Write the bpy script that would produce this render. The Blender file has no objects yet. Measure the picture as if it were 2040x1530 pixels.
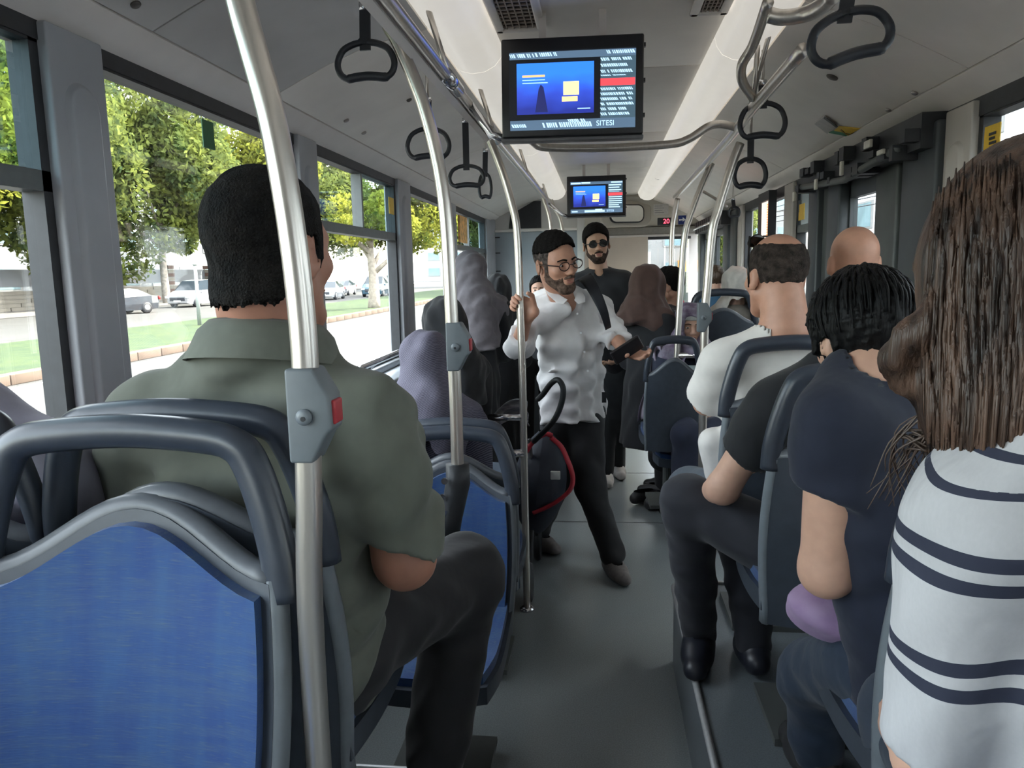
import bpy, bmesh, math, random
import numpy as np
from mathutils import Vector, Matrix
random.seed(7)
SC = bpy.context.scene
COL = SC.collection
# ------------------------------------------------------------------ camera, light, exposure
F = 1530.0; CX, CY = 1020.0, 765.0; EYE = 1.55
PSI, TH, ROLL = 0.11586647801590287, 0.14543331396844703, 0.022
def _basis():
    fwd = np.array([-math.sin(PSI)*math.cos(TH), math.cos(PSI)*math.cos(TH), -math.sin(TH)])
    right = np.array([math.cos(PSI), math.sin(PSI), 0]); up = np.cross(right, fwd)
    c, s = math.cos(-ROLL), math.sin(-ROLL)
    return np.array([c*right+s*up, -s*right+c*up, fwd])
RB = _basis()
cam_data = bpy.data.cameras.new('camera'); cam = bpy.data.objects.new('camera', cam_data); COL.objects.link(cam)
cam_data.sensor_width = 36.0; cam_data.lens = F/2040.0*36.0; cam_data.clip_start = 0.02; cam_data.clip_end = 600
m3 = Matrix(((RB[0][0], RB[1][0], -RB[2][0]), (RB[0][1], RB[1][1], -RB[2][1]), (RB[0][2], RB[1][2], -RB[2][2])))
cam.matrix_world = Matrix.Translation((0, 0, EYE)) @ m3.to_4x4()
SC.camera = cam
world = bpy.data.worlds.new('sky'); SC.world = world; world.use_nodes = True
wn = world.node_tree.nodes; wl = world.node_tree.links
sky = wn.new('ShaderNodeTexSky'); sky.sky_type = 'NISHITA'; sky.sun_disc = False
sky.sun_elevation = math.radians(42); sky.sun_rotation = math.radians(65); sky.dust_density = 2.5; sky.altitude = 100
wmix = wn.new('ShaderNodeMixRGB'); wmix.inputs[0].default_value = 0.62; wmix.inputs[2].default_value = (3.6, 3.42, 3.18, 1)
wl.new(sky.outputs[0], wmix.inputs[1])
bg = wn['Background']; bg.inputs[1].default_value = 0.37
wl.new(wmix.outputs[0], bg.inputs[0])
sun_d = bpy.data.lights.new('sun', 'SUN'); sun_d.energy = 2.4; sun_d.angle = math.radians(0.6); sun_d.color = (1.0, 0.94, 0.82)
sun = bpy.data.objects.new('sun', sun_d); COL.objects.link(sun)
SUNV = Vector((0.55, 0.52, 0.65)).normalized()
sun.rotation_euler = SUNV.to_track_quat('Z', 'Y').to_euler()
vs = SC.view_settings; vs.view_transform = 'Standard'; vs.look = 'None'; vs.gamma = 1.0; vs.use_curve_mapping = False
vs.exposure = 3.15
cy = SC.cycles; cy.use_adaptive_sampling = True; cy.adaptive_threshold = 0.03; cy.max_bounces = 8; cy.diffuse_bounces = 5; cy.glossy_bounces = 4; cy.transmission_bounces = 6; cy.transparent_max_bounces = 24
cy.use_denoising = True; cy.caustics_reflective = False; cy.caustics_refractive = False; cy.sample_clamp_indirect = 6.0

def ray(u, v): return RB.T @ np.array([(u-CX)/F, -(v-CY)/F, 1.0])
def at(u, v, X=None, Y=None, Z=None):
    d = ray(u, v)
    t = X/d[0] if X is not None else (Y/d[1] if Y is not None else (Z-EYE)/d[2])
    return Vector((d[0]*t, d[1]*t, EYE+d[2]*t))

# ------------------------------------------------------------------ materials
MATS = {}
def mat(name, col, rough=0.5, metal=0.0, var=0.06, scale=40.0, bump=0.0, bscale=None, spec=None, emit=None, estr=1.0, sss=0.0, stretch=(1, 1, 1), col2=None, coat=0.0, sheen=0.0):
    if name in MATS: return MATS[name]
    m = bpy.data.materials.new(name); m.use_nodes = True; nt = m.node_tree; N = nt.nodes; L = nt.links
    b = N['Principled BSDF']; b.inputs['Roughness'].default_value = rough; b.inputs['Metallic'].default_value = metal
    tc = N.new('ShaderNodeTexCoord'); mp = N.new('ShaderNodeMapping'); mp.inputs['Scale'].default_value = stretch
    L.new(tc.outputs['Object'], mp.inputs[0])
    nz = N.new('ShaderNodeTexNoise'); nz.inputs['Scale'].default_value = scale; nz.inputs['Detail'].default_value = 4
    L.new(mp.outputs[0], nz.inputs['Vector'])
    mx = N.new('ShaderNodeMixRGB')
    c = Vector(col[:3]); c2 = Vector(col2[:3]) if col2 else None
    mx.inputs[1].default_value = (*(c*(1-var)), 1); mx.inputs[2].default_value = (*(c2 if c2 else c*(1+var)), 1)
    if c2: mx.inputs[1].default_value = (*c, 1)
    rp = N.new('ShaderNodeMapRange'); rp.inputs[1].default_value = 0.35; rp.inputs[2].default_value = 0.65
    L.new(nz.outputs['Fac'], rp.inputs[0]); L.new(rp.outputs[0], mx.inputs[0]); L.new(mx.outputs[0], b.inputs['Base Color'])
    if bump:
        bn = N.new('ShaderNodeTexNoise'); bn.inputs['Scale'].default_value = bscale or scale; bn.inputs['Detail'].default_value = 3
        L.new(mp.outputs[0], bn.inputs['Vector'])
        bp = N.new('ShaderNodeBump'); bp.inputs['Strength'].default_value = bump; bp.inputs['Distance'].default_value = 0.02
        L.new(bn.outputs['Fac'], bp.inputs['Height']); L.new(bp.outputs[0], b.inputs['Normal'])
    if spec is not None: b.inputs['Specular IOR Level'].default_value = spec
    if sss: b.inputs['Subsurface Weight'].default_value = sss; b.inputs['Subsurface Radius'].default_value = (0.02, 0.008, 0.005)
    if coat: b.inputs['Coat Weight'].default_value = coat
    if sheen: b.inputs['Sheen Weight'].default_value = sheen
    if emit: b.inputs['Emission Color'].default_value = (*emit, 1); b.inputs['Emission Strength'].default_value = estr
    MATS[name] = m; return m
def glass(name, tint, refl=0.07, rough=0.0):
    if name in MATS: return MATS[name]
    m = bpy.data.materials.new(name); m.use_nodes = True; nt = m.node_tree; N = nt.nodes; L = nt.links
    N.remove(N['Principled BSDF']); out = N['Material Output']
    t = N.new('ShaderNodeBsdfTransparent'); t.inputs[0].default_value = (*tint, 1)
    g = N.new('ShaderNodeBsdfGlossy'); g.inputs['Roughness'].default_value = rough
    nz = N.new('ShaderNodeTexNoise'); nz.inputs['Scale'].default_value = 2.0
    mr = N.new('ShaderNodeMapRange'); mr.inputs[3].default_value = refl*0.8; mr.inputs[4].default_value = refl*1.2
    L.new(nz.outputs['Fac'], mr.inputs[0])
    mx = N.new('ShaderNodeMixShader'); L.new(mr.outputs[0], mx.inputs[0]); L.new(t.outputs[0], mx.inputs[1]); L.new(g.outputs[0], mx.inputs[2])
    L.new(mx.outputs[0], out.inputs[0]); MATS[name] = m; return m

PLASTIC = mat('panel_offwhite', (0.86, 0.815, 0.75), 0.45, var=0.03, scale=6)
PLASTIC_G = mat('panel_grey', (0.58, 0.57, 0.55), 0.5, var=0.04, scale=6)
PILLAR = mat('pillar_grey', (0.33, 0.345, 0.37), 0.5, var=0.05, scale=5)
TRIMW = mat('trim_light', (0.76, 0.72, 0.68), 0.4, var=0.03, scale=8)
BLACKR = mat('rubber_black', (0.018, 0.02, 0.024), 0.55, var=0.15, scale=30)
DARKM = mat('door_dark', (0.045, 0.052, 0.058), 0.45, var=0.1, scale=12)
DARKM2 = mat('door_post', (0.075, 0.082, 0.08), 0.5, var=0.1, scale=12)
STEEL = mat('brushed_steel', (0.62, 0.58, 0.53), 0.28, 0.85, var=0.06, scale=80, stretch=(1, 1, 0.05))
CHROME = mat('polished_steel', (0.7, 0.7, 0.72), 0.18, 0.95, var=0.03, scale=50)
GREYBOX = mat('box_grey', (0.145, 0.165, 0.18), 0.5, var=0.05, scale=25)
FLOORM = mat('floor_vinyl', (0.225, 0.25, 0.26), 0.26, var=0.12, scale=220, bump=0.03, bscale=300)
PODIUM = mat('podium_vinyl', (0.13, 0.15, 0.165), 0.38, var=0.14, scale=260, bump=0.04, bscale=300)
GLASS = glass('window_glass', (0.93, 0.96, 0.95))
GLASS_T = glass('window_glass_tinted', (0.62, 0.74, 0.76), 0.10)
SHELL = mat('seat_shell', (0.048, 0.058, 0.075), 0.42, var=0.08, scale=30, bump=0.02, bscale=400)
SHELL_L = mat('seat_edge', (0.16, 0.18, 0.20), 0.4, var=0.06, scale=30)
FABRIC = None
LETTER_B = mat('black_ink', (0.02, 0.02, 0.02), 0.6)

# ------------------------------------------------------------------ mesh helpers
class MB:
    def __init__(s): s.v = []; s.f = []; s.m = []; s.mi = 0
    def add(s, vs, fs):
        o = len(s.v); s.v += [tuple(p) for p in vs]; s.f += [tuple(i+o for i in f) for f in fs]; s.m += [s.mi]*len(fs); return s
    def box(s, a, b, M=None):
        (x0, y0, z0), (x1, y1, z1) = a, b
        vs = [Vector(p) for p in ((x0,y0,z0),(x1,y0,z0),(x1,y1,z0),(x0,y1,z0),(x0,y0,z1),(x1,y0,z1),(x1,y1,z1),(x0,y1,z1))]
        if M is not None: vs = [M @ p for p in vs]
        return s.add(vs, [(0,3,2,1),(4,5,6,7),(0,1,5,4),(1,2,6,5),(2,3,7,6),(3,0,4,7)])
    def tube(s, pts, r, n=10, cap=True, flat=1.0, up=None):
        pts = [Vector(p) for p in pts]; k = len(pts)
        rs = r if isinstance(r, (list, tuple)) else [r]*k
        T = []
        for i in range(k):
            d = pts[min(i+1, k-1)]-pts[max(i-1, 0)]; T.append(d.normalized() if d.length > 1e-9 else Vector((0, 0, 1)))
        u = up or (Vector((0, 0, 1)) if abs(T[0].z) < 0.9 else Vector((1, 0, 0)))
        u = Vector(u); vs = []
        for i in range(k):
            u = (u-T[i]*u.dot(T[i])); u = u.normalized() if u.length > 1e-6 else T[i].orthogonal().normalized()
            w = T[i].cross(u)
            for j in range(n):
                a = 2*math.pi*j/n; vs.append(pts[i]+(u*math.cos(a)*flat+w*math.sin(a))*rs[i])
        fs = [(i*n+j, i*n+(j+1) % n, (i+1)*n+(j+1) % n, (i+1)*n+j) for i in range(k-1) for j in range(n)]
        if cap: fs += [tuple(reversed(range(n))), tuple(range((k-1)*n, k*n))]
        return s.add(vs, fs)
    def prism(s, poly, h0, h1, M=None):   # poly in local xz plane, extruded along y
        n = len(poly); vs = [Vector((x, h0, z)) for x, z in poly]+[Vector((x, h1, z)) for x, z in poly]
        if M is not None: vs = [M @ p for p in vs]
        return s.add(vs, [tuple(range(n)), tuple(reversed(range(n, 2*n)))]+[(i, n+i, n+(i+1) % n, (i+1) % n) for i in range(n)])
    def grid(s, fn, nu, nv):
        vs = [fn(i/nu, j/nv) for j in range(nv+1) for i in range(nu+1)]
        w = nu+1
        return s.add(vs, [(j*w+i, j*w+i+1, (j+1)*w+i+1, (j+1)*w+i) for j in range(nv) for i in range(nu)])
    def slab(s, fn, nu, nv, th):          # closed sheet of thickness th (vector or fn)
        top = [Vector(fn(i/nu, j/nv)) for j in range(nv+1) for i in range(nu+1)]
        bot = [p+Vector(th) for p in top]; w = nu+1; n = len(top)
        fs = []
        for j in range(nv):
            for i in range(nu):
                q = (j*w+i, j*w+i+1, (j+1)*w+i+1, (j+1)*w+i); fs.append(q); fs.append(tuple(n+k for k in reversed(q)))
        rim = [i for i in range(w)]+[j*w+nu for j in range(1, nv+1)]+[nv*w+i for i in range(nu-1, -1, -1)]+[j*w for j in range(nv-1, 0, -1)]
        for a, b in zip(rim, rim[1:]+rim[:1]): fs.append((b, a, n+a, n+b))
        return s.add(top+bot, fs)
    def lathe(s, prof, n=20, M=None):     # prof: (r,z)
        vs = [Vector((r*math.cos(2*math.pi*j/n), r*math.sin(2*math.pi*j/n), z)) for r, z in prof for j in range(n)]
        if M is not None: vs = [M @ p for p in vs]
        k = len(prof)
        return s.add(vs, [(i*n+j, i*n+(j+1) % n, (i+1)*n+(j+1) % n, (i+1)*n+j) for i in range(k-1) for j in range(n)]+[tuple(reversed(range(n))), tuple(range((k-1)*n, k*n))])
    def build(s, name, mats, parent=None, smooth=False, bevel=0.0, auto=None):
        me = bpy.data.meshes.new(name); me.from_pydata(s.v, [], s.f)
        for m in (mats if isinstance(mats, (list, tuple)) else [mats]): me.materials.append(m)
        if any(s.m): me.polygons.foreach_set('material_index', s.m)
        bm = bmesh.new(); bm.from_mesh(me); bmesh.ops.recalc_face_normals(bm, faces=bm.faces)
        bm.to_mesh(me); bm.free()
        if smooth: me.polygons.foreach_set('use_smooth', [True]*len(me.polygons))
        o = bpy.data.objects.new(name, me); COL.objects.link(o); o.parent = parent
        if bevel:
            b = o.modifiers.new('bevel', 'BEVEL'); b.width = bevel; b.segments = 3; b.limit_method = 'ANGLE'
            me.polygons.foreach_set('use_smooth', [True]*len(me.polygons))
        if smooth and auto is not None:
            try: me.set_sharp_from_angle(angle=math.radians(auto))
            except Exception: pass
        return o
def B(a, b, M=None): return MB().box(a, b, M)
def tag(o, label=None, cat=None, group=None, kind=None):
    if label: o['label'] = label
    if cat: o['category'] = cat
    if group: o['group'] = group
    if kind: o['kind'] = kind
    return o
def empty(name, loc=(0, 0, 0), rz=0.0, label=None, cat=None, group=None, kind=None):
    o = bpy.data.objects.new(name, None); COL.objects.link(o); o.location = loc; o.rotation_euler = (0, 0, rz); o.empty_display_size = 0.1
    return tag(o, label, cat, group, kind)
def copy_tree(o, parent=None):
    c = o.copy(); COL.objects.link(c); c.parent = parent
    for ch in list(o.children): copy_tree(ch, c)
    return c
def smooth_path(pts, n=8):
    pts = [Vector(p) for p in pts]; out = []
    P = [pts[0]*2-pts[1]]+pts+[pts[-1]*2-pts[-2]]
    for i in range(1, len(P)-2):
        p0, p1, p2, p3 = P[i-1:i+3]
        for k in range(n):
            t = k/n
            out.append(0.5*((2*p1)+(p2-p0)*t+(2*p0-5*p1+4*p2-p3)*t*t+(3*p1-p0-3*p2+p3)*t*t*t))
    out.append(pts[-1]); return out
def text(name, body, size, M, m, parent=None, ext=0.0006, align='CENTER'):
    cu = bpy.data.curves.new(name, 'FONT'); cu.body = body; cu.size = size; cu.extrude = ext; cu.align_x = align; cu.align_y = 'CENTER'
    t = bpy.data.objects.new(name+'_tmp', cu); COL.objects.link(t)
    bpy.context.view_layer.update()
    me = bpy.data.meshes.new_from_object(t.evaluated_get(bpy.context.evaluated_depsgraph_get()))
    bpy.data.objects.remove(t); me.materials.clear(); me.materials.append(m)
    o = bpy.data.objects.new(name, me); COL.objects.link(o); o.matrix_world = M
    if parent: o.parent = parent
    return o
def frame(o, x, z):   # matrix with local X along x, local Z along z (text: X right, Y up, Z toward viewer)
    x = Vector(x).normalized(); z = Vector(z).normalized(); y = z.cross(x)
    return Matrix(((x[0], y[0], z[0], o[0]), (x[1], y[1], z[1], o[1]), (x[2], y[2], z[2], o[2]), (0, 0, 0, 1)))
# ------------------------------------------------------------------ bus shell
WL, WR = -1.2, 1.2
Y0, Y1 = -1.8, 10.6
ST = 'structure'
fl = B((-1.26, Y0, -0.06), (1.26, Y1, 0.0)).build('floor', FLOORM); tag(fl, kind=ST)
for i, yy in enumerate((4.62, 5.8, 7.0)):
    B((-0.9, yy-0.004, 0.0005), (0.9, yy+0.004, 0.0012)).build('floor_seam', DARKM, fl)
# raised podiums
def podium(x0, x1, y0, y1, h, r, name):
    lo, hi = (x0, x1)
    c = []
    aisle = x1 if x0 < 0 else x0
    sgn = 1 if x0 < 0 else -1
    for k in range(9):
        a = math.pi/2*k/8; c.append((aisle-sgn*r+sgn*r*math.sin(a), y1-r+r*math.cos(a)))
    poly = [((x0 if x0 < 0 else x1), y1)]+c+[(aisle, y0), ((x0 if x0 < 0 else x1), y0)]
    n = len(poly); mb = MB(); vs = [(x, y, 0) for x, y in poly]+[(x, y, h) for x, y in poly]
    mb.add(vs, [tuple(range(n)), tuple(range(n, 2*n))]+[(i, n+i, n+(i+1) % n, (i+1) % n) for i in range(n)])
    o = mb.build(name, PODIUM); tag(o, kind=ST)
    path = [(x, y, h+0.002) for x, y in poly[:n-1]]
    MB().tube(path, 0.011, 6).build('edge_trim', mat('podium_trim', (0.42, 0.43, 0.44), 0.4, 0.3), o, smooth=True)
    return o
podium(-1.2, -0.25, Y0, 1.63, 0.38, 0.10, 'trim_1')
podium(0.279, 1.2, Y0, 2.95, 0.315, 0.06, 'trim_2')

# ---- left wall
def wall(x, name):
    s = -1 if x < 0 else 1
    mb = MB()
    mb.box((min(x, x+s*0.06), Y0, -0.35), (max(x, x+s*0.06), Y1, 1.04))
    o = mb.build(name, PLASTIC_G); tag(o, kind=ST); return o
wl_ = wall(WL, 'wall_left')
B((-1.225, Y0, 1.03), (-1.15, 8.2, 1.065)).build('window_sill', mat('sill_grey', (0.30, 0.33, 0.36), 0.4), wl_, bevel=0.008)
B((-1.255, Y0, 2.06), (-1.185, 9.6, 2.11)).build('top_rail', BLACKR, wl_)
B((-1.30, Y0, 2.08), (-1.205, Y1, 2.47)).build('roof_side', PLASTIC_G, wl_)
def pillar(y0, y1, x, m, parent, z0=1.0, z1=2.10):
    s = -1 if x < 0 else 1
    xa, xb = x+s*0.055, x-s*0.035
    mb = MB().box((min(xa, xb), y0, z0), (max(xa, xb), y1, z1))
    # moulded inner cover with rounded top
    c = (y0+y1)/2; w = (y1-y0)*0.30
    pts = [(c-w, z0), (c+w, z0)]+[(c+w*math.cos(a), z1-0.16+w*0.9*math.sin(a)) for a in [math.pi*k/8 for k in range(9)]]
    n = len(pts); xi = x-s*0.048
    vs = [(xb, y, z) for y, z in pts]+[(xi, c+(y-c)*0.8, z if k < 2 else z-0.01) for k, (y, z) in enumerate(pts)]
    mb.add(vs, [tuple(range(n, 2*n))]+[(i, n+i, n+(i+1) % n, (i+1) % n) for i in range(n)])
    return mb.build('pillar', m, parent, bevel=0.006)
for a, b in ((1.60, 1.79), (2.99, 3.19), (4.50, 4.79), (6.12, 6.32), (8.06, 9.5)):
    pillar(a, b, WL, PILLAR, wl_)
def window(idx, x, y0, y1, transom, side_glass=GLASS, z0=1.06, z1=2.07, split=None):
    s = -1 if x < 0 else 1
    w = empty('window_%d' % idx, (x, (y0+y1)/2, z0), kind=ST)
    w.matrix_world.identity()
    ox, oy, oz = w.location
    def bx(a, b): return B((a[0]-ox, a[1]-oy, a[2]-oz), (b[0]-ox, b[1]-oy, b[2]-oz))
    xa, xb = sorted((x-s*0.012, x+s*0.04))
    t = 0.028
    mb = MB()
    for a, b in (((xa, y0, z0), (xb, y1, z0+t)), ((xa, y0, z1-t*0.6), (xb, y1, z1)), ((xa, y0, z0), (xb, y0+t, z1)), ((xa, y1-t, z0), (xb, y1, z1))):
        mb.box((a[0]-ox, a[1]-oy, a[2]-oz), (b[0]-ox, b[1]-oy, b[2]-oz))
    mb.build('frame', BLACKR, w)
    gx = x+s*0.02
    if transom:
        zt = 1.765
        bx((xa-0.0, y0, zt-0.022), (xb, y1, zt+0.022)).build('transom', mat('transom_grey', (0.10, 0.115, 0.115), 0.45), w)
        bx((gx-0.003, y0+0.01, z0+0.01), (gx+0.003, y1-0.01, zt)).build('pane', side_glass, w)
        ys = split or (y0+y1)/2
        bx((gx-0.003, y0+0.01, zt), (gx+0.003, ys, z1-0.01)).build('pane', GLASS, w)
        bx((gx+0.008, ys-0.03, zt), (gx+0.014, y1-0.01, z1-0.01)).build('pane', GLASS_T, w)
        bx((xa, ys-0.035, zt+0.02), (xb, ys-0.01, z1-0.02)).build('slider_frame', mat('transom_grey', (0.1, 0.1, 0.1)), w)
        bx((xa-s*0.012, ys-0.03, 1.86), (xa+s*0.0, ys-0.005, 1.93)).build('latch', BLACKR, w)
    else:
        bx((gx-0.003, y0+0.01, z0+0.01), (gx+0.003, y1-0.01, z1-0.01)).build('pane', side_glass, w)
    return w
window(1, WL, -1.6, 0.2, True, split=-0.5)
window(2, WL, 0.24, 1.60, True, split=0.9)
window(3, WL, 1.79, 2.99, False)
window(4, WL, 3.19, 4.50, True, split=3.88)
window(5, WL, 4.79, 6.12, False)
window(6, WL, 6.32, 8.06, True, split=7.1)
def sticker(name, x, p0, p1, m, label, cat='sticker'):
    a = at(*p0, X=x); b = at(*p1, X=x)
    o = B((x-0.0015, min(a.y, b.y), min(a.z, b.z)), (x+0.0015, max(a.y, b.y), max(a.z, b.z))).build(name, m)
    return tag(o, label, cat)
GREEN = mat('sticker_green', (0.02, 0.13, 0.045), 0.5, var=0.08, scale=60)
YEL = mat('sticker_yellow', (0.72, 0.46, 0.03), 0.5, var=0.05, scale=60)
sticker('window_sticker', -1.176, (401, 236), (428, 300), GREEN, 'dark green rectangular sticker on the big left window')
sticker('window_sticker', -1.176, (774, 392), (785, 428), YEL, 'small yellow sticker on the sliding pane of left window')
# amber sign strip seen through far left window
o = B((-1.16, 6.36, 1.80), (-1.145, 6.72, 2.02)).build('route_sign', mat('amber_sign', (0.75, 0.42, 0.12), 0.5, var=0.4, scale=25))
tag(o, 'orange and cream paper notice on far left window', 'notice')
# wall handrail along left sill
hr = empty('wall_rail', (-1.11, 4.4, 1.1), label='pale steel rail running along the left window sill', cat='handrail')
MB().tube([(0.0-0.0, -1.05, -0.10), (0, -1.02, -0.02), (0, -0.95, 0.02), (0, 0.9, 0.02), (0, 1.5, 0.02), (0, 1.58, -0.02)], 0.016, 10).build('tube', CHROME, hr, smooth=True)
for y in (-0.6, 0.5, 1.3): MB().tube([(0, y, 0.02), (-0.06, y, -0.02)], 0.009, 8).build('bracket', CHROME, hr, smooth=True)
B((-1.19, 3.3, 0.98), (-1.02, 6.0, 1.03)).build('ledge', mat('ledge_pale', (0.45, 0.5, 0.55), 0.35), wl_, bevel=0.01)

# ---- right wall
wr_ = wall(WR, 'wall_right')
B((1.15, Y0, 1.03), (1.225, 2.66, 1.065)).build('window_sill', mat('sill_grey', (0.3, 0.3, 0.3)), wr_, bevel=0.008)
B((1.185, Y0, 2.0), (1.255, Y1, 2.06)).build('top_rail', BLACKR, wr_)
B((1.205, Y0, 2.03), (1.30, Y1, 2.47)).build('roof_side', PLASTIC_G, wr_)
PILB = mat('pillar_beige', (0.44, 0.41, 0.38), 0.5, var=0.04, scale=6)
for a, b in ((2.66, 2.85), (4.93, 5.16), (6.62, 6.8)): pillar(a, b, WR, PILB, wr_, z1=2.05)
pillar(-0.2, -0.02, WR, PILB, wr_, z1=2.05)
window(7, WR, -1.6, -0.2, False, z1=2.01)
window(8, WR, -0.02, 2.66, False, z1=2.01)
window(9, WR, 4.48, 4.93, True, z1=2.01, split=4.85)
window(10, WR, 5.16, 6.62, False, z1=2.01)
# folding doors
def door(idx, y0, y1, segs):
    d = empty('door_%d' % idx, (WR, y0, 0), kind=ST)
    L = y1-y0
    for (a, b, kind) in segs:
        if kind == 'g':
            mb = MB(); t = 0.018
            mb.box((-0.01, a-y0, 0.05), (0.025, b-y0, 0.14)); mb.box((-0.01, a-y0, 1.86), (0.025, b-y0, 1.95))
            mb.box((-0.01, a-y0, 0.05), (0.025, a-y0+t, 1.95)); mb.box((-0.01, b-y0-t, 0.05), (0.025, b-y0, 1.95))
            mb.build('leaf_frame', DARKM, d)
            B((0.004, a-y0+t, 0.14), (0.010, b-y0-t, 1.86)).build('pane', GLASS, d)
        else:
            B((-0.03-(0.03 if kind == 'D' else 0), a-y0, 0.02), (0.03, b-y0, 2.03)).build('door_panel' if kind == 'D' else 'door_post', DARKM if kind == 'D' else DARKM2, d, bevel=0.012)
    return d
d1 = door(1, 2.85, 4.48, [(2.85, 3.15, 'D'), (3.15, 3.28, 'g'), (3.28, 3.52, 'p'), (3.52, 3.93, 'g'), (3.93, 4.12, 'D'), (4.12, 4.30, 'p'), (4.30, 4.48, 'D')])
d2 = door(2, 6.8, 9.3, [(6.8, 7.05, 'D'), (7.05, 7.2, 'g'), (7.2, 7.45, 'D'), (7.45, 8.2, 'g'), (8.2, 8.3, 'p'), (8.3, 9.1, 'g'), (9.1, 9.3, 'D')])
# cut the wall behind the doors: real openings
for o in (wr_,):
    me = o.data; bm = bmesh.new()
    for (a, b) in ((Y0, 2.85), (4.48, 6.8), (9.3, Y1)):
        bmesh.ops.create_cube(bm, size=1.0, matrix=Matrix.Translation((1.23, (a+b)/2, 0.345)) @ Matrix.Diagonal((0.06, b-a, 1.39, 1)))
    bm.to_mesh(me); bm.free()
# door mechanism above the middle door
mech = empty('door_mechanism', (1.12, 3.5, 1.96), label='exposed black door opening mechanism above the middle door', cat='mechanism')
mb = MB()
rnd = random.Random(3)
mb.box((-0.02, -0.62, -0.02), (0.07, 0.95, 0.10))
for k in range(16):
    y = -0.6+k*0.095+rnd.uniform(-0.02, 0.02); z = rnd.uniform(-0.05, 0.05)
    mb.box((-0.07, y, z), (0.02, y+rnd.uniform(0.03, 0.08), z+rnd.uniform(0.02, 0.06)))
mb.build('housing', BLACKR, mech)
MB().tube([(-0.05, -0.5, 0.0), (-0.055, 0.1, -0.045), (-0.05, 0.85, 0.0)], 0.016, 8).build('push_rod', DARKM2, mech, smooth=True)
for (y, z, dy, dz) in ((-0.30, 0.035, 0.07, 0.03), (-0.44, -0.01, 0.06, 0.018), (0.05, -0.03, 0.025, 0.06), (0.45, -0.05, 0.025, 0.05), (0.86, -0.07, 0.04, 0.05)):
    B((-0.085, y, z), (-0.072, y+dy, z+dz)).build('bracket', mat('bracket_pale', (0.6, 0.57, 0.5), 0.4), mech, bevel=0.003)
m2 = empty('door_mechanism', (1.12, 8.0, 1.97), label='black door opening mechanism above the front door', cat='mechanism')
mb = MB()
for k in range(12):
    y = -0.95+k*0.16; mb.box((-0.06, y, -0.05), (0.05, y+0.12, 0.07))
mb.build('housing', BLACKR, m2)
MB().tube([(-0.07, -0.9, 0), (-0.075, 0.9, 0)], 0.012, 8).build('push_rod', CHROME, m2, smooth=True)
sticker('window_sticker', 1.178, (1963, 254), (1990, 310), YEL, 'yellow sticker with small black printing on nearest right window')
for k in range(5):
    p = at(1977, 266+k*9, X=1.1755); B((1.1745, p.y-0.022+0.008*(k % 2), p.z-0.004), (1.176, p.y+0.02, p.z+0.004)).build('print_line', LETTER_B, bpy.data.objects['window_sticker.002'])
sticker('window_sticker', 1.178, (1592, 408), (1602, 437), YEL, 'narrow yellow sticker on the small window before the middle door')
# LED route display hung in right window
led = empty('led_display', (1.1, 5.32, 1.62), label='tall black frame LED display with orange letters by right window', cat='sign')
mb = MB(); mb.box((0, -0.02, 0), (0.05, 0.0, 0.42)); mb.box((0, 0.30, 0), (0.05, 0.32, 0.42)); mb.box((0, 0, 0), (0.05, 0.3, 0.03)); mb.box((0, 0, 0.36), (0.05, 0.3, 0.42))
mb.build('frame', BLACKR, led)
B((0.02, 0, 0.03), (0.03, 0.3, 0.36)).build('screen', mat('led_pale', (0.85, 0.75, 0.7), 0.5, emit=(1.0, 0.8, 0.72), estr=0.12), led)
ORG = mat('led_orange', (0.8, 0.2, 0.05), 0.5, emit=(1.0, 0.22, 0.05), estr=0.3)
for k in range(18): B((0.016, 0.02, 0.05+k*0.0165), (0.02, 0.11, 0.06+k*0.0165)).build('led_row', ORG, led)

# ---- ceiling and cove panels (separate panels with open joints)
ceil = B((-1.26, Y0, 2.43), (1.26, Y1, 2.50)).build('ceiling', PLASTIC); tag(ceil, kind=ST)
def run(profile, y0, y1, name, m, parent, th=(0, 0, 0.012), gap=0.003, ny=1):
    n = len(profile)-1
    def fn(u, v):
        k = min(int(u*n), n-1); t = u*n-k
        a, b = profile[k], profile[k+1]
        return (a[0]+(b[0]-a[0])*t, y0+gap+(y1-y0-2*gap)*v, a[1]+(b[1]-a[1])*t)
    return MB().slab(fn, n, ny, th).build(name, m, parent, smooth=True, auto=35)
LCOVE = [(-1.098, 2.158), (-1.0, 2.205), (-0.9, 2.25), (-0.78, 2.295), (-0.66, 2.325), (-0.56, 2.342)]
LTRIM = [(-1.2, 2.085), (-1.185, 2.10), (-1.15, 2.118), (-1.12, 2.14), (-1.104, 2.155)]
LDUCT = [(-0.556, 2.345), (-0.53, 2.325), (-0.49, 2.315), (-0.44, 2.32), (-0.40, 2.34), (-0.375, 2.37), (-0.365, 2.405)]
RCOVE = [(1.098, 2.122), (1.0, 2.175), (0.9, 2.225), (0.8, 2.27), (0.70, 2.31), (0.62, 2.338)]
RTRIM = [(1.2, 2.04), (1.185, 2.06), (1.15, 2.08), (1.12, 2.103), (1.104, 2.118)]
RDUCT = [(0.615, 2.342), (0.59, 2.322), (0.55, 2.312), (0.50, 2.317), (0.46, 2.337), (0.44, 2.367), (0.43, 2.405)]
ys = [Y0, 0.55, 1.9, 2.62, 4.9, 7.2, 9.3]
for a, b in zip(ys[:-1], ys[1:]):
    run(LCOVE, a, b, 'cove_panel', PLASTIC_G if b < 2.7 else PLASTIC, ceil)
ys2 = [Y0, 0.9, 2.55, 4.9, 7.2, 9.3]
for a, b in zip(ys2[:-1], ys2[1:]): run(RCOVE, a, b, 'cove_panel', PLASTIC, ceil)
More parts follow.
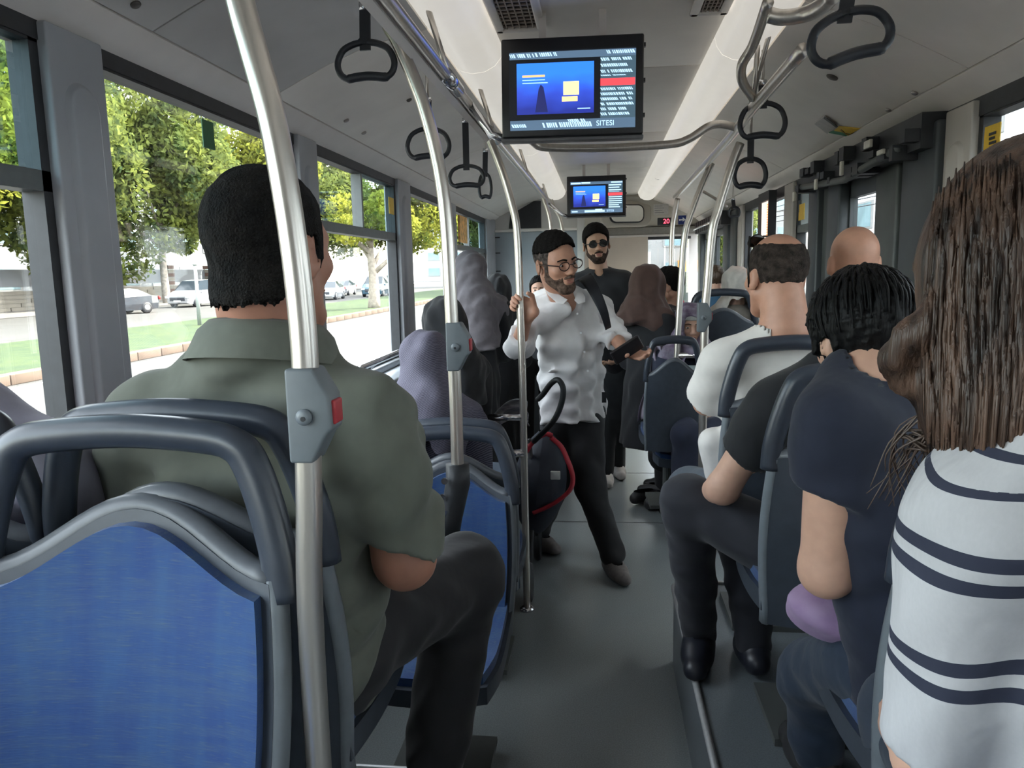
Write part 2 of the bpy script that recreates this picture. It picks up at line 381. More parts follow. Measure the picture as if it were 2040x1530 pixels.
run(LTRIM, Y0, 9.3, 'cove_trim', TRIMW, ceil); run(RTRIM, Y0, 9.3, 'cove_trim', TRIMW, ceil)
DUCT_GLOW = mat('duct_glow', (0.80, 0.78, 0.74), 0.4, var=0.02, scale=5, emit=(1.0, 0.95, 0.86), estr=0.055)  # faint glow added to the air ducts to brighten the ceiling, no real lamps
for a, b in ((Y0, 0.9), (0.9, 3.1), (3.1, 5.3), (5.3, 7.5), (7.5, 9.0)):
    run(LDUCT, a, b, 'glowing_duct', DUCT_GLOW, ceil); run(RDUCT, a, b, 'glowing_duct', DUCT_GLOW, ceil)
ys3 = [Y0, 0.7, 2.1, 3.5, 5.1, 6.82, 7.55, 9.3]
for a, b in zip(ys3[:-1], ys3[1:]): B((-0.37, a+0.004, 2.402), (0.435, b-0.004, 2.432)).build('ceiling_panel', PLASTIC, ceil, bevel=0.004)
# little fasteners on the cove
for (u, v, nm) in ((270, 5, 'L'), (690, 240, 'L'), (725, 265, 'L'), (1658, 150, 'R'), (1770, 217, 'R'), (1822, 186, 'R'), (815, 195, 'L')):
    prof = LCOVE if nm == 'L' else RCOVE
    best = None
    for t in range(60):
        k = t/59*(len(prof)-1); i = min(int(k), len(prof)-2); f = k-i
        x = prof[i][0]+(prof[i+1][0]-prof[i][0])*f; z = prof[i][1]+(prof[i+1][1]-prof[i][1])*f
        p = at(u, v, X=x)
        if best is None or abs(p.z-z) < best[0]: best = (abs(p.z-z), x, p.y, z)
    _, x, y, z = best
    M = Matrix.Translation((x, y, z-0.002)) @ Matrix.Rotation(math.radians(-27 if nm == 'L' else 27), 4, 'Y')
    big = (u == 1658)
    MB().lathe([(0.022 if big else 0.012, 0.004), (0.022 if big else 0.012, -0.003), (0.016 if big else 0.008, -0.006)], 14, M).build('fastener', mat('fastener_dark', (0.10, 0.09, 0.08), 0.5) if u in (1658, 270, 815) else mat('fastener', (0.35, 0.32, 0.3), 0.3, 0.5), ceil, smooth=True)
# ceiling vents (grilles)
def vent(x0, x1, y0, y1, lab):
    v = empty('ceiling_vent', ((x0+x1)/2, (y0+y1)/2, 2.40), label=lab, cat='vent')
    w, l = (x1-x0)/2, (y1-y0)/2
    mb = MB(); t = 0.03
    mb.box((-w, -l, -0.014), (-w+t, l, 0.002)); mb.box((w-t, -l, -0.014), (w, l, 0.002)); mb.box((-w, -l, -0.014), (w, -l+t, 0.002)); mb.box((-w, l-t, -0.014), (w, l, 0.002))
    mb.build('frame', TRIMW, v, bevel=0.006)
    B((-w+t, -l+t, -0.002), (w-t, l-t, 0.001)).build('recess', mat('vent_dark', (0.07, 0.055, 0.045), 0.7), v)
    n = 14
    for k in range(n):
        y = -l+t+(2*l-2*t)*(k+0.5)/n; B((-w+t, y-0.0035, -0.008), (w-t, y+0.0035, -0.003)).build('slat', mat('vent_slat', (0.33, 0.28, 0.24), 0.5), v)
    for k in range(5):
        x = -w+t+(2*w-2*t)*(k+0.5)/5; B((x-0.002, -l+t, -0.009), (x+0.002, l-t, -0.004)).build('slat', mat('vent_slat', (0.33, 0.28, 0.24)), v)
vent(-0.36, -0.185, 2.30, 2.86, 'rectangular ceiling vent grille left of the near screen')
vent(0.305, 0.43, 2.30, 2.80, 'rectangular ceiling vent grille right of the near screen')
# emergency hatch marker and stickers on right cove
def cove_patch(name, y0, y1, t0, t1, m, parent=None, lift=0.008):
    def P(t):
        k = t*(len(RCOVE)-1); i = min(int(k), len(RCOVE)-2); f = k-i
        return RCOVE[i][0]+(RCOVE[i+1][0]-RCOVE[i][0])*f, RCOVE[i][1]+(RCOVE[i+1][1]-RCOVE[i][1])*f
    def fn(u, v):
        x, z = P(t0+(t1-t0)*u); return (x, y0+(y1-y0)*v, z-lift)
    return MB().slab(fn, 24, 1, (0, 0, 0.002)).build(name, m, parent)
def cove_t(u, v):
    best = None
    for t in range(100):
        k = t/99*(len(RCOVE)-1); i = min(int(k), len(RCOVE)-2); f = k-i
        x = RCOVE[i][0]+(RCOVE[i+1][0]-RCOVE[i][0])*f; z = RCOVE[i][1]+(RCOVE[i+1][1]-RCOVE[i][1])*f
        p = at(u, v, X=x)
        if best is None or abs(p.z-z) < best[0]: best = (abs(p.z-z), t/99, p.y)
    return best[1], best[2]
def patch_px(name, px, m, parent=None, lift=0.006):
    q = [cove_t(*p) for p in px]
    def P(t):
        k = max(0, min(1, t))*(len(RCOVE)-1); i = min(int(k), len(RCOVE)-2); f = k-i
        return RCOVE[i][0]+(RCOVE[i+1][0]-RCOVE[i][0])*f, RCOVE[i][1]+(RCOVE[i+1][1]-RCOVE[i][1])*f
    def fn(u, v):
        t = (q[0][0]*(1-u)+q[1][0]*u)*(1-v)+(q[3][0]*(1-u)+q[2][0]*u)*v; y = (q[0][1]*(1-u)+q[1][1]*u)*(1-v)+(q[3][1]*(1-u)+q[2][1]*u)*v
        x, z = P(t); return (x, y, z-lift)
    return MB().slab(fn, 12, 4, (0, 0, 0.003)).build(name, m, parent)
hb = patch_px('cove_cover', [(1643, 227), (1667, 246), (1648, 262), (1623, 241)], mat('cover_grey', (0.5, 0.49, 0.46), 0.45), None, 0.012)
tag(hb, 'small square grey cover with dark edge on right ceiling panel', 'cover')
patch_px('edge', [(1643, 226), (1669, 246), (1666, 248), (1641, 229)], mat('cover_edge', (0.06, 0.055, 0.05), 0.5), hb, 0.014)
st = empty('cove_sticker', (0, 0, 0), label='slanted yellow and green sticker on right ceiling panel', cat='sticker')
patch_px('yellow_half', [(1672, 249), (1712, 276), (1694, 283), (1662, 257)], YEL, st)
patch_px('green_half', [(1662, 257), (1694, 283), (1685, 289), (1651, 263)], mat('sticker_green2', (0.03, 0.22, 0.11), 0.5), st)
for k in range(3):
    u0 = 1676+9*k; v0 = 255+6*k
    patch_px('print_line', [(u0, v0), (u0+7, v0+4.5), (u0+5, v0+6), (u0-2, v0+1.5)], mat('sticker_ochre', (0.40, 0.22, 0.02), 0.5), st, 0.009)

# ---- front end
FW = 10.3
wf = MB()
wf.box((-1.26, FW, 0), (1.26, FW+0.05, 0.62)); wf.box((-1.26, FW, 1.95), (1.26, FW+0.05, 2.5)); wf.box((-1.26, FW, 0.62), (-1.15, FW+0.05, 1.95)); wf.box((1.15, FW, 0.62), (1.26, FW+0.05, 1.95))
wf = wf.build('wall_front', PLASTIC_G); tag(wf, kind=ST)
w = empty('window_11', (0, FW, 0.62), kind=ST)
B((-1.15, 0.01, 0), (1.15, 0.016, 1.33)).build('pane', GLASS, w)
mb = MB(); mb.box((-1.17, -0.02, 1.30), (1.17, 0.04, 1.345)); mb.box((-0.03, 0, 0), (0.03, 0.03, 1.33)); mb.build('frame', BLACKR, w)
B((-1.1, FW-0.28, 0.62), (1.1, FW, 0.86)).build('dashboard', DARKM, wf, bevel=0.03)
# rear wall closes the saloon behind the camera
wb = B((-1.26, Y0-0.06, -0.3), (1.26, Y0, 2.5)).build('wall_back', PLASTIC_G); tag(wb, kind=ST)
# sloping header over the windscreen
HB = mat('header_beige', (0.50, 0.47, 0.41), 0.5, var=0.03, scale=6)
def hfn(u, v):
    zz = 2.40-0.36*v; yy = 9.25+0.35*v**1.6
    return (-1.19+2.38*u, yy, zz)
hd = MB().slab(hfn, 12, 8, (0, 0.02, 0.01)).build('header_panel', HB, wf, smooth=True)
B((-1.19, 9.56, 1.955), (1.19, 9.64, 2.045)).build('header_lip', mat('header_lip', (0.40, 0.38, 0.34), 0.5), wf, bevel=0.01)
B((-1.19, 9.54, 1.93), (1.19, 9.60, 1.952)).build('header_strip', TRIMW, wf)
# sunshade/panel covering the left half of the windscreen
pA = at(1216, 470, Y=9.62); pB = at(1290, 640, Y=9.62)
sh = B((-0.25, 9.60, 0.9), (pB.x, 9.63, 1.95)).build('cab_screen', mat('screen_beige', (0.60, 0.52, 0.45), 0.55, var=0.03, scale=5)); tag(sh, 'beige roller blind hanging behind the driver cab opening', 'blind')
# convex mirror on the header
mr = empty('interior_mirror', at(1248, 426, Y=9.25), label='rounded rectangular interior mirror in beige surround below far screen', cat='mirror'); mr.rotation_euler = (0, 0, 0.22)
def rrect(w, h, r, n=8):
    out = []
    for cx_, cz_, a0 in ((w-r, h-r, 0), (-w+r, h-r, 90), (-w+r, -h+r, 180), (w-r, -h+r, 270)):
        for k in range(n+1):
            a = math.radians(a0+90*k/n); out.append((cx_+r*math.cos(a), cz_+r*math.sin(a)))
    return out
MB().prism(rrect(0.30, 0.15, 0.10), 0.0, 0.12).build('surround', HB, mr, bevel=0.02)
MB().prism(rrect(0.205, 0.105, 0.075), -0.035, 0.0).build('rim', BLACKR, mr, bevel=0.008)
MB().prism(rrect(0.19, 0.092, 0.065), -0.04, -0.036).build('glass', mat('mirror_glass', (0.9, 0.9, 0.88), 0.03, 1.0, var=0.01), mr)
# notices and red number display
nb = tag(B((0.0, 0, 0), (0.17, 0.01, 0.12)).build('notice_plate', mat('notice_grey', (0.55, 0.54, 0.52), 0.5)), 'pale grey notice plate on header panel beside the mirror', 'notice'); nb.location = at(1302, 428, Y=9.2)
for k in range(4): B((0.012, -0.002, 0.02+k*0.025), (0.12-0.02*(k % 2), 0.0, 0.026+k*0.025)).build('print_line', mat('notice_ink', (0.25, 0.25, 0.27)), nb)
dg = empty('number_display', at(1310, 449, Y=9.2), label='small black display with glowing red digits on the header', cat='display')
B((0, 0, 0), (0.2, 0.04, 0.085)).build('case', BLACKR, dg, bevel=0.006)
REDL = mat('red_digits', (0.8, 0.05, 0.08), 0.5, emit=(1.0, 0.06, 0.10), estr=0.6)
text('digits', '20', 0.075, frame((0.1, -0.004, 0.042), (1, 0, 0), (0, -1, 0)), REDL, dg)
bs = empty('header_sticker', at(1351, 447, Y=9.2), label='blue sticker with white arrow on the header', cat='sticker')
B((0, 0, 0), (0.09, 0.006, 0.10)).build('plate', mat('sticker_blue', (0.02, 0.045, 0.22), 0.5), bs)
MB().add([(0.01, -0.002, 0.06), (0.05, -0.002, 0.06), (0.05, -0.002, 0.08), (0.085, -0.002, 0.052), (0.05, -0.002, 0.03), (0.05, -0.002, 0.045), (0.01, -0.002, 0.04)], [(0, 1, 2, 3, 4, 5, 6)]).build('arrow', mat('sticker_white', (0.8, 0.82, 0.85)), bs)
# driver cab partition
cab = empty('cab_partition', (-0.7, 8.6, 0), label='grey blue partition wall of the driver cab with dark upper opening', cat='partition')
CABM = mat('cab_grey', (0.34, 0.38, 0.42), 0.5, var=0.04, scale=4)
pr = at(1165, 560, Y=8.6).x
B((-0.48, -0.0, 0), (pr+0.7, 0.05, 1.98)).build('panel', CABM, cab, bevel=0.008)
B((-0.48, -0.015, 1.98), (pr+0.7, 0.06, 2.01)).build('top_rail', TRIMW, cab, bevel=0.005)
B((pr+0.62, -0.03, 0), (pr+0.70, 0.07, 2.3)).build('post', PLASTIC_G, cab, bevel=0.012)
for z in (1.55, 1.75, 1.92): B((-0.47, -0.012, z), (-0.40, 0.0, z+0.012)).build('hinge', BLACKR, cab)
MB().prism([(-0.30, 2.02), (0.06, 2.02), (0.06, 2.31), (-0.02, 2.31), (-0.28, 2.17)], 0.02, 0.05).build('dark_opening', BLACKR, cab)
B((-0.48, 0.03, 2.0), (pr+0.7, 0.045, 2.42)).build('upper_panel', PLASTIC_G, cab)
# ------------------------------------------------------------------ seats
def fabric_mat():
    m = bpy.data.materials.new('seat_fabric_blue'); m.use_nodes = True; N = m.node_tree.nodes; L = m.node_tree.links
    b = N['Principled BSDF']; b.inputs['Roughness'].default_value = 0.85; b.inputs['Sheen Weight'].default_value = 0.15
    tc = N.new('ShaderNodeTexCoord')
    def nz(sc, st):
        mp = N.new('ShaderNodeMapping'); mp.inputs['Scale'].default_value = st; L.new(tc.outputs['Object'], mp.inputs[0])
        n = N.new('ShaderNodeTexNoise'); n.inputs['Scale'].default_value = sc; n.inputs['Detail'].default_value = 5; L.new(mp.outputs[0], n.inputs['Vector']); return n.outputs['Fac']
    a = nz(30, (0.35, 1, 2.6)); c = nz(14, (2.2, 1, 0.35)); d = nz(120, (0.4, 1, 4))
    r1 = N.new('ShaderNodeMapRange'); r1.inputs[1].default_value = 0.45; r1.inputs[2].default_value = 0.75; L.new(a, r1.inputs[0])
    r2 = N.new('ShaderNodeMapRange'); r2.inputs[1].default_value = 0.35; r2.inputs[2].default_value = 0.7; L.new(c, r2.inputs[0])
    r3 = N.new('ShaderNodeMapRange'); r3.inputs[1].default_value = 0.55; r3.inputs[2].default_value = 0.75; L.new(d, r3.inputs[0])
    m1 = N.new('ShaderNodeMixRGB'); m1.inputs[1].default_value = (0.008, 0.042, 0.165, 1); m1.inputs[2].default_value = (0.018, 0.070, 0.195, 1); L.new(r2.outputs[0], m1.inputs[0])
    m2 = N.new('ShaderNodeMixRGB'); m2.inputs[2].default_value = (0.040, 0.085, 0.165, 1); L.new(m1.outputs[0], m2.inputs[1])
    ml = N.new('ShaderNodeMath'); ml.operation = 'MULTIPLY'; ml.inputs[1].default_value = 0.6; L.new(r1.outputs[0], ml.inputs[0]); L.new(ml.outputs[0], m2.inputs[0])
    m3_ = N.new('ShaderNodeMixRGB'); m3_.inputs[2].default_value = (0.075, 0.115, 0.155, 1); L.new(m2.outputs[0], m3_.inputs[1])
    ml2 = N.new('ShaderNodeMath'); ml2.operation = 'MULTIPLY'; ml2.inputs[1].default_value = 0.55; L.new(r3.outputs[0], ml2.inputs[0]); L.new(ml2.outputs[0], m3_.inputs[0])
    L.new(m3_.outputs[0], b.inputs['Base Color'])
    bp = N.new('ShaderNodeBump'); bp.inputs['Strength'].default_value = 0.15; bp.inputs['Distance'].default_value = 0.005; L.new(d, bp.inputs['Height']); L.new(bp.outputs[0], b.inputs['Normal'])
    return m
FABRIC = fabric_mat()
SW = 0.205
def seat_top(s): return 0.80+0.088*(math.cos(min(1, abs(s))*math.pi)*0.5+0.5)
def seat_w(z): return SW*(0.93+0.07*math.sin(max(0, min(1, (z-0.4)/0.45))*math.pi))
def seat_y(z, s): return -0.045-0.13*(z-0.40)+0.035*(s*s) + 0.015*math.cos((z-0.4)*6)
def make_seat(label):
    r = empty('bus_seat', label=label, cat='seat')
    def front(off, ins):
        def fn(u, v):
            s = (u*2-1); zt = seat_top(s*ins)-(1-ins)*0.25
            z = 0.36+(zt-0.36)*v
            return (s*ins*seat_w(z), seat_y(z, s*ins)+off, z)
        return fn
    MB().slab(front(-0.0, 1.0), 16, 14, (0, -0.042, 0)).build('backrest_shell', SHELL, r, smooth=True, auto=50)
    MB().slab(front(0.020, 0.93), 16, 14, (0, -0.022, 0)).build('backrest_cushion', FABRIC, r, smooth=True, auto=50)
    # light moulded edge strips on both sides
    for sd in (-1, 1):
        pts = [(sd*seat_w(z)*1.0, seat_y(z, 1)-0.022, z) for z in [0.36+0.44*k/10 for k in range(11)]]
        MB().tube(pts, 0.021, 8, flat=0.7, up=(1, 0, 0)).build('side_rim', SHELL_L if sd else SHELL, r, smooth=True)
    # top rim following the dome
    pts = [(s*seat_w(0.8), seat_y(seat_top(s), s)-0.02, seat_top(s)) for s in [-1+2*k/20 for k in range(21)]]
    MB().tube(pts, 0.019, 8).build('top_rim', mat('seat_rim', (0.10, 0.11, 0.125), 0.38), r, smooth=True)
    # grab handle arch
    y = seat_y(0.8, 1)-0.02
    half = [(0.205, y, 0.77), (0.201, y-0.005, 0.83), (0.186, y-0.012, 0.90), (0.168, y-0.018, 0.955), (0.150, y-0.02, 0.982), (0.11, y-0.022, 0.995), (0.0, y-0.024, 1.003)]
    path = smooth_path(half+[(-x, yy, z) for x, yy, z in reversed(half[:-1])], 5)
    MB().tube(path, [0.021]*len(path), 12, flat=1.15).build('grab_handle', mat('seat_handle', (0.036, 0.044, 0.060), 0.33), r, smooth=True)
    # seat pan
    def pan(off, ins):
        def fn(u, v):
            s = u*2-1; yy = -0.03+0.45*v
            fr = 1-0.10*max(0, (v-0.7)/0.3)**2
            return (s*0.205*ins*fr, yy*ins+off[0], 0.425+off[1]+0.02*s*s-0.03*(math.sin(v*3))-0.05*max(0, v-0.8)**1.5*4)
        return fn
    MB().slab(pan((0, 0), 1.0), 12, 10, (0, 0, -0.05)).build('seat_shell', SHELL, r, smooth=True, auto=50)
    MB().slab(pan((0.012, 0.025), 0.93), 12, 10, (0, 0, -0.03)).build('seat_cushion', FABRIC, r, smooth=True, auto=50)
    mb = MB(); mb.tube([(0, 0.15, 0.0), (0, 0.15, 0.37)], 0.03, 10); mb.box((-0.15, 0.02, 0), (0.15, 0.3, 0.02)); mb.box((-0.17, 0.05, 0.34), (0.17, 0.25, 0.38))
    mb.build('pedestal', DARKM2, r)
    return r
SEAT0 = None
def seat(x, y, z, rz, label, sx=1.0):
    global SEAT0
    if SEAT0 is None: SEAT0 = make_seat(label); o = SEAT0
    else: o = copy_tree(SEAT0)
    o.location = (x, y, z); o.rotation_euler = (0, 0, rz); o.scale = (sx, 1, 1); o['label'] = label; o['group'] = 'moulded bus seats'
    return o
PI = math.pi
seat(-0.662, 0.87, 0.338, PI, 'blue upholstered bus seat in the near left corner facing the camera', 1.10)
seat(-0.632, 1.17, 0.35, 0, 'seat of the man in the green shirt, back to back with the blue seat', 1.05)
seat(-1.045, 0.87, 0.338, PI, 'window seat beside the near blue seat at the left edge', 0.70)
seat(-1.03, 1.17, 0.35, 0, 'window seat of the passenger at the left edge', 0.76)
seat(-0.49, 2.31, 0.03, PI, 'shaded blue seat facing the green shirt man, behind second pole')
seat(-0.51, 2.69, 0.03, 0, 'seat of the woman in the striped lilac headscarf')
seat(0.595, 2.53, 0.315, 0, 'dark seat with arched handle behind the balding man in white')
seat(0.595, 1.88, 0.315, 0, 'dark seat with pale edge just ahead of the navy shirt passenger')
seat(0.645, 1.23, 0.315, 0, 'grey edged seat between the navy shirt passenger and striped shirt woman')
seat(0.60, 0.56, 0.315, 0, 'seat of the woman in the striped shirt at right edge')
seat(0.985, 2.53, 0.315, 0, 'window seat of the bald man', 0.95)
seat(0.985, 1.88, 0.315, 0, 'window seat beside the wide dark door panel', 0.95)
seat(0.77, 5.10, 0.39, 0, 'grey seat with handle under the white headscarf')
seat(0.52, 4.86, 0.03, PI, 'seat of the girl in the purple scarf')
seat(0.395, 4.38, 0.16, 0.05, 'small black seat with rounded pale frame right of black shirt man', 0.72)
# ------------------------------------------------------------------ poles with stop buttons
def pole_path(pts): return smooth_path(pts, 6)
def stop_box(parent, p, sc=1.0, face=1):
    # p: pole point at box centre height; box sits on the aisle side
    e = empty('stop_button_box', p); e.parent = parent; e.scale = (sc, sc, sc)
    # profile in x-z, extruded in y
    prof = [(-0.018, 0.075), (0.028, 0.075), (0.052, 0.032), (0.054, -0.02), (0.044, -0.03), (0.02, -0.075), (-0.018, -0.075)]
    MB().prism(prof, -0.028, 0.028).build('housing', GREYBOX, e, bevel=0.005)
    B((0.049, -0.018, -0.014), (0.058, 0.018, 0.024)).build('red_button', mat('button_red', (0.42, 0.03, 0.04), 0.4), e, bevel=0.003)
    MB().lathe([(0.013, 0.0), (0.013, 0.006), (0.006, 0.008)], 14, Matrix.Translation((0.012, -0.028, 0.0)) @ Matrix.Rotation(math.radians(90), 4, 'X')).build('boss', mat('boss_grey', (0.16, 0.18, 0.20), 0.4), e, smooth=True)
    MB().lathe([(0.004, 0.0), (0.004, 0.0095)], 10, Matrix.Translation((0.012, -0.028, -0.002)) @ Matrix.Rotation(math.radians(90), 4, 'X')).build('screw', BLACKR, e)
    return e
def pole(name_label, px, Y, foot, r=0.0165, box=None, top=None, sc=1.0, cat='pole'):
    pts = [at(u, v, Y=Y) for u, v in px]
    if foot is not None: pts.append(Vector((pts[-1].x, pts[-1].y, foot)))
    if top is not None: pts.insert(0, Vector(top))
    base = Vector((pts[-1].x, pts[-1].y, pts[-1].z))
    e = empty('grab_pole', base, label=name_label, cat=cat)
    MB().tube([p-base for p in pole_path(pts)], r, 14).build('tube', STEEL, e, smooth=True)
    if foot is not None: MB().lathe([(0.034, 0), (0.034, 0.008), (0.022, 0.016)], 16).build('base_flange', CHROME, e, smooth=True)
    if box is not None:
        q = at(*box, Y=Y); be = stop_box(e, q-base, sc)
    return e
pole('nearest curved steel pole in front of the green shirt man', [(478, 0), (505, 100), (545, 250), (580, 450), (603, 650), (612, 820), (616, 1000), (622, 1300)], 0.95, 0.38, 0.0175, (606, 824), top=(-0.475, 0.95, 2.10), sc=0.82)
pole('second curved steel pole beside the striped lilac headscarf', [(770, 40), (800, 100), (850, 230), (885, 400), (900, 640), (908, 800), (912, 945)], 2.0, None, 0.0175, (903, 690), top=(-0.545, 2.0, 2.30), sc=0.85)
# clamp at the bottom of second pole
g = bpy.data.objects['grab_pole.001']
MB().tube([(0, 0, 0.03), (0, 0, -0.02), (-0.02, -0.01, -0.12), (-0.03, -0.02, -0.20)], [0.032, 0.034, 0.030, 0.026], 12).build('rubber_sleeve', BLACKR, g, smooth=True)
for k in range(4): MB().lathe([(0.009, 0), (0.009, 0.006)], 10, Matrix.Translation((-0.03-0.008*(k % 2), -0.03, -0.01-0.045*k)) @ Matrix.Rotation(math.radians(90), 4, 'X')).build('bolt', CHROME, g)
p3 = pole('third curved steel pole gripped by the man in white', [(975, 275), (1000, 340), (1018, 400), (1030, 460), (1036, 600), (1041, 750), (1044, 900)], 3.35, 0.0, 0.0165, top=(-0.46, 3.35, 2.12))
q0 = p3.location
for z, x0 in ((0.905, -0.50), (0.74, -0.42)):
    MB().tube([(x0-q0.x, 0, z), (0, 0, z)], 0.0155 if z > 0.8 else 0.019, 10).build('cross_bar', CHROME, p3, smooth=True)
B((-0.52-q0.x, -0.012, 0.10), (-0.03, 0.012, 0.70)).build('lower_panel', mat('panel_blue_grey', (0.24, 0.30, 0.38), 0.45), p3, bevel=0.01)
pole('steel pole farther along the left rail, bent near the ceiling', [(1083, 395), (1096, 440), (1102, 520), (1106, 640)], 6.2, 0.0, 0.017, top=at(1078, 375, Y=6.2))
pole('steel pole ending the left handrail before the driver cab', [(1103, 412), (1118, 445), (1126, 520), (1130, 640)], 7.4, 0.0, 0.017, top=at(1098, 398, Y=7.4))
# right side poles
pole('thin steel pole before the windscreen, right of brown headscarf', [(1345, 420), (1339, 461), (1337, 560), (1335, 640)], 6.4, 0.0, 0.02, (1342, 607), sc=1.4, top=at(1350, 395, Y=6.4))
pb = pole('steel pole with partition ahead of the middle door', [(1412, 339), (1396, 375), (1375, 430), (1364, 470), (1357, 560), (1350, 680), (1346, 780)], 4.6, 0.0, 0.0185, top=at(1418, 325, Y=4.6))
q0 = pb.location
for v in (708, 745):
    z = at(1348, v, Y=4.6).z
    MB().tube([(0, 0, z), (0.68 if v == 708 else 0.10, 0, z)], 0.017, 10).build('cross_bar', STEEL, pb, smooth=True)
B((0.025, -0.012, 0.05), (0.72, 0.012, at(1350, 728, Y=4.6).z)).build('partition_panel', mat('panel_green_grey', (0.30, 0.345, 0.345), 0.5), pb, bevel=0.01)
B((0.14, -0.03, 0.05), (0.17, -0.012, 0.86)).build('panel_post', mat('post_pale', (0.5, 0.52, 0.56), 0.35), pb, bevel=0.006)
pole('curved steel pole with grey stop box beside the balding man', [(1461, 320), (1445, 370), (1430, 420), (1419, 461), (1410, 560), (1403, 673)], 3.45, 0.38, 0.0185, (1396, 632), top=at(1475, 285, Y=3.45), sc=0.85)
# ------------------------------------------------------------------ ceiling handrails
def rail(name_label, pts, r=0.0165, brackets=(), sleeve=()):
    base = Vector(pts[0]); e = empty('ceiling_handrail', base, label=name_label, cat='handrail')
    MB().tube([p-base for p in smooth_path(pts, 6)], r, 12).build('tube', STEEL, e, smooth=True)
    for b0, b1 in brackets: MB().tube([Vector(b0)-base, Vector(b1)-base], 0.009, 8).build('hanger', STEEL, e, smooth=True)
    for s0, s1 in sleeve: MB().tube([Vector(s0)-base, Vector(s1)-base], r*1.35, 12).build('sleeve', CHROME, e, smooth=True)
    return e
rail('long steel handrail under the left side of the ceiling', [(-0.44, 0.2, 2.12), (-0.44, 1.7, 2.12), (-0.445, 3.3, 2.12), (-0.435, 5.0, 2.12), (-0.42, 7.3, 2.12)],
     brackets=[((-0.44, y, 2.12), (-0.50, y+0.02, 2.32)) for y in (1.2, 2.35, 3.35, 5.0, 7.0)], sleeve=[((-0.443, 2.3, 2.12), (-0.443, 2.5, 2.12)), ((-0.445, 3.2, 2.12), (-0.445, 3.45, 2.12))])
run([(-0.47, 2.16), (-0.455, 2.10), (-0.47, 2.085)], 1.2, 3.3, 'light_strip', TRIMW, ceil)
rail('long steel handrail under the right side of the ceiling', [at(1600, 100, Z=2.12), at(1500, 215, Z=2.12), at(1440, 290, Z=2.12), at(1345, 392, Z=2.12)], 0.02,
     brackets=[(at(1500, 215, Z=2.12), at(1512, 60, Z=2.36)), (at(1490, 225, Z=2.12), at(1540, 40, Z=2.36)), (at(1400, 333, Z=2.12), at(1440, 290, Z=2.34))])
rail('curved steel bar hooking from the right rail to the ceiling', [at(1660, -10, Z=2.14), at(1640, 10, Z=2.14), at(1605, 28, Z=2.14), at(1560, 35, Z=2.14), at(1532, 30, Z=2.15)], 0.019)
rail('bent steel bar dropping from the right ceiling edge', [at(1530, 5, Z=2.26), at(1500, 90, Z=2.24), at(1478, 130, Z=2.20), at(1480, 165, Z=2.16), at(1500, 195, Z=2.13)], 0.016)
rail('cross bar joining both handrails below the near screen', [at(1045, 262, Y=3.35), at(1062, 283, Y=3.38), at(1090, 294, Y=3.4), at(1200, 295, Y=3.4), at(1330, 288, Y=3.4), at(1372, 277, Y=3.4), at(1412, 252, Y=3.4), at(1440, 248, Y=3.4), at(1480, 258, Y=3.4)], 0.017)
rail('small dark bracket bar on the right ceiling panel up front', [at(1398, 380, Y=6.2), at(1420, 393, Y=6.2), at(1450, 412, Y=6.2)], 0.012)
# ------------------------------------------------------------------ grab straps
STRAPM = mat('strap_black', (0.012, 0.015, 0.022), 0.42, var=0.1, scale=60)
def grab(p_top, p_loop, w, h, label, rz=0.0, tilt=0.0, r=0.0085):
    p_top = Vector(p_top); p_loop = Vector(p_loop)
    e = empty('grab_strap', p_top, label=label, cat='grab handle')
    d = p_loop-p_top
    M = Matrix.Translation(d) @ Matrix.Rotation(rz, 4, 'Z') @ Matrix.Rotation(tilt, 4, 'Y')
    # loop: D shape with flat sagging lower grip
    pts = [(-0.10*w, 0, 0), (-0.45*w, 0, -0.06*h), (-0.80*w, 0, -0.22*h), (-0.99*w, 0, -0.55*h), (-0.93*w, 0, -0.84*h), (-0.70*w, 0, -1.0*h), (-0.35*w, 0, -0.975*h), (0, 0, -0.955*h), (0.35*w, 0, -0.975*h), (0.70*w, 0, -1.0*h), (0.93*w, 0, -0.84*h), (0.99*w, 0, -0.55*h), (0.80*w, 0, -0.22*h), (0.45*w, 0, -0.06*h), (0.10*w, 0, 0)]
    sp = smooth_path([M @ Vector(p) for p in pts], 4)
    n = len(sp); rs = [r*(1.35 if 0.36 < k/n < 0.64 else 1.0) for k in range(n)]
    mb = MB(); mb.tube(sp, rs, 10)
    Mq = M
    mb.prism([(-0.40*w, -0.10*h), (-0.16*w, 0.10*h), (0.16*w, 0.10*h), (0.40*w, -0.10*h), (0, -0.06*h)], -r*0.8, r*0.8, Mq)
    mb.build('loop', STRAPM, e, smooth=True, auto=40)
    dn = d.normalized() if d.length > 1e-6 else Vector((0, 0, -1)); sx = Vector((math.cos(rz), math.sin(rz), 0))*0.014; sy = Vector((-math.sin(rz), math.cos(rz), 0))*0.003
    vs = []
    for q in (Vector((0, 0, 0)), d+Vector((0, 0, -0.02))): vs += [q-sx-sy, q+sx-sy, q+sx+sy, q-sx+sy]
    MB().add(vs, [(0, 1, 2, 3), (7, 6, 5, 4), (0, 4, 5, 1), (1, 5, 6, 2), (2, 6, 7, 3), (3, 7, 4, 0)]).build('strap', STRAPM, e)
    MB().tube([Vector((0, 0, 0.0))-sx*0.9, Vector((0, 0, 0.0))+sx*0.9], 0.012, 8).build('clip', CHROME, e, smooth=True)
    if p_top.z < 2.31: MB().tube([(0, 0, 0), (0, 0, 2.345-p_top.z)], 0.006, 8).build('hanger', STEEL, e, smooth=True)
    return e
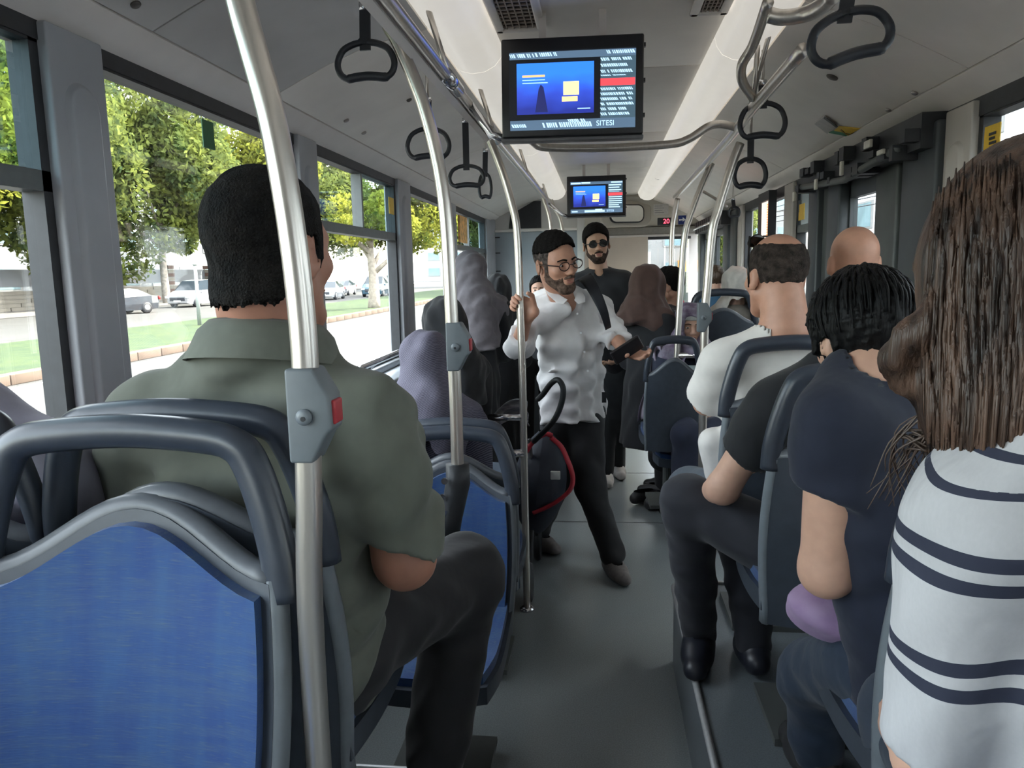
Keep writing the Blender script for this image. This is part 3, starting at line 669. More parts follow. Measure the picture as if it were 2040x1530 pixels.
def grab_px(utop, vtop, uloop, vloop, wpx, hpx, Y, label, **k):
    s = Y/F
    return grab(at(utop, vtop, Y=Y), at(uloop, vloop, Y=Y), wpx*s, hpx*s, label, **k)
grab_px(727, 12, 727, 84, 57, 66, 2.0, 'black hanging grab strap nearest on the left side')
grab_px(852, 200, 852, 256, 42, 54, 2.9, 'black grab strap half hidden by the second pole')
grab_px(927, 240, 929, 330, 34, 38, 3.5, 'black grab strap right of the second pole')
grab_px(967, 300, 966, 345, 12, 46, 4.3, 'black grab strap seen edge on behind the third pole', r=0.008)
grab_px(1690, -15, 1683, 25, 70, 78, 1.7, 'large tilted black grab strap at upper right', tilt=math.radians(-14), r=0.0095)
grab_px(1519, 165, 1520, 205, 41, 60, 3.0, 'black grab strap hanging at the right rail joint', r=0.0095)
grab_px(1496, 270, 1495, 316, 29, 50, 3.6, 'black grab strap lowest on the right side', r=0.0105)
grab_px(1460, 396, 1463, 412, 10, 18, 6.2, 'tiny dark grab strap far along the right side', r=0.008)
# ------------------------------------------------------------------ passenger information screens
CASE = mat('screen_case', (0.012, 0.013, 0.016), 0.35, var=0.1, scale=40)
def em(name, c, s): return mat(name, tuple(x*0.25 for x in c), 0.4, emit=c, estr=s*0.36, var=0.02)
def screen_img():
    m = bpy.data.materials.new('screen_picture'); m.use_nodes = True; N = m.node_tree.nodes; L = m.node_tree.links
    b = N['Principled BSDF']; tc = N.new('ShaderNodeTexCoord')
    sp = N.new('ShaderNodeSeparateXYZ'); L.new(tc.outputs['Generated'], sp.inputs[0])
    nz = N.new('ShaderNodeTexNoise'); nz.inputs['Scale'].default_value = 3; L.new(tc.outputs['Generated'], nz.inputs['Vector'])
    ad = N.new('ShaderNodeMath'); ad.operation = 'MULTIPLY_ADD'; ad.inputs[1].default_value = 0.35; L.new(nz.outputs['Fac'], ad.inputs[0]); L.new(sp.outputs['Z'], ad.inputs[2])
    cr = N.new('ShaderNodeValToRGB'); cr.color_ramp.elements[0].color = (0.012, 0.02, 0.16, 1); cr.color_ramp.elements[0].position = 0.25; cr.color_ramp.elements[1].color = (0.02, 0.13, 0.62, 1); cr.color_ramp.elements[1].position = 0.95
    e = cr.color_ramp.elements.new(0.55); e.color = (0.02, 0.045, 0.33, 1)
    L.new(ad.outputs[0], cr.inputs[0]); L.new(cr.outputs[0], b.inputs['Emission Color']); b.inputs['Emission Strength'].default_value = 0.26
    L.new(cr.outputs[0], b.inputs['Base Color']); b.inputs['Roughness'].default_value = 0.25
    return m
IMG = screen_img()
def tv(corner_px, Y, label, rows_col, strokes):
    (tlx, tly), (brx, bry) = corner_px
    a = at(tlx, tly, Y=Y); b = at(brx, bry, Y=Y)
    W = b.x-a.x; Hh = a.z-b.z
    e = empty('passenger_screen', ((a.x+b.x)/2, Y, b.z), label=label, cat='screen')
    X0 = -W/2
    B((X0, 0, 0), (X0+W, 0.055, Hh)).build('casing', CASE, e, bevel=0.006)
    B((X0-0.004, 0.01, -0.012), (X0+W+0.002, 0.06, 0.0)).build('lower_lip', mat('lip_grey', (0.12, 0.12, 0.13), 0.4), e, bevel=0.003)
    def P(x0, z0, x1, z1, m, nm, d=0.0): return B((X0+W*x0, -0.002-d, Hh*(1-z1)), (X0+W*x1, 0.001-d, Hh*(1-z0))).build(nm, m, e)
    bar = em('screen_bar', (0.05, 0.085, 0.13), 0.75); panel = em('screen_panel', (0.03, 0.055, 0.075), 0.8)
    P(0.055, 0.13, 0.945, 0.93, em('screen_black', (0.006, 0.008, 0.012), 0.3), 'screen')
    P(0.06, 0.145, 0.945, 0.215, bar, 'title_bar', 0.001); P(0.06, 0.83, 0.945, 0.93, bar, 'footer_bar', 0.001)
    P(0.70, 0.215, 0.945, 0.83, panel, 'stop_list', 0.001)
    P(0.11, 0.255, 0.655, 0.77, IMG, 'picture', 0.001)
    P(0.44, 0.45, 0.55, 0.585, em('screen_yellow', (0.75, 0.62, 0.22), 0.85), 'yellow_panel', 0.002); P(0.43, 0.60, 0.54, 0.65, em('screen_amber', (0.75, 0.5, 0.2), 0.8), 'amber_panel', 0.002)
    P(0.15, 0.375, 0.31, 0.395, em('screen_orange', (0.75, 0.33, 0.13), 0.8), 'caption', 0.002); P(0.15, 0.42, 0.31, 0.428, em('screen_cyan', (0.25, 0.45, 0.8), 0.8), 'caption', 0.002); P(0.15, 0.45, 0.33, 0.458, em('screen_cyan', (0.25, 0.45, 0.8), 0.8), 'caption', 0.002)
    P(0.54, 0.72, 0.63, 0.73, em('screen_cyan', (0.25, 0.45, 0.8), 0.8), 'caption', 0.002)
    # dark figure
    MB().prism([(X0+W*0.24, Hh*0.25), (X0+W*0.33, Hh*0.25), (X0+W*0.30, Hh*0.50), (X0+W*0.28, Hh*0.53), (X0+W*0.265, Hh*0.48)], -0.004, -0.002).build('figure', em('screen_navy', (0.015, 0.02, 0.10), 0.5), e)
    P(0.70, 0.435, 0.94, 0.505, em('screen_red', (0.75, 0.04, 0.05), 0.85), 'red_row', 0.002)
    txt = em('screen_text', rows_col, 0.8)
    def line(x0, x1, zc, h, seed):
        r = random.Random(seed); mb = MB(); x = x0; lean = 0.012
        while x < x1:
            w_ = r.uniform(0.006, 0.013)
            xa, xb, zt, zb = X0+W*x, X0+W*(x+w_), Hh*(1-zc+h/2), Hh*(1-zc-h/2)
            if strokes:
                mb.add([(xa-W*lean, -0.0055, zt), (xb-W*lean, -0.0055, zt), (xb, -0.0055, zb), (xa, -0.0055, zb)], [(0, 1, 2, 3)])
            x += w_+r.uniform(0.003, 0.006)+(0.012 if r.random() < 0.12 else 0)
        if not strokes: mb.add([(X0+W*x0, -0.0055, Hh*(1-zc+h/2)), (X0+W*x1, -0.0055, Hh*(1-zc+h/2)), (X0+W*x1, -0.0055, Hh*(1-zc-h/2)), (X0+W*x0, -0.0055, Hh*(1-zc-h/2))], [(0, 1, 2, 3)])
        mb.build('text_line', txt, e)
    line(0.07, 0.24, 0.18, 0.038, 1); line(0.25, 0.40, 0.175, 0.038, 2); line(0.75, 0.94, 0.175, 0.034, 3)
    for k, zc in enumerate((0.245, 0.305, 0.365, 0.405)): line(0.71, 0.92-0.03*(k % 2), zc, 0.03 if k < 3 else 0.012, 5+k)
    for k in range(6): line(0.71, 0.93-0.05*(k == 4)-0.03*(k == 5), 0.54+0.05*k, 0.027, 12+k)
    line(0.08, 0.18, 0.885, 0.034, 20); line(0.48, 0.60, 0.845, 0.03, 21); line(0.30, 0.64, 0.885, 0.05, 22)
    text('text_line', 'SITESI', Hh*0.075, frame((X0+W*0.735, -0.0055, Hh*0.117), (1, 0, 0), (0, -1, 0)), txt, e)
    # arm from the lower corner to the left handrail, tabs to the ceiling
    ex = e.location.x
    MB().tube([(X0+0.01, 0.03, 0.0), (X0-0.04, 0.04, 0.02), (-0.443-ex, 0.05, 2.12-b.z)], 0.014, 8).build('rail_arm', CHROME, e, smooth=True)
    for sx in (-0.1, 0.1): B((sx-0.012, 0.05, Hh-0.02), (sx+0.012, 0.056, 2.404-b.z)).build('ceiling_tab', TRIMW, e)
    for zz in (0.2, 0.55, 0.9): B((X0+W, 0.012, Hh*zz-0.006), (X0+W+0.006, 0.03, Hh*zz+0.006)).build('side_clip', CASE, e)
    return e
t1 = tv(((996, 80), (1281, 265)), 2.66, 'near black hanging screen with blue picture and red row', (0.30, 0.46, 0.62), True); t1.rotation_euler = (0, math.radians(0.6), 0)
t2 = tv(((1129, 352), (1247, 428)), 6.5, 'far smaller hanging screen near the bus front', (0.30, 0.55, 0.58), False)
# small ceiling camera
cm = empty('ceiling_camera', at(1312, 338, Z=2.40), label='tiny dark camera knob on the ceiling right of far screen', cat='camera')
MB().lathe([(0.02, 0.0), (0.02, -0.03), (0.035, -0.04), (0.03, -0.075), (0.01, -0.085)], 14).build('dome', DARKM, cm, smooth=True)
# grey low partition and rail behind the man in white
lp = empty('low_partition', (-0.55, 5.6, 0), label='low grey partition with steel rail behind the man in white', cat='partition')
B((-0.35, 0, 0.05), (0.33, 0.03, 1.02)).build('panel', mat('partition_slate', (0.16, 0.185, 0.215), 0.5, var=0.05, scale=5), lp, bevel=0.01)
MB().tube([(-0.35, 0.0, 1.06), (0.33, 0.0, 1.06)], 0.016, 10).build('rail', CHROME, lp, smooth=True)
# front equipment: ticket unit / cream cabinet near the front door
cb = empty('cream_cabinet', (0.22, 8.9, 0), label='cream moulded cabinet with dark vents beside the front steps', cat='cabinet')
B((-0.35, 0, 0), (0.35, 0.4, 1.25)).build('body', mat('cream', (0.66, 0.60, 0.47), 0.5, var=0.03, scale=5), cb, bevel=0.03)
for z in (0.55, 0.98):
    for k in range(3): B((-0.16, -0.006, z+k*0.025), (-0.07, 0.002, z+0.012+k*0.025)).build('vent_slot', BLACKR, cb)
B((-0.35, -0.004, 0.86), (0.35, 0.0, 0.868)).build('seam', mat('seam_brown', (0.25, 0.2, 0.14)), cb)
# ------------------------------------------------------------------ stroller
st = empty('stroller', (-0.30, 3.72, 0), label='navy stroller with red piping and black loop handle', cat='stroller')
NAVY = mat('stroller_navy', (0.016, 0.02, 0.034), 0.7, var=0.1, scale=40, bump=0.1, bscale=30); RED = mat('stroller_red', (0.42, 0.02, 0.035), 0.6, var=0.08)
def bag(u, v):
    a = -math.pi*0.5+math.pi*u*2; prof = math.sin(math.pi*min(1, v*0.92+0.06))**0.6
    cxn = -0.03+0.05*v
    return (cxn+0.135*prof*math.cos(a), 0.03*v+0.17*prof*math.sin(a), 0.26+0.50*v)
MB().grid(bag, 24, 14).build('seat_body', NAVY, st, smooth=True)
rp_ = [at(1098, 872, Y=3.62), at(1118, 890, Y=3.6), at(1132, 920, Y=3.58), at(1141, 950, Y=3.57), at(1136, 975, Y=3.57), at(1115, 995, Y=3.58), at(1090, 1010, Y=3.58), at(1062, 1022, Y=3.58)]
MB().tube(smooth_path([p-st.location for p in rp_], 6), 0.017, 10, flat=0.6).build('red_piping', RED, st, smooth=True)
rp_ = [at(1048, 900, Y=3.60), at(1062, 880, Y=3.6), at(1085, 865, Y=3.6), at(1100, 868, Y=3.61)]
MB().tube(smooth_path([p-st.location for p in rp_], 6), 0.012, 8).build('red_piping', RED, st, smooth=True)
rp_ = [at(1063, 880, Y=3.55), at(1085, 858, Y=3.5), at(1105, 835, Y=3.46), at(1118, 805, Y=3.44), at(1122, 775, Y=3.43), at(1112, 757, Y=3.43), at(1098, 764, Y=3.45), at(1082, 785, Y=3.5), at(1072, 795, Y=3.55)]
MB().tube(smooth_path([p-st.location for p in rp_], 6), 0.0135, 10).build('loop_handle', mat('handle_black', (0.012, 0.014, 0.016), 0.5), st, smooth=True)
mb = MB()
for sx in (-0.16, -0.04):
    mb.tube([(sx, -0.28, 0.12), (sx, 0.02, 0.35), (sx, -0.12, 0.75)], 0.011, 8); mb.tube([(sx, 0.02, 0.35), (sx, 0.25, 0.1)], 0.011, 8)
mb.build('frame', mat('frame_dark', (0.05, 0.05, 0.055), 0.4, 0.5), st, smooth=True)
for (x, y) in ((-0.16, -0.28), (-0.04, -0.28), (-0.16, 0.25), (-0.04, 0.25)):
    M = Matrix.Translation((x, y, 0.095)) @ Matrix.Rotation(math.radians(90), 4, 'Y')
    wv = MB().lathe([(0.055, -0.014), (0.088, -0.016), (0.095, 0), (0.088, 0.016), (0.055, 0.014)], 22, M).build('wheel', BLACKR, st, smooth=True)
    MB().lathe([(0.05, -0.012), (0.052, 0), (0.05, 0.012)], 16, M).build('hub', mat('hub_grey', (0.25, 0.25, 0.26), 0.4), wv, smooth=True)
# folded pale striped canopy draped over the stroller bar
def canopy(u, v):
    p = at(972+ (1052-972)*u, 838-48*math.sin(min(1, u*1.05)*math.pi*0.62)+62*v*(0.5+0.5*u), Y=3.5)
    return (p.x-st.location.x, 0.03*math.sin(v*14)+(-0.30+0.12*v), p.z)
MB().slab(canopy, 18, 10, (0, 0.02, 0)).build('folded_canopy', mat('canopy_pale', (0.50, 0.49, 0.50), 0.7, col2=(0.20, 0.20, 0.24), scale=14, stretch=(1, 1, 6)), st, smooth=True)
B((0.07, -0.30, 0.60), (0.115, -0.285, 0.64)).build('buckle', mat('buckle', (0.6, 0.6, 0.58), 0.3, 0.6), st, bevel=0.004)
# ------------------------------------------------------------------ street outside
GZ = -0.35
def gplane(name, x0, x1, y0, y1, z, m): return tag(B((x0, y0, z-0.1), (x1, y1, z)).build(name, m), kind=ST)
ASPH = mat('asphalt_pale', (0.06, 0.057, 0.054), 0.9, var=0.10, scale=0.6)
gplane('ground', -60, 60, -40, 220, GZ, ASPH)
GRASS = mat('grass_green', (0.014, 0.034, 0.007), 0.95, var=0.3, scale=2.5, col2=(0.034, 0.054, 0.010), bump=0.6, bscale=20)
gplane('ground_verge', -17.2, -11.15, -20, 160, GZ+0.16, GRASS)
gplane('ground_pavement', -44, -31.5, -20, 160, GZ+0.12, mat('pavement', (0.14, 0.13, 0.12), 0.9, var=0.1, scale=1.5))
LINE = mat('road_paint', (0.18, 0.18, 0.175), 0.8, var=0.05)
kb = tag(B((-11.16, -20, GZ), (-11.14, 160, GZ+0.1)).build('kerb', mat('kerb_joint', (0.30, 0.24, 0.2), 0.9)), kind=ST)
KM = mat('kerb_stone', (0.115, 0.08, 0.06), 0.9, var=0.15, scale=1.2)
k0 = None
for k in range(46):
    if k0 is None: k0 = B((-0.16, 0.012, 0), (0.16, 0.988, 0.2)).build('kerb_stone', KM, kb, bevel=0.015); o = k0
    else: o = k0.copy(); COL.objects.link(o)
    o.location = (-11.05, 8+k*1.0, GZ)
k1 = None
for k in range(14):
    if k1 is None: k1 = B((-0.16, 0.02, 0), (0.16, 7.98, 0.2)).build('kerb_stone', KM, kb); o = k1
    else: o = k1.copy(); COL.objects.link(o)
    o.location = (-11.05, 54+k*8.0, GZ)
for k in range(12):
    tag(B((-7.6, 4+k*9, GZ), (-7.45, 8.5+k*9, GZ+0.006)).build('trim_%d' % (10+k), LINE), kind=ST)
tag(B((-10.6, -10, GZ), (-10.48, 150, GZ+0.006)).build('trim_30', LINE), kind=ST)
# ---- cars
def make_car(name, L, W, stations, paint, label, loc, rz, detail=None):
    # stations: (t, halfwidth, z_low, z_belt, z_roof, roof_halfwidth)
    e = empty(name, loc, rz, label, 'car')
    body = MB(); gl = MB(); roof = MB()
    secs = []
    for (t, w, zl, zb, zr, rw) in stations:
        y = (t-0.5)*L
        secs.append([(-w*0.94, y, zl), (-w, y, zl+(zb-zl)*0.45), (-w*0.97, y, zb), (-rw, y, zr), (rw, y, zr), (w*0.97, y, zb), (w, y, zl+(zb-zl)*0.45), (w*0.94, y, zl)])
    for s0, s1 in zip(secs[:-1], secs[1:]):
        cab = (s0[3][2]-s0[2][2] > 0.05) or (s1[3][2]-s1[2][2] > 0.05)
        cabfull = (s0[3][2]-s0[2][2] > 0.05) and (s1[3][2]-s1[2][2] > 0.05)
        for i in range(7):
            q = [s0[i], s0[i+1], s1[i+1], s1[i]]
            tgt = body
            if i in (2, 4) and cab: tgt = gl
            if i == 3 and cab and not cabfull: tgt = gl
            tgt.add(q, [(0, 1, 2, 3)])
        body.add([s0[0], s0[7], s1[7], s1[0]], [(0, 1, 2, 3)])
    body.add(secs[0], [tuple(range(8))]); body.add(secs[-1], [tuple(range(8))])
    PM = mat(name+'_paint', paint, 0.25, 0.2, var=0.02, coat=0.6)
    body.build('body', PM, e, smooth=True, auto=40)
    gl.build('windows', mat('car_glass', (0.03, 0.04, 0.05), 0.08, var=0.05), e)
    ws = []
    for t in (0.185, 0.80):
        for s in (-1, 1):
            M = Matrix.Translation((s*(W/2-0.10), (t-0.5)*L, 0.32)) @ Matrix.Rotation(math.radians(90), 4, 'Y')
            w_ = MB().lathe([(0.20, -0.1), (0.31, -0.1), (0.325, 0), (0.31, 0.1), (0.20, 0.1)], 18, M).build('wheel', BLACKR, e, smooth=True)
            MB().lathe([(0.19, -0.103), (0.10, -0.11), (0.02, -0.112), (0.02, 0.112), (0.10, 0.11), (0.19, 0.103)], 14, M).build('hub_cap', mat('hub_silver', (0.6, 0.6, 0.62), 0.3, 0.7), w_, smooth=True)
    y0 = -L/2
    for s in (-1, 1):
        B((s*W*0.40-0.16, y0-0.02, 0.62), (s*W*0.40+0.16, y0+0.10, 0.78)).build('headlight', mat('lamp_glass', (0.75, 0.78, 0.8), 0.1), e, bevel=0.03)
        B((s*W*0.40-0.14, -y0-0.06, 0.75), (s*W*0.40+0.14, -y0+0.02, 0.95)).build('taillight', mat('lamp_red', (0.4, 0.02, 0.02), 0.2), e, bevel=0.03)
        B((s*(W/2+0.02)-0.06, y0+L*0.30, 0.95), (s*(W/2+0.02)+0.06, y0+L*0.33, 1.07)).build('side_mirror', PM, e, bevel=0.02)
    B((-W*0.30, y0-0.03, 0.45), (W*0.30, y0+0.05, 0.66)).build('grille', mat('grille_dark', (0.04, 0.045, 0.055), 0.4), e, bevel=0.02)
    B((-0.26, y0-0.04, 0.38), (0.26, y0, 0.49)).build('number_plate', mat('plate_white', (0.75, 0.75, 0.73), 0.5), e)
    return e
SEDAN = [(0, 0.72, 0.28, 0.62, 0.63, 0.68), (0.04, 0.84, 0.22, 0.72, 0.73, 0.80), (0.24, 0.88, 0.20, 0.88, 0.90, 0.80), (0.30, 0.89, 0.20, 0.92, 0.94, 0.74), (0.46, 0.90, 0.20, 0.93, 1.40, 0.60), (0.62, 0.90, 0.20, 0.95, 1.44, 0.60), (0.74, 0.89, 0.20, 0.97, 1.36, 0.58), (0.88, 0.88, 0.22, 1.0, 1.02, 0.72), (0.97, 0.84, 0.26, 0.98, 0.99, 0.74), (1.0, 0.74, 0.34, 0.85, 0.86, 0.68)]
VAN = [(0, 0.74, 0.30, 0.70, 0.72, 0.68), (0.03, 0.86, 0.24, 0.85, 0.87, 0.80), (0.17, 0.90, 0.22, 1.05, 1.07, 0.80), (0.22, 0.90, 0.22, 1.10, 1.12, 0.76), (0.38, 0.91, 0.22, 1.12, 1.75, 0.68), (0.70, 0.91, 0.22, 1.14, 1.82, 0.70), (0.95, 0.91, 0.24, 1.14, 1.80, 0.70), (0.985, 0.90, 0.30, 1.12, 1.20, 0.82), (1.0, 0.86, 0.36, 0.95, 0.97, 0.80)]
c = at(235, 628, Z=GZ)
make_car('dark_sedan', 4.5, 1.8, SEDAN, (0.045, 0.05, 0.06), 'dark grey sedan on the far carriageway, left of the green shirt man', (-26.9, 40.3, GZ), -0.40)
make_car('white_van', 4.5, 1.85, VAN, (0.42, 0.42, 0.43), 'white van behind the dark sedan on the far carriageway', (-27.6, 50.5, GZ), -0.08)
make_car('white_minivan', 4.8, 1.95, VAN, (0.34, 0.40, 0.44), 'pale van just right of the green shirt man\'s face', (-20.3, 49.0, GZ), 0.15)
make_car('white_hatchback', 4.2, 1.8, SEDAN, (0.40, 0.42, 0.44), 'small white car seen left of the verge tree trunk', (-21.6, 60.0, GZ), 0.1)
make_car('blue_hatchback', 4.2, 1.8, VAN, (0.035, 0.085, 0.125), 'blue green car seen through the left window near second pole', (-19.4, 66.0, GZ), 0.05)
make_car('parked_wagon', 4.3, 1.8, SEDAN, (0.25, 0.25, 0.26), 'pale car behind the trunk of the verge tree', (-24.5, 72.0, GZ), 0.1)
make_car('white_pickup', 4.6, 1.85, VAN, (0.82, 0.84, 0.85), 'white car ahead of the bus seen through the windscreen', (2.35, 17.5, GZ), PI+0.1)
# ---- trees
def leaf_mat(name, c1, c2):
    m = bpy.data.materials.new(name); m.use_nodes = True; N = m.node_tree.nodes; L = m.node_tree.links
    N.remove(N['Principled BSDF']); out = N['Material Output']
    tc = N.new('ShaderNodeTexCoord'); nz = N.new('ShaderNodeTexNoise'); nz.inputs['Scale'].default_value = 0.55; nz.inputs['Detail'].default_value = 6; nz.inputs['Roughness'].default_value = 0.75
    L.new(tc.outputs['Object'], nz.inputs['Vector'])
    cr = N.new('ShaderNodeValToRGB'); cr.color_ramp.elements[0].position = 0.38; cr.color_ramp.elements[0].color = (*c1, 1); cr.color_ramp.elements[1].position = 0.66; cr.color_ramp.elements[1].color = (*c2, 1)
    L.new(nz.outputs['Fac'], cr.inputs[0])
    d = N.new('ShaderNodeBsdfDiffuse'); t = N.new('ShaderNodeBsdfTranslucent'); mx = N.new('ShaderNodeMixShader'); mx.inputs[0].default_value = 0.4
    L.new(cr.outputs[0], d.inputs[0]); L.new(cr.outputs[0], t.inputs[0]); L.new(d.outputs[0], mx.inputs[1]); L.new(t.outputs[0], mx.inputs[2]); L.new(mx.outputs[0], out.inputs[0])
    return m
LEAF = [leaf_mat('leaves_yellow_green', (0.05, 0.08, 0.02), (0.40, 0.39, 0.06)), leaf_mat('leaves_green', (0.045, 0.07, 0.032), (0.24, 0.27, 0.06))]
BARK = mat('bark', (0.28, 0.24, 0.20), 0.95, var=0.25, scale=6, bump=0.5, bscale=12)
def foliage_mesh(seed, n, rx, rz, zc, ls, lobes=16):
    r = np.random.default_rng(seed)
    cs = []
    for k in range(lobes):
        a = r.uniform(0, 2*math.pi); q = r.uniform(0.25, 0.8); cs.append((rx*q*math.cos(a), rx*q*math.sin(a), zc+rz*r.uniform(-0.75, 0.75)*math.sqrt(max(0.1, 1-q*q)), r.uniform(0.28, 0.5)))
    cs = np.array(cs); idx = r.integers(0, lobes, n)
    d = r.normal(size=(n, 3)); d /= np.linalg.norm(d, axis=1)[:, None]
    rad = r.uniform(0.45, 1.0, n)**0.5
    P = cs[idx, :3]+d*(rad*cs[idx, 3])[:, None]*np.array([rx, rx, rz])*0.95
    u = r.normal(size=(n, 3)); u /= np.linalg.norm(u, axis=1)[:, None]; v = np.cross(u, r.normal(size=(n, 3))); v /= np.linalg.norm(v, axis=1)[:, None]
    s = ls*r.uniform(0.6, 1.3, n)[:, None]
    V = np.stack([P-u*s, P+v*s*0.5, P+u*s, P-v*s*0.5], 1).reshape(-1, 3)
    me = bpy.data.meshes.new('foliage'); me.from_pydata(V.tolist(), [], (np.arange(n)[:, None]*4+np.arange(4)).tolist()); return me
def make_tree(name, h, fm, m, trunk_r, loc, rz, label, sc=1.0):
    e = empty(name, loc, rz, label, 'tree', 'street trees'); e.scale = (sc, sc, sc)
    mb = MB(); mb.tube(smooth_path([(0, 0, 0), (0.05, 0.02, h*0.25), (-0.05, 0.05, h*0.5), (0.1, 0, h*0.8)], 4), [trunk_r*(1-0.7*k/12) for k in range(13)], 9)
    r = random.Random(len(name))
    for k in range(6):
        a = k*1.05; mb.tube([(0, 0, h*(0.3+0.06*k)), (math.cos(a)*h*0.14, math.sin(a)*h*0.14, h*(0.42+0.06*k)), (math.cos(a)*h*0.24, math.sin(a)*h*0.24, h*(0.52+0.05*k))], [trunk_r*0.45, trunk_r*0.3, trunk_r*0.12], 6)
    mb.build('trunk', BARK, e, smooth=True)
    f = bpy.data.objects.new('foliage', fm); COL.objects.link(f); f.parent = e; tag(f, kind='stuff')
    if not fm.materials: fm.materials.append(m)
    return e
FM = [foliage_mesh(1, 30000, 6.0, 7.0, 9.4, 0.24, 26), foliage_mesh(2, 30000, 6.0, 7.2, 9.6, 0.24, 26), foliage_mesh(3, 6000, 2.4, 2.0, 4.6, 0.13, 10), foliage_mesh(5, 30000, 6.0, 7.0, 9.5, 0.24, 26)]
TL = [('plane_tree', 14, 0, 0, (-33.0, 33.5), 0.4, 'yellow green tree filling the left half of the big left window', 1.0),
      ('plane_tree', 14, 1, 1, (-33.5, 43.5), 1.7, 'tall green tree directly behind the green window sticker', 1.0),
      ('plane_tree', 14, 3, 1, (-33.0, 25.0), 3.0, 'tree behind the wide left window pillar', 0.95),
      ('plane_tree', 14, 0, 0, (-33.0, 17.5), 5.0, 'tree in the narrow left edge window', 0.95),
      ('plane_tree', 14, 1, 1, (-32.5, 55.0), 4.0, 'tree hidden mostly by the green shirt man\'s head', 1.0),
      ('plane_tree', 14, 0, 0, (-32.0, 68.0), 2.0, 'bright yellow green tree right of the green shirt man\'s head', 1.05),
      ('plane_tree', 14, 3, 1, (-31.0, 84.0), 0.9, 'tree beyond the sliding pane with yellow sticker', 1.1),
      ('plane_tree', 14, 0, 0, (-24.0, 96.0), 2.6, 'bright tree between the third pillar and second pole', 1.1),
      ('plane_tree', 14, 1, 1, (-17.0, 110.0), 5.4, 'far tree low beside the second pole', 1.1),
      ('plane_tree', 14, 3, 1, (-14.0, 135.0), 1.4, 'farthest tree down the left side of the street', 1.1)]
make_tree('plane_tree', 14, FM[1], LEAF[1], 0.3, (9.6, 62, GZ), 0.7, 'green tree seen through the windscreen ahead', 0.5)
for nm, h, fi, mi, (x, y), rz, lab, sc in TL: make_tree(nm, h, FM[fi], LEAF[0 if fi == 0 else 1], 0.32, (x, y, GZ), rz, lab, sc)
p = at(745, 613, Z=GZ+0.16)
make_tree('verge_tree', 6.0, FM[2], LEAF[0], 0.34, (p.x, p.y, GZ+0.1), 0.3, 'young tree on the grass verge right of the green shirt man')
p = at(398, 648, Z=GZ+0.16)
lp_ = empty('sign_post', (p.x, p.y, GZ+0.1), label='thin grey post on the verge left of the green shirt man', cat='post')
MB().tube([(0, 0, 0), (0, 0, 2.3)], [0.075, 0.06], 10).build('post', mat('galvanised', (0.32, 0.34, 0.34), 0.5, 0.4), lp_, smooth=True)
MB().lathe([(0.075, 2.28), (0.085, 2.33), (0.03, 2.40)], 12).build('cap', mat('galvanised', (0.3, 0.3, 0.3)), lp_, smooth=True)
# ---- pedestrian crossing sign
p = at(197, 556, X=-16.0); 
sg = empty('crossing_sign', (p.x, p.y, GZ+0.1), label='blue pedestrian crossing sign with yellow border beside left pillar', cat='road sign')
zc = at(197, 524, X=-16.0).z-GZ-0.1; d = (p-Vector((0, 0, EYE))).length; hh = 32*d/F; hw = 17*d/F
Ms = Matrix.Translation((0, 0, zc)) @ Matrix.Rotation(0.62, 4, 'Z')
B((-hw*1.25, -0.02, -hh), (hw*1.25, 0.02, hh), Ms).build('border_plate', mat('sign_yellow', (0.75, 0.82, 0.03), 0.5, emit=None), sg)
B((-hw*0.85, -0.035, -hh*0.72), (hw*0.85, -0.02, hh*0.72), Ms).build('blue_face', mat('sign_blue', (0.02, 0.14, 0.55), 0.5), sg)
MB().prism([(-hw*0.6, -hh*0.5), (hw*0.6, -hh*0.5), (0, hh*0.35)], -0.042, -0.036, Ms).build('white_triangle', mat('sign_white', (0.8, 0.82, 0.85), 0.5), sg)
mbw = MB(); mbw.tube([Ms @ Vector((-hw*0.16, -0.046, -hh*0.42)), Ms @ Vector((0, -0.046, -hh*0.12)), Ms @ Vector((0, -0.046, hh*0.06))], 0.022, 6); mbw.tube([Ms @ Vector((hw*0.2, -0.046, -hh*0.42)), Ms @ Vector((0, -0.046, -hh*0.12))], 0.022, 6); mbw.lathe([(0.01, -0.03), (0.035, 0), (0.01, 0.03)], 8, Ms @ Matrix.Translation((0, -0.046, hh*0.13)))
mbw.build('walking_figure', LETTER_B, sg)
MB().tube([(0, 0.05, -0.0), (0, 0.05, zc+hh)], 0.04, 8).build('post', mat('galvanised', (0.3, 0.3, 0.3)), sg, smooth=True)
# ---- boundary wall with striped stone piers on the far pavement
bw = empty('boundary_wall', (-36.5, 20, GZ+0.1), label='pale stone boundary wall with striped piers across the street', cat='wall')
STONE = mat('stone_cream', (0.20, 0.18, 0.15), 0.9, var=0.12, scale=1.5); STB = mat('stone_brown', (0.11, 0.06, 0.045), 0.9, var=0.15, scale=2)
c0 = None
for cidx in range(5):
    for k in range(14):
        if c0 is None: c0 = B((-0.2, 0.03, 0), (0.2, 5.97, 0.235)).build('stone_course', STONE, bw); o = c0
        else: o = c0.copy(); COL.objects.link(o)
        o.location = (0.02*(k % 2), -18+k*6+cidx*0.9, cidx*0.25)
B((-0.14, -20, 0), (0.14, 72, 1.24)).build('wall_core', mat('mortar', (0.32, 0.3, 0.28), 0.95), bw)
b1 = b2 = None
for k in range(12):
    y = -14+k*7.0
    for j in range(9):
        mm = STB if (j % 2 == 0 and k % 3 != 1) else STONE
        o = B((-0.35, -0.45, j*0.33), (0.35, 0.45, j*0.33+0.30)).build('pier_stone', mm, bw); o.location = (0.15, y, 0)
B((-0.1, -20, 1.5), (-0.05, 72, 2.6)).build('fence_panel', mat('fence_grey', (0.20, 0.21, 0.23), 0.6), bw)
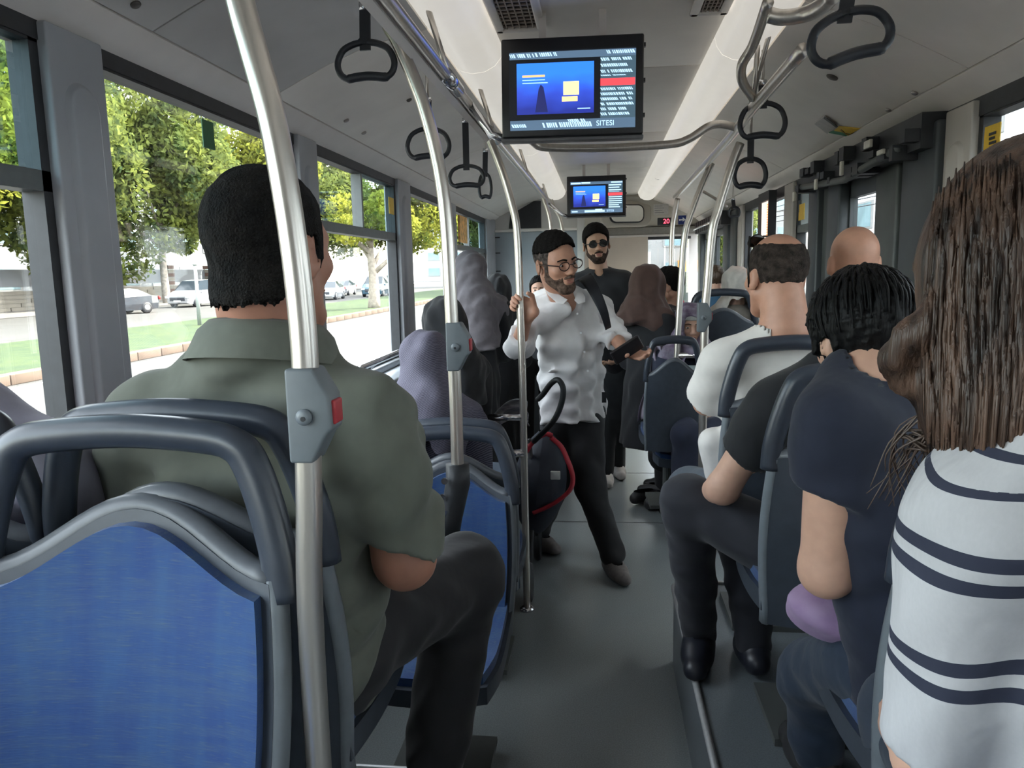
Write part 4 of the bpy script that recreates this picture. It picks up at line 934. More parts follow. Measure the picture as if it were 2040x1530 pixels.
# ---- buildings
def building(loc, size, label, wall, nx, nz, face, win=(0.30, 0.40, 0.46), wsz=(0.6, 0.55), rz=0.0):
    e = empty('apartment_block', loc, rz, label, 'building')
    sx, sy, sz = size
    B((-sx/2, -sy/2, 0), (sx/2, sy/2, sz)).build('wall', mat(label[:24], wall, 0.85, var=0.05, scale=0.3), e)
    B((-sx/2-0.3, -sy/2-0.3, sz), (sx/2+0.3, sy/2+0.3, sz+0.5)).build('roof', mat('roof_pale', (0.6, 0.58, 0.55), 0.8), e)
    wm = mat('building_glass', win, 0.25, var=0.2, scale=0.5); fm_ = mat('window_white', (0.22, 0.22, 0.215), 0.6)
    L = sy if face in ('+x', '-x') else sx
    w0 = None
    for i in range(nx):
        for j in range(nz):
            a = -L/2+L*(i+0.5)/nx; z = sz*(j+0.6)/nz; hw_ = L/nx*wsz[0]/2; hz = sz/nz*wsz[1]/2
            if w0 is None:
                if face in ('+x', '-x'): w0 = B((-0.08, -hw_, -hz), (0.08, hw_, hz)).build('window', fm_, e); pn = B((-0.1, -hw_*0.86, -hz*0.86), (0.1, hw_*0.86, hz*0.86)).build('pane', wm, w0)
                else: w0 = B((-hw_, -0.08, -hz), (hw_, 0.08, hz)).build('window', fm_, e); pn = B((-hw_*0.86, -0.1, -hz*0.86), (hw_*0.86, 0.1, hz*0.86)).build('pane', wm, w0)
                o = w0
            else: o = copy_tree(w0, e)
            o.location = {'+x': (sx/2, a, z), '-x': (-sx/2, a, z), '-y': (a, -sy/2, z)}[face]
    return e
building((-54, 30, GZ), (14, 40, 24), 'cream apartment block behind the trees left', (0.20, 0.19, 0.17), 8, 7, '+x', (0.16, 0.24, 0.27))
building((-54, 76, GZ), (14, 44, 22), 'pale blue grey apartment block farther left', (0.17, 0.18, 0.19), 8, 6, '+x', (0.15, 0.22, 0.25))
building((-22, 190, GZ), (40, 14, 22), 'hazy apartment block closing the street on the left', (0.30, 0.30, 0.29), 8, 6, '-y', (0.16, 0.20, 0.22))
building((16.0, -8.0, GZ), (8, 54, 15), 'white apartment block beside the right windows', (0.80, 0.80, 0.80), 9, 5, '-x', (0.55, 0.60, 0.66))
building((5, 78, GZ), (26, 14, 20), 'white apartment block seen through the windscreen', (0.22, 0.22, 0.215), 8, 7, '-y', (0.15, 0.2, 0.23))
building((20.0, 40, GZ), (8, 34, 12), 'white building beyond the front door', (0.78, 0.78, 0.78), 7, 4, '-x', (0.55, 0.6, 0.62))
aw = tag(MB().prism([(-2.0, 0), (2.0, 0), (2.0, 1.5), (-2.0, 1.5)], 0, 1.2).build('shop_awning', mat('awning_orange', (0.80, 0.36, 0.08), 0.8, var=0.2, scale=3)), 'orange shop awning strip seen low through the windscreen', 'awning'); aw.location = (at(1398, 536, Y=70).x, 69.8, 0.7)
# overhead wires outside right door
for k in range(4):
    o = tag(MB().tube([(9.0, -5, 4.6-0.25*k), (9.0, 20, 4.1-0.25*k), (9.0, 45, 4.6-0.25*k)], 0.02, 6).build('overhead_wire', BLACKR, None, smooth=True), ['topmost', 'second', 'third', 'lowest'][k]+' of four thin overhead wires outside the right windows', 'wire', 'overhead wires')
# ------------------------------------------------------------------ organic shapes: signed distance field -> surface nets
V3 = lambda *a: np.array(a, dtype=np.float64)
def nrm(v): v = np.asarray(v, float); return v/max(1e-9, np.linalg.norm(v))
class SDF:
    def __init__(s, lo, hi, h):
        s.lo = np.asarray(lo, float); s.h = h; s.n = np.maximum(4, np.ceil((np.asarray(hi, float)-s.lo)/h).astype(int)+1)
        s.ax = [(s.lo[i]+h*np.arange(s.n[i])).astype(np.float32) for i in range(3)]
        s.d = np.full(s.n, 0.25, np.float32)
    def _sl(s, lo, hi):
        a = np.clip(np.floor((lo-s.lo)/s.h).astype(int), 0, s.n); b = np.clip(np.ceil((hi-s.lo)/s.h).astype(int)+1, 0, s.n)
        if np.any(b <= a): return None
        sl = tuple(slice(a[i], b[i]) for i in range(3))
        return sl, s.ax[0][sl[0]][:, None, None], s.ax[1][sl[1]][None, :, None], s.ax[2][sl[2]][None, None, :]
    def _op(s, sl, d, k, op):
        o = s.d[sl]
        if op == 'u':
            if k > 0:
                hh = np.clip(0.5+0.5*(o-d)/k, 0, 1); s.d[sl] = o*(1-hh)+d*hh-k*hh*(1-hh)
            else: s.d[sl] = np.minimum(o, d)
        elif op == 's':
            if k > 0:
                hh = np.clip(0.5-0.5*(o+d)/k, 0, 1); s.d[sl] = o*(1-hh)-d*hh+k*hh*(1-hh)
            else: s.d[sl] = np.maximum(o, -d)
        elif op == 'i': s.d[sl] = np.maximum(o, d)
    def cone(s, a, b, ra, rb, k=0.02, op='u', caps=()):
        a = np.asarray(a, float); b = np.asarray(b, float); m = max(ra, rb)+k+3*s.h+0.02
        r = s._sl(np.minimum(a, b)-m, np.maximum(a, b)+m)
        if r is None: return s
        sl, x, y, z = r; ab = b-a; L2 = max(1e-9, ab @ ab)
        t = np.clip(((x-a[0])*ab[0]+(y-a[1])*ab[1]+(z-a[2])*ab[2])/L2, 0, 1)
        d = np.sqrt((x-a[0]-t*ab[0])**2+(y-a[1]-t*ab[1])**2+(z-a[2]-t*ab[2])**2)-(ra+(rb-ra)*t)
        for p, n in caps:
            n = nrm(n); d = np.maximum(d, (x-p[0])*n[0]+(y-p[1])*n[1]+(z-p[2])*n[2])
        s._op(sl, d.astype(np.float32), k, op); return s
    def chain(s, pts, rs, k=0.02, op='u'):
        for i in range(len(pts)-1): s.cone(pts[i], pts[i+1], rs[i], rs[i+1], k, op)
        return s
    def ell(s, c, r, R=None, k=0.02, op='u'):
        c = np.asarray(c, float); r = np.asarray(r, float); m = r.max()+k+3*s.h+0.02
        q = s._sl(c-m, c+m)
        if q is None: return s
        sl, x, y, z = q; x = x-c[0]; y = y-c[1]; z = z-c[2]
        if R is None: R = np.eye(3)
        u = [R[0][i]*x+R[1][i]*y+R[2][i]*z for i in range(3)]   # R columns = local axes in world
        k0 = np.sqrt(sum((u[i]/r[i])**2 for i in range(3))); k1 = np.sqrt(sum((u[i]/r[i]**2)**2 for i in range(3)))
        s._op(sl, (k0*(k0-1)/np.maximum(k1, 1e-6)).astype(np.float32), k, op); return s
    def cut(s, p, n, box=None):   # remove everything on the +n side
        n = nrm(n); lo, hi = (s.lo, s.lo+s.h*s.n) if box is None else box
        r = s._sl(np.asarray(lo, float), np.asarray(hi, float))
        if r is None: return s
        sl, x, y, z = r
        d = (x-p[0])*n[0]+(y-p[1])*n[1]+(z-p[2])*n[2]
        s.d[sl] = np.maximum(s.d[sl], d.astype(np.float32)); return s
    def cutlocal(s, H, fn):       # remove where fn(x,y,z) > 0 in head coordinates
        x = s.ax[0][:, None, None]-H.c[0]; y = s.ax[1][None, :, None]-H.c[1]; z = s.ax[2][None, None, :]-H.c[2]
        u = [(H.R[0][i]*x+H.R[1][i]*y+H.R[2][i]*z)/H.s for i in range(3)]
        s.d = np.maximum(s.d, (fn(u[0]/H.w, u[1], u[2])*H.s).astype(np.float32)); return s
    def ripple(s, amp, wl, seed=0, stretch=(1, 1, 1)):
        r = np.random.default_rng(seed); x = s.ax[0][:, None, None]; y = s.ax[1][None, :, None]; z = s.ax[2][None, None, :]
        band = np.abs(s.d) < 0.04
        acc = np.zeros_like(s.d)
        for i in range(4):
            w = r.normal(size=3)*np.array(stretch); w = w/np.linalg.norm(w)*2*math.pi/(wl*r.uniform(0.6, 1.5)); ph = r.uniform(0, 6.28)
            w2 = r.normal(size=3)*2*math.pi/(wl*5)
            acc += np.sin(w[0]*x+w[1]*y+w[2]*z+ph+1.3*np.sin(w2[0]*x+w2[1]*y+w2[2]*z))
        s.d += np.where(band, acc*(amp/2.2), 0).astype(np.float32); return s
    def mesh(s):
        d = s.d; ins = d < 0; n = s.n
        c = [(i, j, k) for i in (0, 1) for j in (0, 1) for k in (0, 1)]
        sub = lambda A, o: A[o[0]:n[0]-1+o[0], o[1]:n[1]-1+o[1], o[2]:n[2]-1+o[2]]
        cnt = np.zeros(n-1, np.uint8)
        for o in c: cnt += sub(ins, o)
        act = (cnt > 0) & (cnt < 8); I = np.argwhere(act)
        if len(I) == 0: return np.zeros((0, 3)), []
        idx = np.full(n-1, -1, np.int32); idx[act] = np.arange(len(I))
        val = {o: d[I[:, 0]+o[0], I[:, 1]+o[1], I[:, 2]+o[2]].astype(np.float64) for o in c}
        acc = np.zeros((len(I), 3)); num = np.zeros(len(I))
        for o in c:
            for ax in range(3):
                if o[ax] == 0:
                    p = list(o); p[ax] = 1; p = tuple(p); a, b = val[o], val[p]
                    m = (a < 0) != (b < 0); t = np.where(m, a/np.where(m, a-b, 1), 0)
                    q = np.array(o, float)[None, :].repeat(len(I), 0); q[:, ax] += t
                    acc[m] += q[m]; num[m] += 1
        P = s.lo+(I+acc/num[:, None])*s.h
        F_ = []
        for ax in range(3):
            o1, o2 = [(1, 2), (2, 0), (0, 1)][ax]
            e = [slice(None)]*3; e[ax] = slice(0, n[ax]-1); e2 = list(e); e2[ax] = slice(1, n[ax])
            A = ins[tuple(e)]; Bq = ins[tuple(e2)]
            E = np.argwhere(A != Bq)
            E = E[(E[:, o1] > 0) & (E[:, o2] > 0) & (E[:, o1] < n[o1]-1) & (E[:, o2] < n[o2]-1)]
            flip = A[E[:, 0], E[:, 1], E[:, 2]]
            q = []
            for (u, v) in ((-1, -1), (0, -1), (0, 0), (-1, 0)):
                w = E.copy(); w[:, o1] += u; w[:, o2] += v; q.append(idx[w[:, 0], w[:, 1], w[:, 2]])
            Q = np.stack(q, 1); Q[~flip] = Q[~flip][:, ::-1]; F_.append(Q)
        return P, np.concatenate(F_)
    def obj(s, name, m, parent=None, smooth_it=2):
        P, Q = s.mesh()
        if len(P) == 0: P = np.zeros((3, 3)); Q = np.array([[0, 1, 2, 2]])
        # light Laplacian relaxation to even the facets
        E = np.concatenate([Q[:, [0, 1]], Q[:, [1, 2]], Q[:, [2, 3]], Q[:, [3, 0]]])
        for _ in range(smooth_it):
            acc = np.zeros_like(P); num = np.zeros(len(P))
            for a, b in ((0, 1), (1, 0)):
                for ax in range(3): acc[:, ax] += np.bincount(E[:, a], P[E[:, b], ax], len(P))
                num += np.bincount(E[:, a], minlength=len(P))
            P = P*0.5+0.5*acc/np.maximum(num, 1)[:, None]
        org = np.array(parent.location) if parent is not None else np.zeros(3)
        me = bpy.data.meshes.new(name); P2 = P-org
        me.vertices.add(len(P2)); me.vertices.foreach_set('co', P2.astype(np.float32).ravel())
        Q = np.ascontiguousarray(Q, np.int32); me.loops.add(Q.size); me.loops.foreach_set('vertex_index', Q.ravel())
        me.polygons.add(len(Q)); me.polygons.foreach_set('loop_start', np.arange(0, Q.size, 4, dtype=np.int32))
        me.polygons.foreach_set('use_smooth', np.ones(len(Q), bool)); me.update(calc_edges=True); me.validate()
        me.materials.append(m)
        o = bpy.data.objects.new(name, me); COL.objects.link(o); o.parent = parent
        return o
def rot(yaw=0, pitch=0, roll=0):
    # yaw about Z (0 faces +Y, positive turns left), pitch nods up, roll tilts head to its right
    cy_, sy_ = math.cos(yaw), math.sin(yaw); cp, sp = math.cos(pitch), math.sin(pitch); cr, sr = math.cos(roll), math.sin(roll)
    Rz = np.array([[cy_, -sy_, 0], [sy_, cy_, 0], [0, 0, 1]]); Rx = np.array([[1, 0, 0], [0, cp, -sp], [0, sp, cp]]); Ry = np.array([[cr, 0, sr], [0, 1, 0], [-sr, 0, cr]])
    return Rz @ Rx @ Ry
class Head:
    def __init__(s, c, yaw=0, pitch=0, roll=0, sc=1.0, wide=1.0):
        s.c = np.asarray(c, float); s.R = rot(yaw, pitch, roll); s.s = sc; s.w = wide
    def P(s, x, y, z): return s.c+s.R @ (np.array([x*s.w, y, z])*s.s)
    def D(s, x, y, z): return s.R @ np.array([x, y, z], float)
    def E(s, S, c, r, k=0.01, op='u', inf=0.0, R=None):
        S.ell(s.P(*c), np.array([r[0]*s.w, r[1], r[2]])*s.s+inf, s.R if R is None else s.R @ R, k*s.s, op)
    def C(s, S, a, b, ra, rb, k=0.01, op='u', inf=0.0): S.cone(s.P(*a), s.P(*b), ra*s.s+inf, rb*s.s+inf, k*s.s, op)
    def skull(s, S, inf=0.0, k=0.02):
        s.E(S, (0, -0.012, 0.035), (0.075, 0.095, 0.086), k, inf=inf)
        s.E(S, (0, 0.028, -0.02), (0.061, 0.062, 0.080), k+0.01, inf=inf)
    def jaw(s, S, inf=0.0):
        for q in (-1, 1): s.C(S, (q*0.052, 0.0, -0.048), (q*0.018, 0.062, -0.096), 0.021, 0.021, 0.018, inf=inf)
        s.E(S, (0, 0.066, -0.097), (0.026, 0.024, 0.024), 0.02, inf=inf)
    def face(s, S, ears=True):
        s.skull(S); s.jaw(S)
        for q in (-1, 1):
            s.E(S, (q*0.040, 0.058, -0.022), (0.022, 0.024, 0.020), 0.015)
            s.C(S, (q*0.012, 0.084, 0.024), (q*0.045, 0.066, 0.020), 0.011, 0.010, 0.012)
            s.E(S, (q*0.031, 0.096, 0.002), (0.020, 0.020, 0.013), 0.012, 's')
            s.E(S, (q*0.031, 0.072, 0.001), (0.016, 0.014, 0.012), 0.004)
        s.C(S, (0, 0.086, 0.012), (0, 0.108, -0.026), 0.008, 0.0125, 0.010)
        for q in (-1, 1): s.E(S, (q*0.012, 0.098, -0.032), (0.009, 0.010, 0.008), 0.006)
        s.E(S, (0, 0.088, -0.058), (0.026, 0.012, 0.007), 0.008); s.E(S, (0, 0.087, -0.070), (0.022, 0.012, 0.008), 0.008)
        s.E(S, (0, 0.103, -0.064), (0.022, 0.010, 0.0022), 0.003, 's')
        if ears: s.ears(S)
    def ears(s, S):
        for q in (-1, 1):
            Rr = rot(-q*0.35, 0.15, 0)
            s.E(S, (q*0.080, -0.012, -0.008), (0.009, 0.020, 0.032), 0.006, R=Rr)
            s.E(S, (q*0.089, -0.006, -0.004), (0.006, 0.010, 0.018), 0.004, 's', R=Rr)
    def bbox(s, m=0.16): return s.c-m*s.s, s.c+m*s.s
def hand(S, w, d, n, t, curl=(0.3, 0.4, 0.3), sc=1.0, thumb=0.6, spread=0.0):
    w = np.asarray(w, float); d = nrm(d); n = np.asarray(n, float); n = nrm(n-d*(n @ d)); t0 = np.asarray(t, float); t0 = nrm(t0-d*(t0 @ d)-n*(t0 @ n))
    R = np.stack([d, t0, n], 1)
    S.ell(w+d*0.048*sc, np.array([0.052, 0.042, 0.017])*sc, R, 0.015)
    for i, L in enumerate((0.074, 0.082, 0.076, 0.060)):
        p = w+d*(0.082-0.004*abs(i-1.2))*sc+t0*(0.028-0.0185*i)*sc; dd = nrm(d+t0*spread*(1.5-i)); a = 0.0
        for j, (f, cu) in enumerate(zip((0.45, 0.31, 0.24), curl)):
            a += cu; v = dd*math.cos(a)+n*math.sin(a); q = p+v*L*f*sc
            S.cone(p, q, (0.0095-0.0007*j)*sc, (0.0088-0.0007*j)*sc, 0.004); p = q
    p = w+d*0.022*sc+t0*0.030*sc
    v = nrm(t0*0.75+d*0.65+n*0.35*thumb); q = p+v*0.042*sc; S.cone(p, q, 0.0125*sc, 0.0105*sc, 0.008)
    v = nrm(t0*0.15+d*0.8+n*0.9*thumb); S.cone(q, q+v*0.030*sc, 0.0105*sc, 0.009*sc, 0.004)
def grid_for(pts, m, h):
    A = np.array([np.asarray(p, float) for p in pts]); return SDF(A.min(0)-m, A.max(0)+m, h)
def lerp(a, b, t): return np.asarray(a, float)*(1-t)+np.asarray(b, float)*t
A_ = lambda u, v, Y: np.array(at(u, v, Y=Y))
SKIN = mat('skin_tan', (0.50, 0.262, 0.178), 0.5, var=0.06, scale=30, sss=0.08, bump=0.05, bscale=200)
SKIN_L = mat('skin_light', (0.58, 0.345, 0.25), 0.5, var=0.06, scale=30, sss=0.08)
SKIN_D = mat('skin_ruddy', (0.42, 0.20, 0.135), 0.5, var=0.07, scale=25, sss=0.08)
def cloth(name, col, fold=0.25, bscale=9, rough=0.85, var=0.08, **k): return mat(name, col, rough, var=var, scale=25, bump=fold, bscale=bscale, sheen=0.1, **k)
def hairm(name, col, col2=None, st=(1, 1, 0.08)): return mat(name, col, 0.42, var=0.35, scale=90, bump=0.35, bscale=120, stretch=st, col2=col2)
HAIR_B = mat('hair_black', (0.005, 0.005, 0.0055), 0.5, var=0.4, scale=60, bump=0.4, bscale=70, stretch=(1, 1, 0.12), spec=0.16); HAIR_S = mat('hair_short', (0.0085, 0.0075, 0.007), 0.8, var=0.4, scale=160, bump=0.6, bscale=260, spec=0.12)
HAIR_G = mat('hair_grizzled', (0.012, 0.009, 0.0075), 0.75, col2=(0.045, 0.038, 0.034), scale=45, bump=0.6, bscale=200, spec=0.15)
BLK = cloth('cloth_black', (0.010, 0.011, 0.014)); DKT = cloth('trousers_dark', (0.014, 0.014, 0.017)); 
def torso(S, nb, shL, shR, hip, w, d, k=0.05, belly=1.0, inf=0.0, low=0.0):
    nb, shL, shR, hip = [np.asarray(q, float) for q in (nb, shL, shR, hip)]
    if inf == 0.0: inf = -0.014
    up = nrm((shL+shR)/2-hip); x = nrm(shR-shL); x = nrm(x-up*(x @ up)); y = np.cross(up, x); R = np.stack([x, y, up], 1)
    ms = (shL+shR)/2; L = np.linalg.norm(ms-hip)
    S.cone(shL*0.86+shR*0.14, shL*0.14+shR*0.86, 0.062+inf, 0.062+inf, k)
    S.cone(nb, lerp(nb, shL, 0.75), 0.052+inf, 0.045+inf, k); S.cone(nb, lerp(nb, shR, 0.75), 0.052+inf, 0.045+inf, k)
    S.ell(lerp(ms, hip, 0.30), (w+inf, d+inf, L*0.36), R, k)
    S.ell(lerp(ms, hip, 0.66), (w*0.95*belly+inf, d*belly+inf, L*0.34), R, k)
    S.ell(hip-up*low, (w*0.98+inf, d*1.02+inf, 0.13+inf), R, k)
    return R
# ------------------------------------------------------------------ people
def glasses(parent, H, mfr, lens=None, y=0.112, rx=0.024, rz=0.017, rot_=0.0):
    g = MB()
    loc = np.array(parent.location)
    rim = []
    for q in (-1, 1):
        pts = [H.P(q*0.033+rx*math.cos(a), y-0.006*abs(math.cos(a)), 0.002+rz*math.sin(a))-loc for a in [2*math.pi*k/20 for k in range(21)]]
        g.tube(pts, 0.0022*H.s, 6)
        g.tube([H.P(q*0.057, y-0.008, 0.006)-loc, H.P(q*0.078, 0.05, 0.008)-loc, H.P(q*0.083, -0.01, 0.004)-loc], 0.0024*H.s, 6)
    g.tube([H.P(-0.010, y+0.002, 0.006)-loc, H.P(0.010, y+0.002, 0.006)-loc], 0.002*H.s, 6)
    o = g.build('glasses', mfr, parent, smooth=True)
    if lens is not None:
        for q in (-1, 1):
            vs = [H.P(q*0.033+rx*math.cos(a), y-0.004*abs(math.cos(a)), 0.002+rz*math.sin(a))-loc for a in [2*math.pi*k/20 for k in range(20)]]
            MB().add(vs, [tuple(range(20))]).build('lens', lens, o)
    return o
def eyes(parent, H, open_=1.0):
    loc = np.array(parent.location)
    for q in (-1, 1):
        c = H.P(q*0.031, 0.077, 0.001)-loc
        M = Matrix.Translation(c) @ Matrix(H.R.tolist()).to_4x4()
        e = MB().lathe([(0.001, -0.006), (0.008, -0.0045), (0.0125, 0), (0.008, 0.0045), (0.001, 0.006)], 14, M).build('eye', mat('eye_white', (0.6, 0.57, 0.54), 0.3), parent, smooth=True)
        M2 = Matrix.Translation(H.P(q*0.031, 0.0885, 0.001)-loc) @ Matrix(H.R.tolist()).to_4x4() @ Matrix.Rotation(math.radians(-90), 4, 'X')
        MB().lathe([(0.0048, 0), (0.0045, 0.0015), (0.001, 0.002)], 12, M2).build('iris', mat('iris_dark', (0.02, 0.013, 0.01), 0.1), e)
def brows(parent, H, m, thick=0.0042):
    loc = np.array(parent.location)
    for q in (-1, 1):
        pts = [H.P(q*0.013, 0.097, 0.021)-loc, H.P(q*0.030, 0.094, 0.026)-loc, H.P(q*0.048, 0.080, 0.020)-loc]
        MB().tube(smooth_path(pts, 4), [thick*H.s*(1-0.5*k/8) for k in range(9)], 7).build('eyebrow', m, parent, smooth=True)
def lips(parent, H, m):
    S = SDF(*[H.P(0, 0.09, -0.064)+sgn*0.045 for sgn in (-1, 1)], 0.003)
    H.E(S, (0, 0.0895, -0.0585), (0.022, 0.0125, 0.005), 0.003); H.E(S, (0, 0.0885, -0.0695), (0.019, 0.0125, 0.006), 0.003)
    H.E(S, (0, 0.104, -0.064), (0.020, 0.010, 0.0014), 0.002, 's')
    return S.obj('lips', m, parent, 1)
def hairline(back=-0.055, ear=0.018, burn=-0.028, temple=0.050, front=0.082, jag=0.004):
    def fn(x, y, z):
        line = np.interp(y, [-0.12, -0.055, -0.030, -0.018, 0.012, 0.018, 0.036, 0.042, 0.060, 0.085, 0.12], [back-0.01, back, back*0.5, ear, ear, burn, burn, temple, temple+0.014, front, front+0.004])
        line = line+np.clip((np.abs(x)-0.045)/0.03, -1, 0)*-0.008*(y > 0.04)
        return line+jag*np.sin(x*420+y*300)*np.sin(y*510-x*130)-z
    return fn
def short_hair(parent, H, m, t=0.010, line=None, h=0.004, crown=None, extra=None, name='hair', topt=0.0, rip=0.0016, nape=0.0):
    lo, hi = H.bbox(0.18); S = SDF(lo, hi, h)
    H.skull(S, inf=t)
    if topt: H.E(S, (0, 0.0, 0.055), (0.068, 0.088, 0.070), 0.02, inf=topt)
    if nape: S.cone(H.P(0, -0.03, -0.04), H.P(0, -0.034, -0.13), nape, nape*1.05, 0.02)
    if rip: S.ripple(rip, 0.022, 4)
    S.cutlocal(H, line or hairline())
    if crown: H.E(S, crown[0], crown[1], 0.012, 's')
    if extra: extra(S)
    return S.obj(name, m, parent, 1)
def beard(parent, H, m, t=0.004, top=-0.030, h=0.0035):
    lo, hi = H.bbox(0.16); S = SDF(lo, hi, h)
    H.skull(S, inf=t*0.7); H.jaw(S, inf=t); S.ripple(0.0009, 0.012, 2)
    def fn(x, y, z):
        up = np.interp(y, [-0.02, 0.014, 0.032, 0.036, 0.055, 0.08, 0.11], [0.0, -0.005, -0.010, -0.040, -0.058, -0.050, -0.040])+top+0.03
        lowb = np.interp(y, [0.0, 0.03, 0.07, 0.1], [-0.075, -0.098, -0.122, -0.13])
        j = 0.003*np.sin(x*500+y*330)*np.sin(y*470)
        return np.maximum(np.maximum(z-up+j, lowb-z), 0.012-y)
    S.cutlocal(H, fn)
    H.E(S, (0, 0.11, -0.064), (0.024, 0.03, 0.011), 0.004, 's')
    # moustache
    H.C(S, (-0.024, 0.090, -0.052), (0, 0.099, -0.046), 0.005, 0.0065, 0.004); H.C(S, (0.024, 0.090, -0.052), (0, 0.099, -0.046), 0.005, 0.0065, 0.004)
    return S.obj('beard', m, parent, 1)
def shoe(parent, ank, toe, m, sole, z=None, w=0.045, name='shoe'):
    ank = np.asarray(ank, float); toe = np.asarray(toe, float); fz = toe[2] if z is None else z
    d = nrm(V3(toe[0]-ank[0], toe[1]-ank[1], 0)); heel = V3(ank[0], ank[1], fz)-d*0.05; tip = V3(ank[0], ank[1], fz)+d*0.19
    S = grid_for([heel, tip, ank], 0.09, 0.006)
    S.cone(heel+V3(0, 0, 0.045), heel+d*0.12+V3(0, 0, 0.045), 0.040, 0.045, 0.03); S.cone(heel+d*0.10+V3(0, 0, 0.042), tip-d*0.045+V3(0, 0, 0.034), 0.046, 0.036, 0.03)
    S.cone(V3(ank[0], ank[1], fz+0.06), V3(ank[0], ank[1], fz+0.095), 0.046, 0.043, 0.03)
    S.cut(heel+V3(0, 0, 0.012), V3(0, 0, -1)); S.cut(V3(ank[0], ank[1], fz+0.115), V3(0, 0, 1))
    o = S.obj(name, m, parent, 1)
    S = grid_for([heel, tip], 0.08, 0.006)
    S.cone(heel+d*0.0+V3(0, 0, 0.012), tip-d*0.03+V3(0, 0, 0.012), 0.044, 0.042, 0.02); S.cut(V3(0, 0, fz+0.022), V3(0, 0, 1)); S.cut(V3(0, 0, fz+0.0), V3(0, 0, -1))
    S.obj('sole', sole, o, 1)
    return o
def ring_collar(parent, c, axis, rx, h, m, open_dir=None, flare=0.012, th=0.006, n=28, name='collar', fwd=(0, 1, 0), gap=0.0):
    axis = nrm(axis); f = np.asarray(fwd, float); f = nrm(f-axis*(f @ axis)); x = np.cross(f, axis); loc = np.array(parent.location)
    def fn(u, v):
        a = math.pi/2+gap+(2*math.pi-2*gap)*u
        prof = [(rx*0.98, h*0.0), (rx*0.97, h*0.55), (rx*1.0, h*1.0), (rx*1.10+flare*0.4, h*0.75), (rx*1.20+flare, h*0.02)]
        k = min(int(v*4), 3); t = v*4-k; r = prof[k][0]*(1-t)+prof[k+1][0]*t; z = prof[k][1]*(1-t)+prof[k+1][1]*t
        return Vector(np.asarray(c)-loc+x*r*math.cos(a)+f*r*0.95*math.sin(a)+axis*z)
    return MB().grid(fn, n, 12).build(name, m, parent, smooth=True)
def person(label, base):
    return empty('person', base, label=label, cat='person')
WHITE = cloth('shirt_white', (0.76, 0.735, 0.735), 0.6, 9, var=0.03)
SOLE_W = mat('sole_white', (0.55, 0.53, 0.5), 0.7); SOLE_K = mat('sole_dark', (0.03, 0.03, 0.03), 0.7)
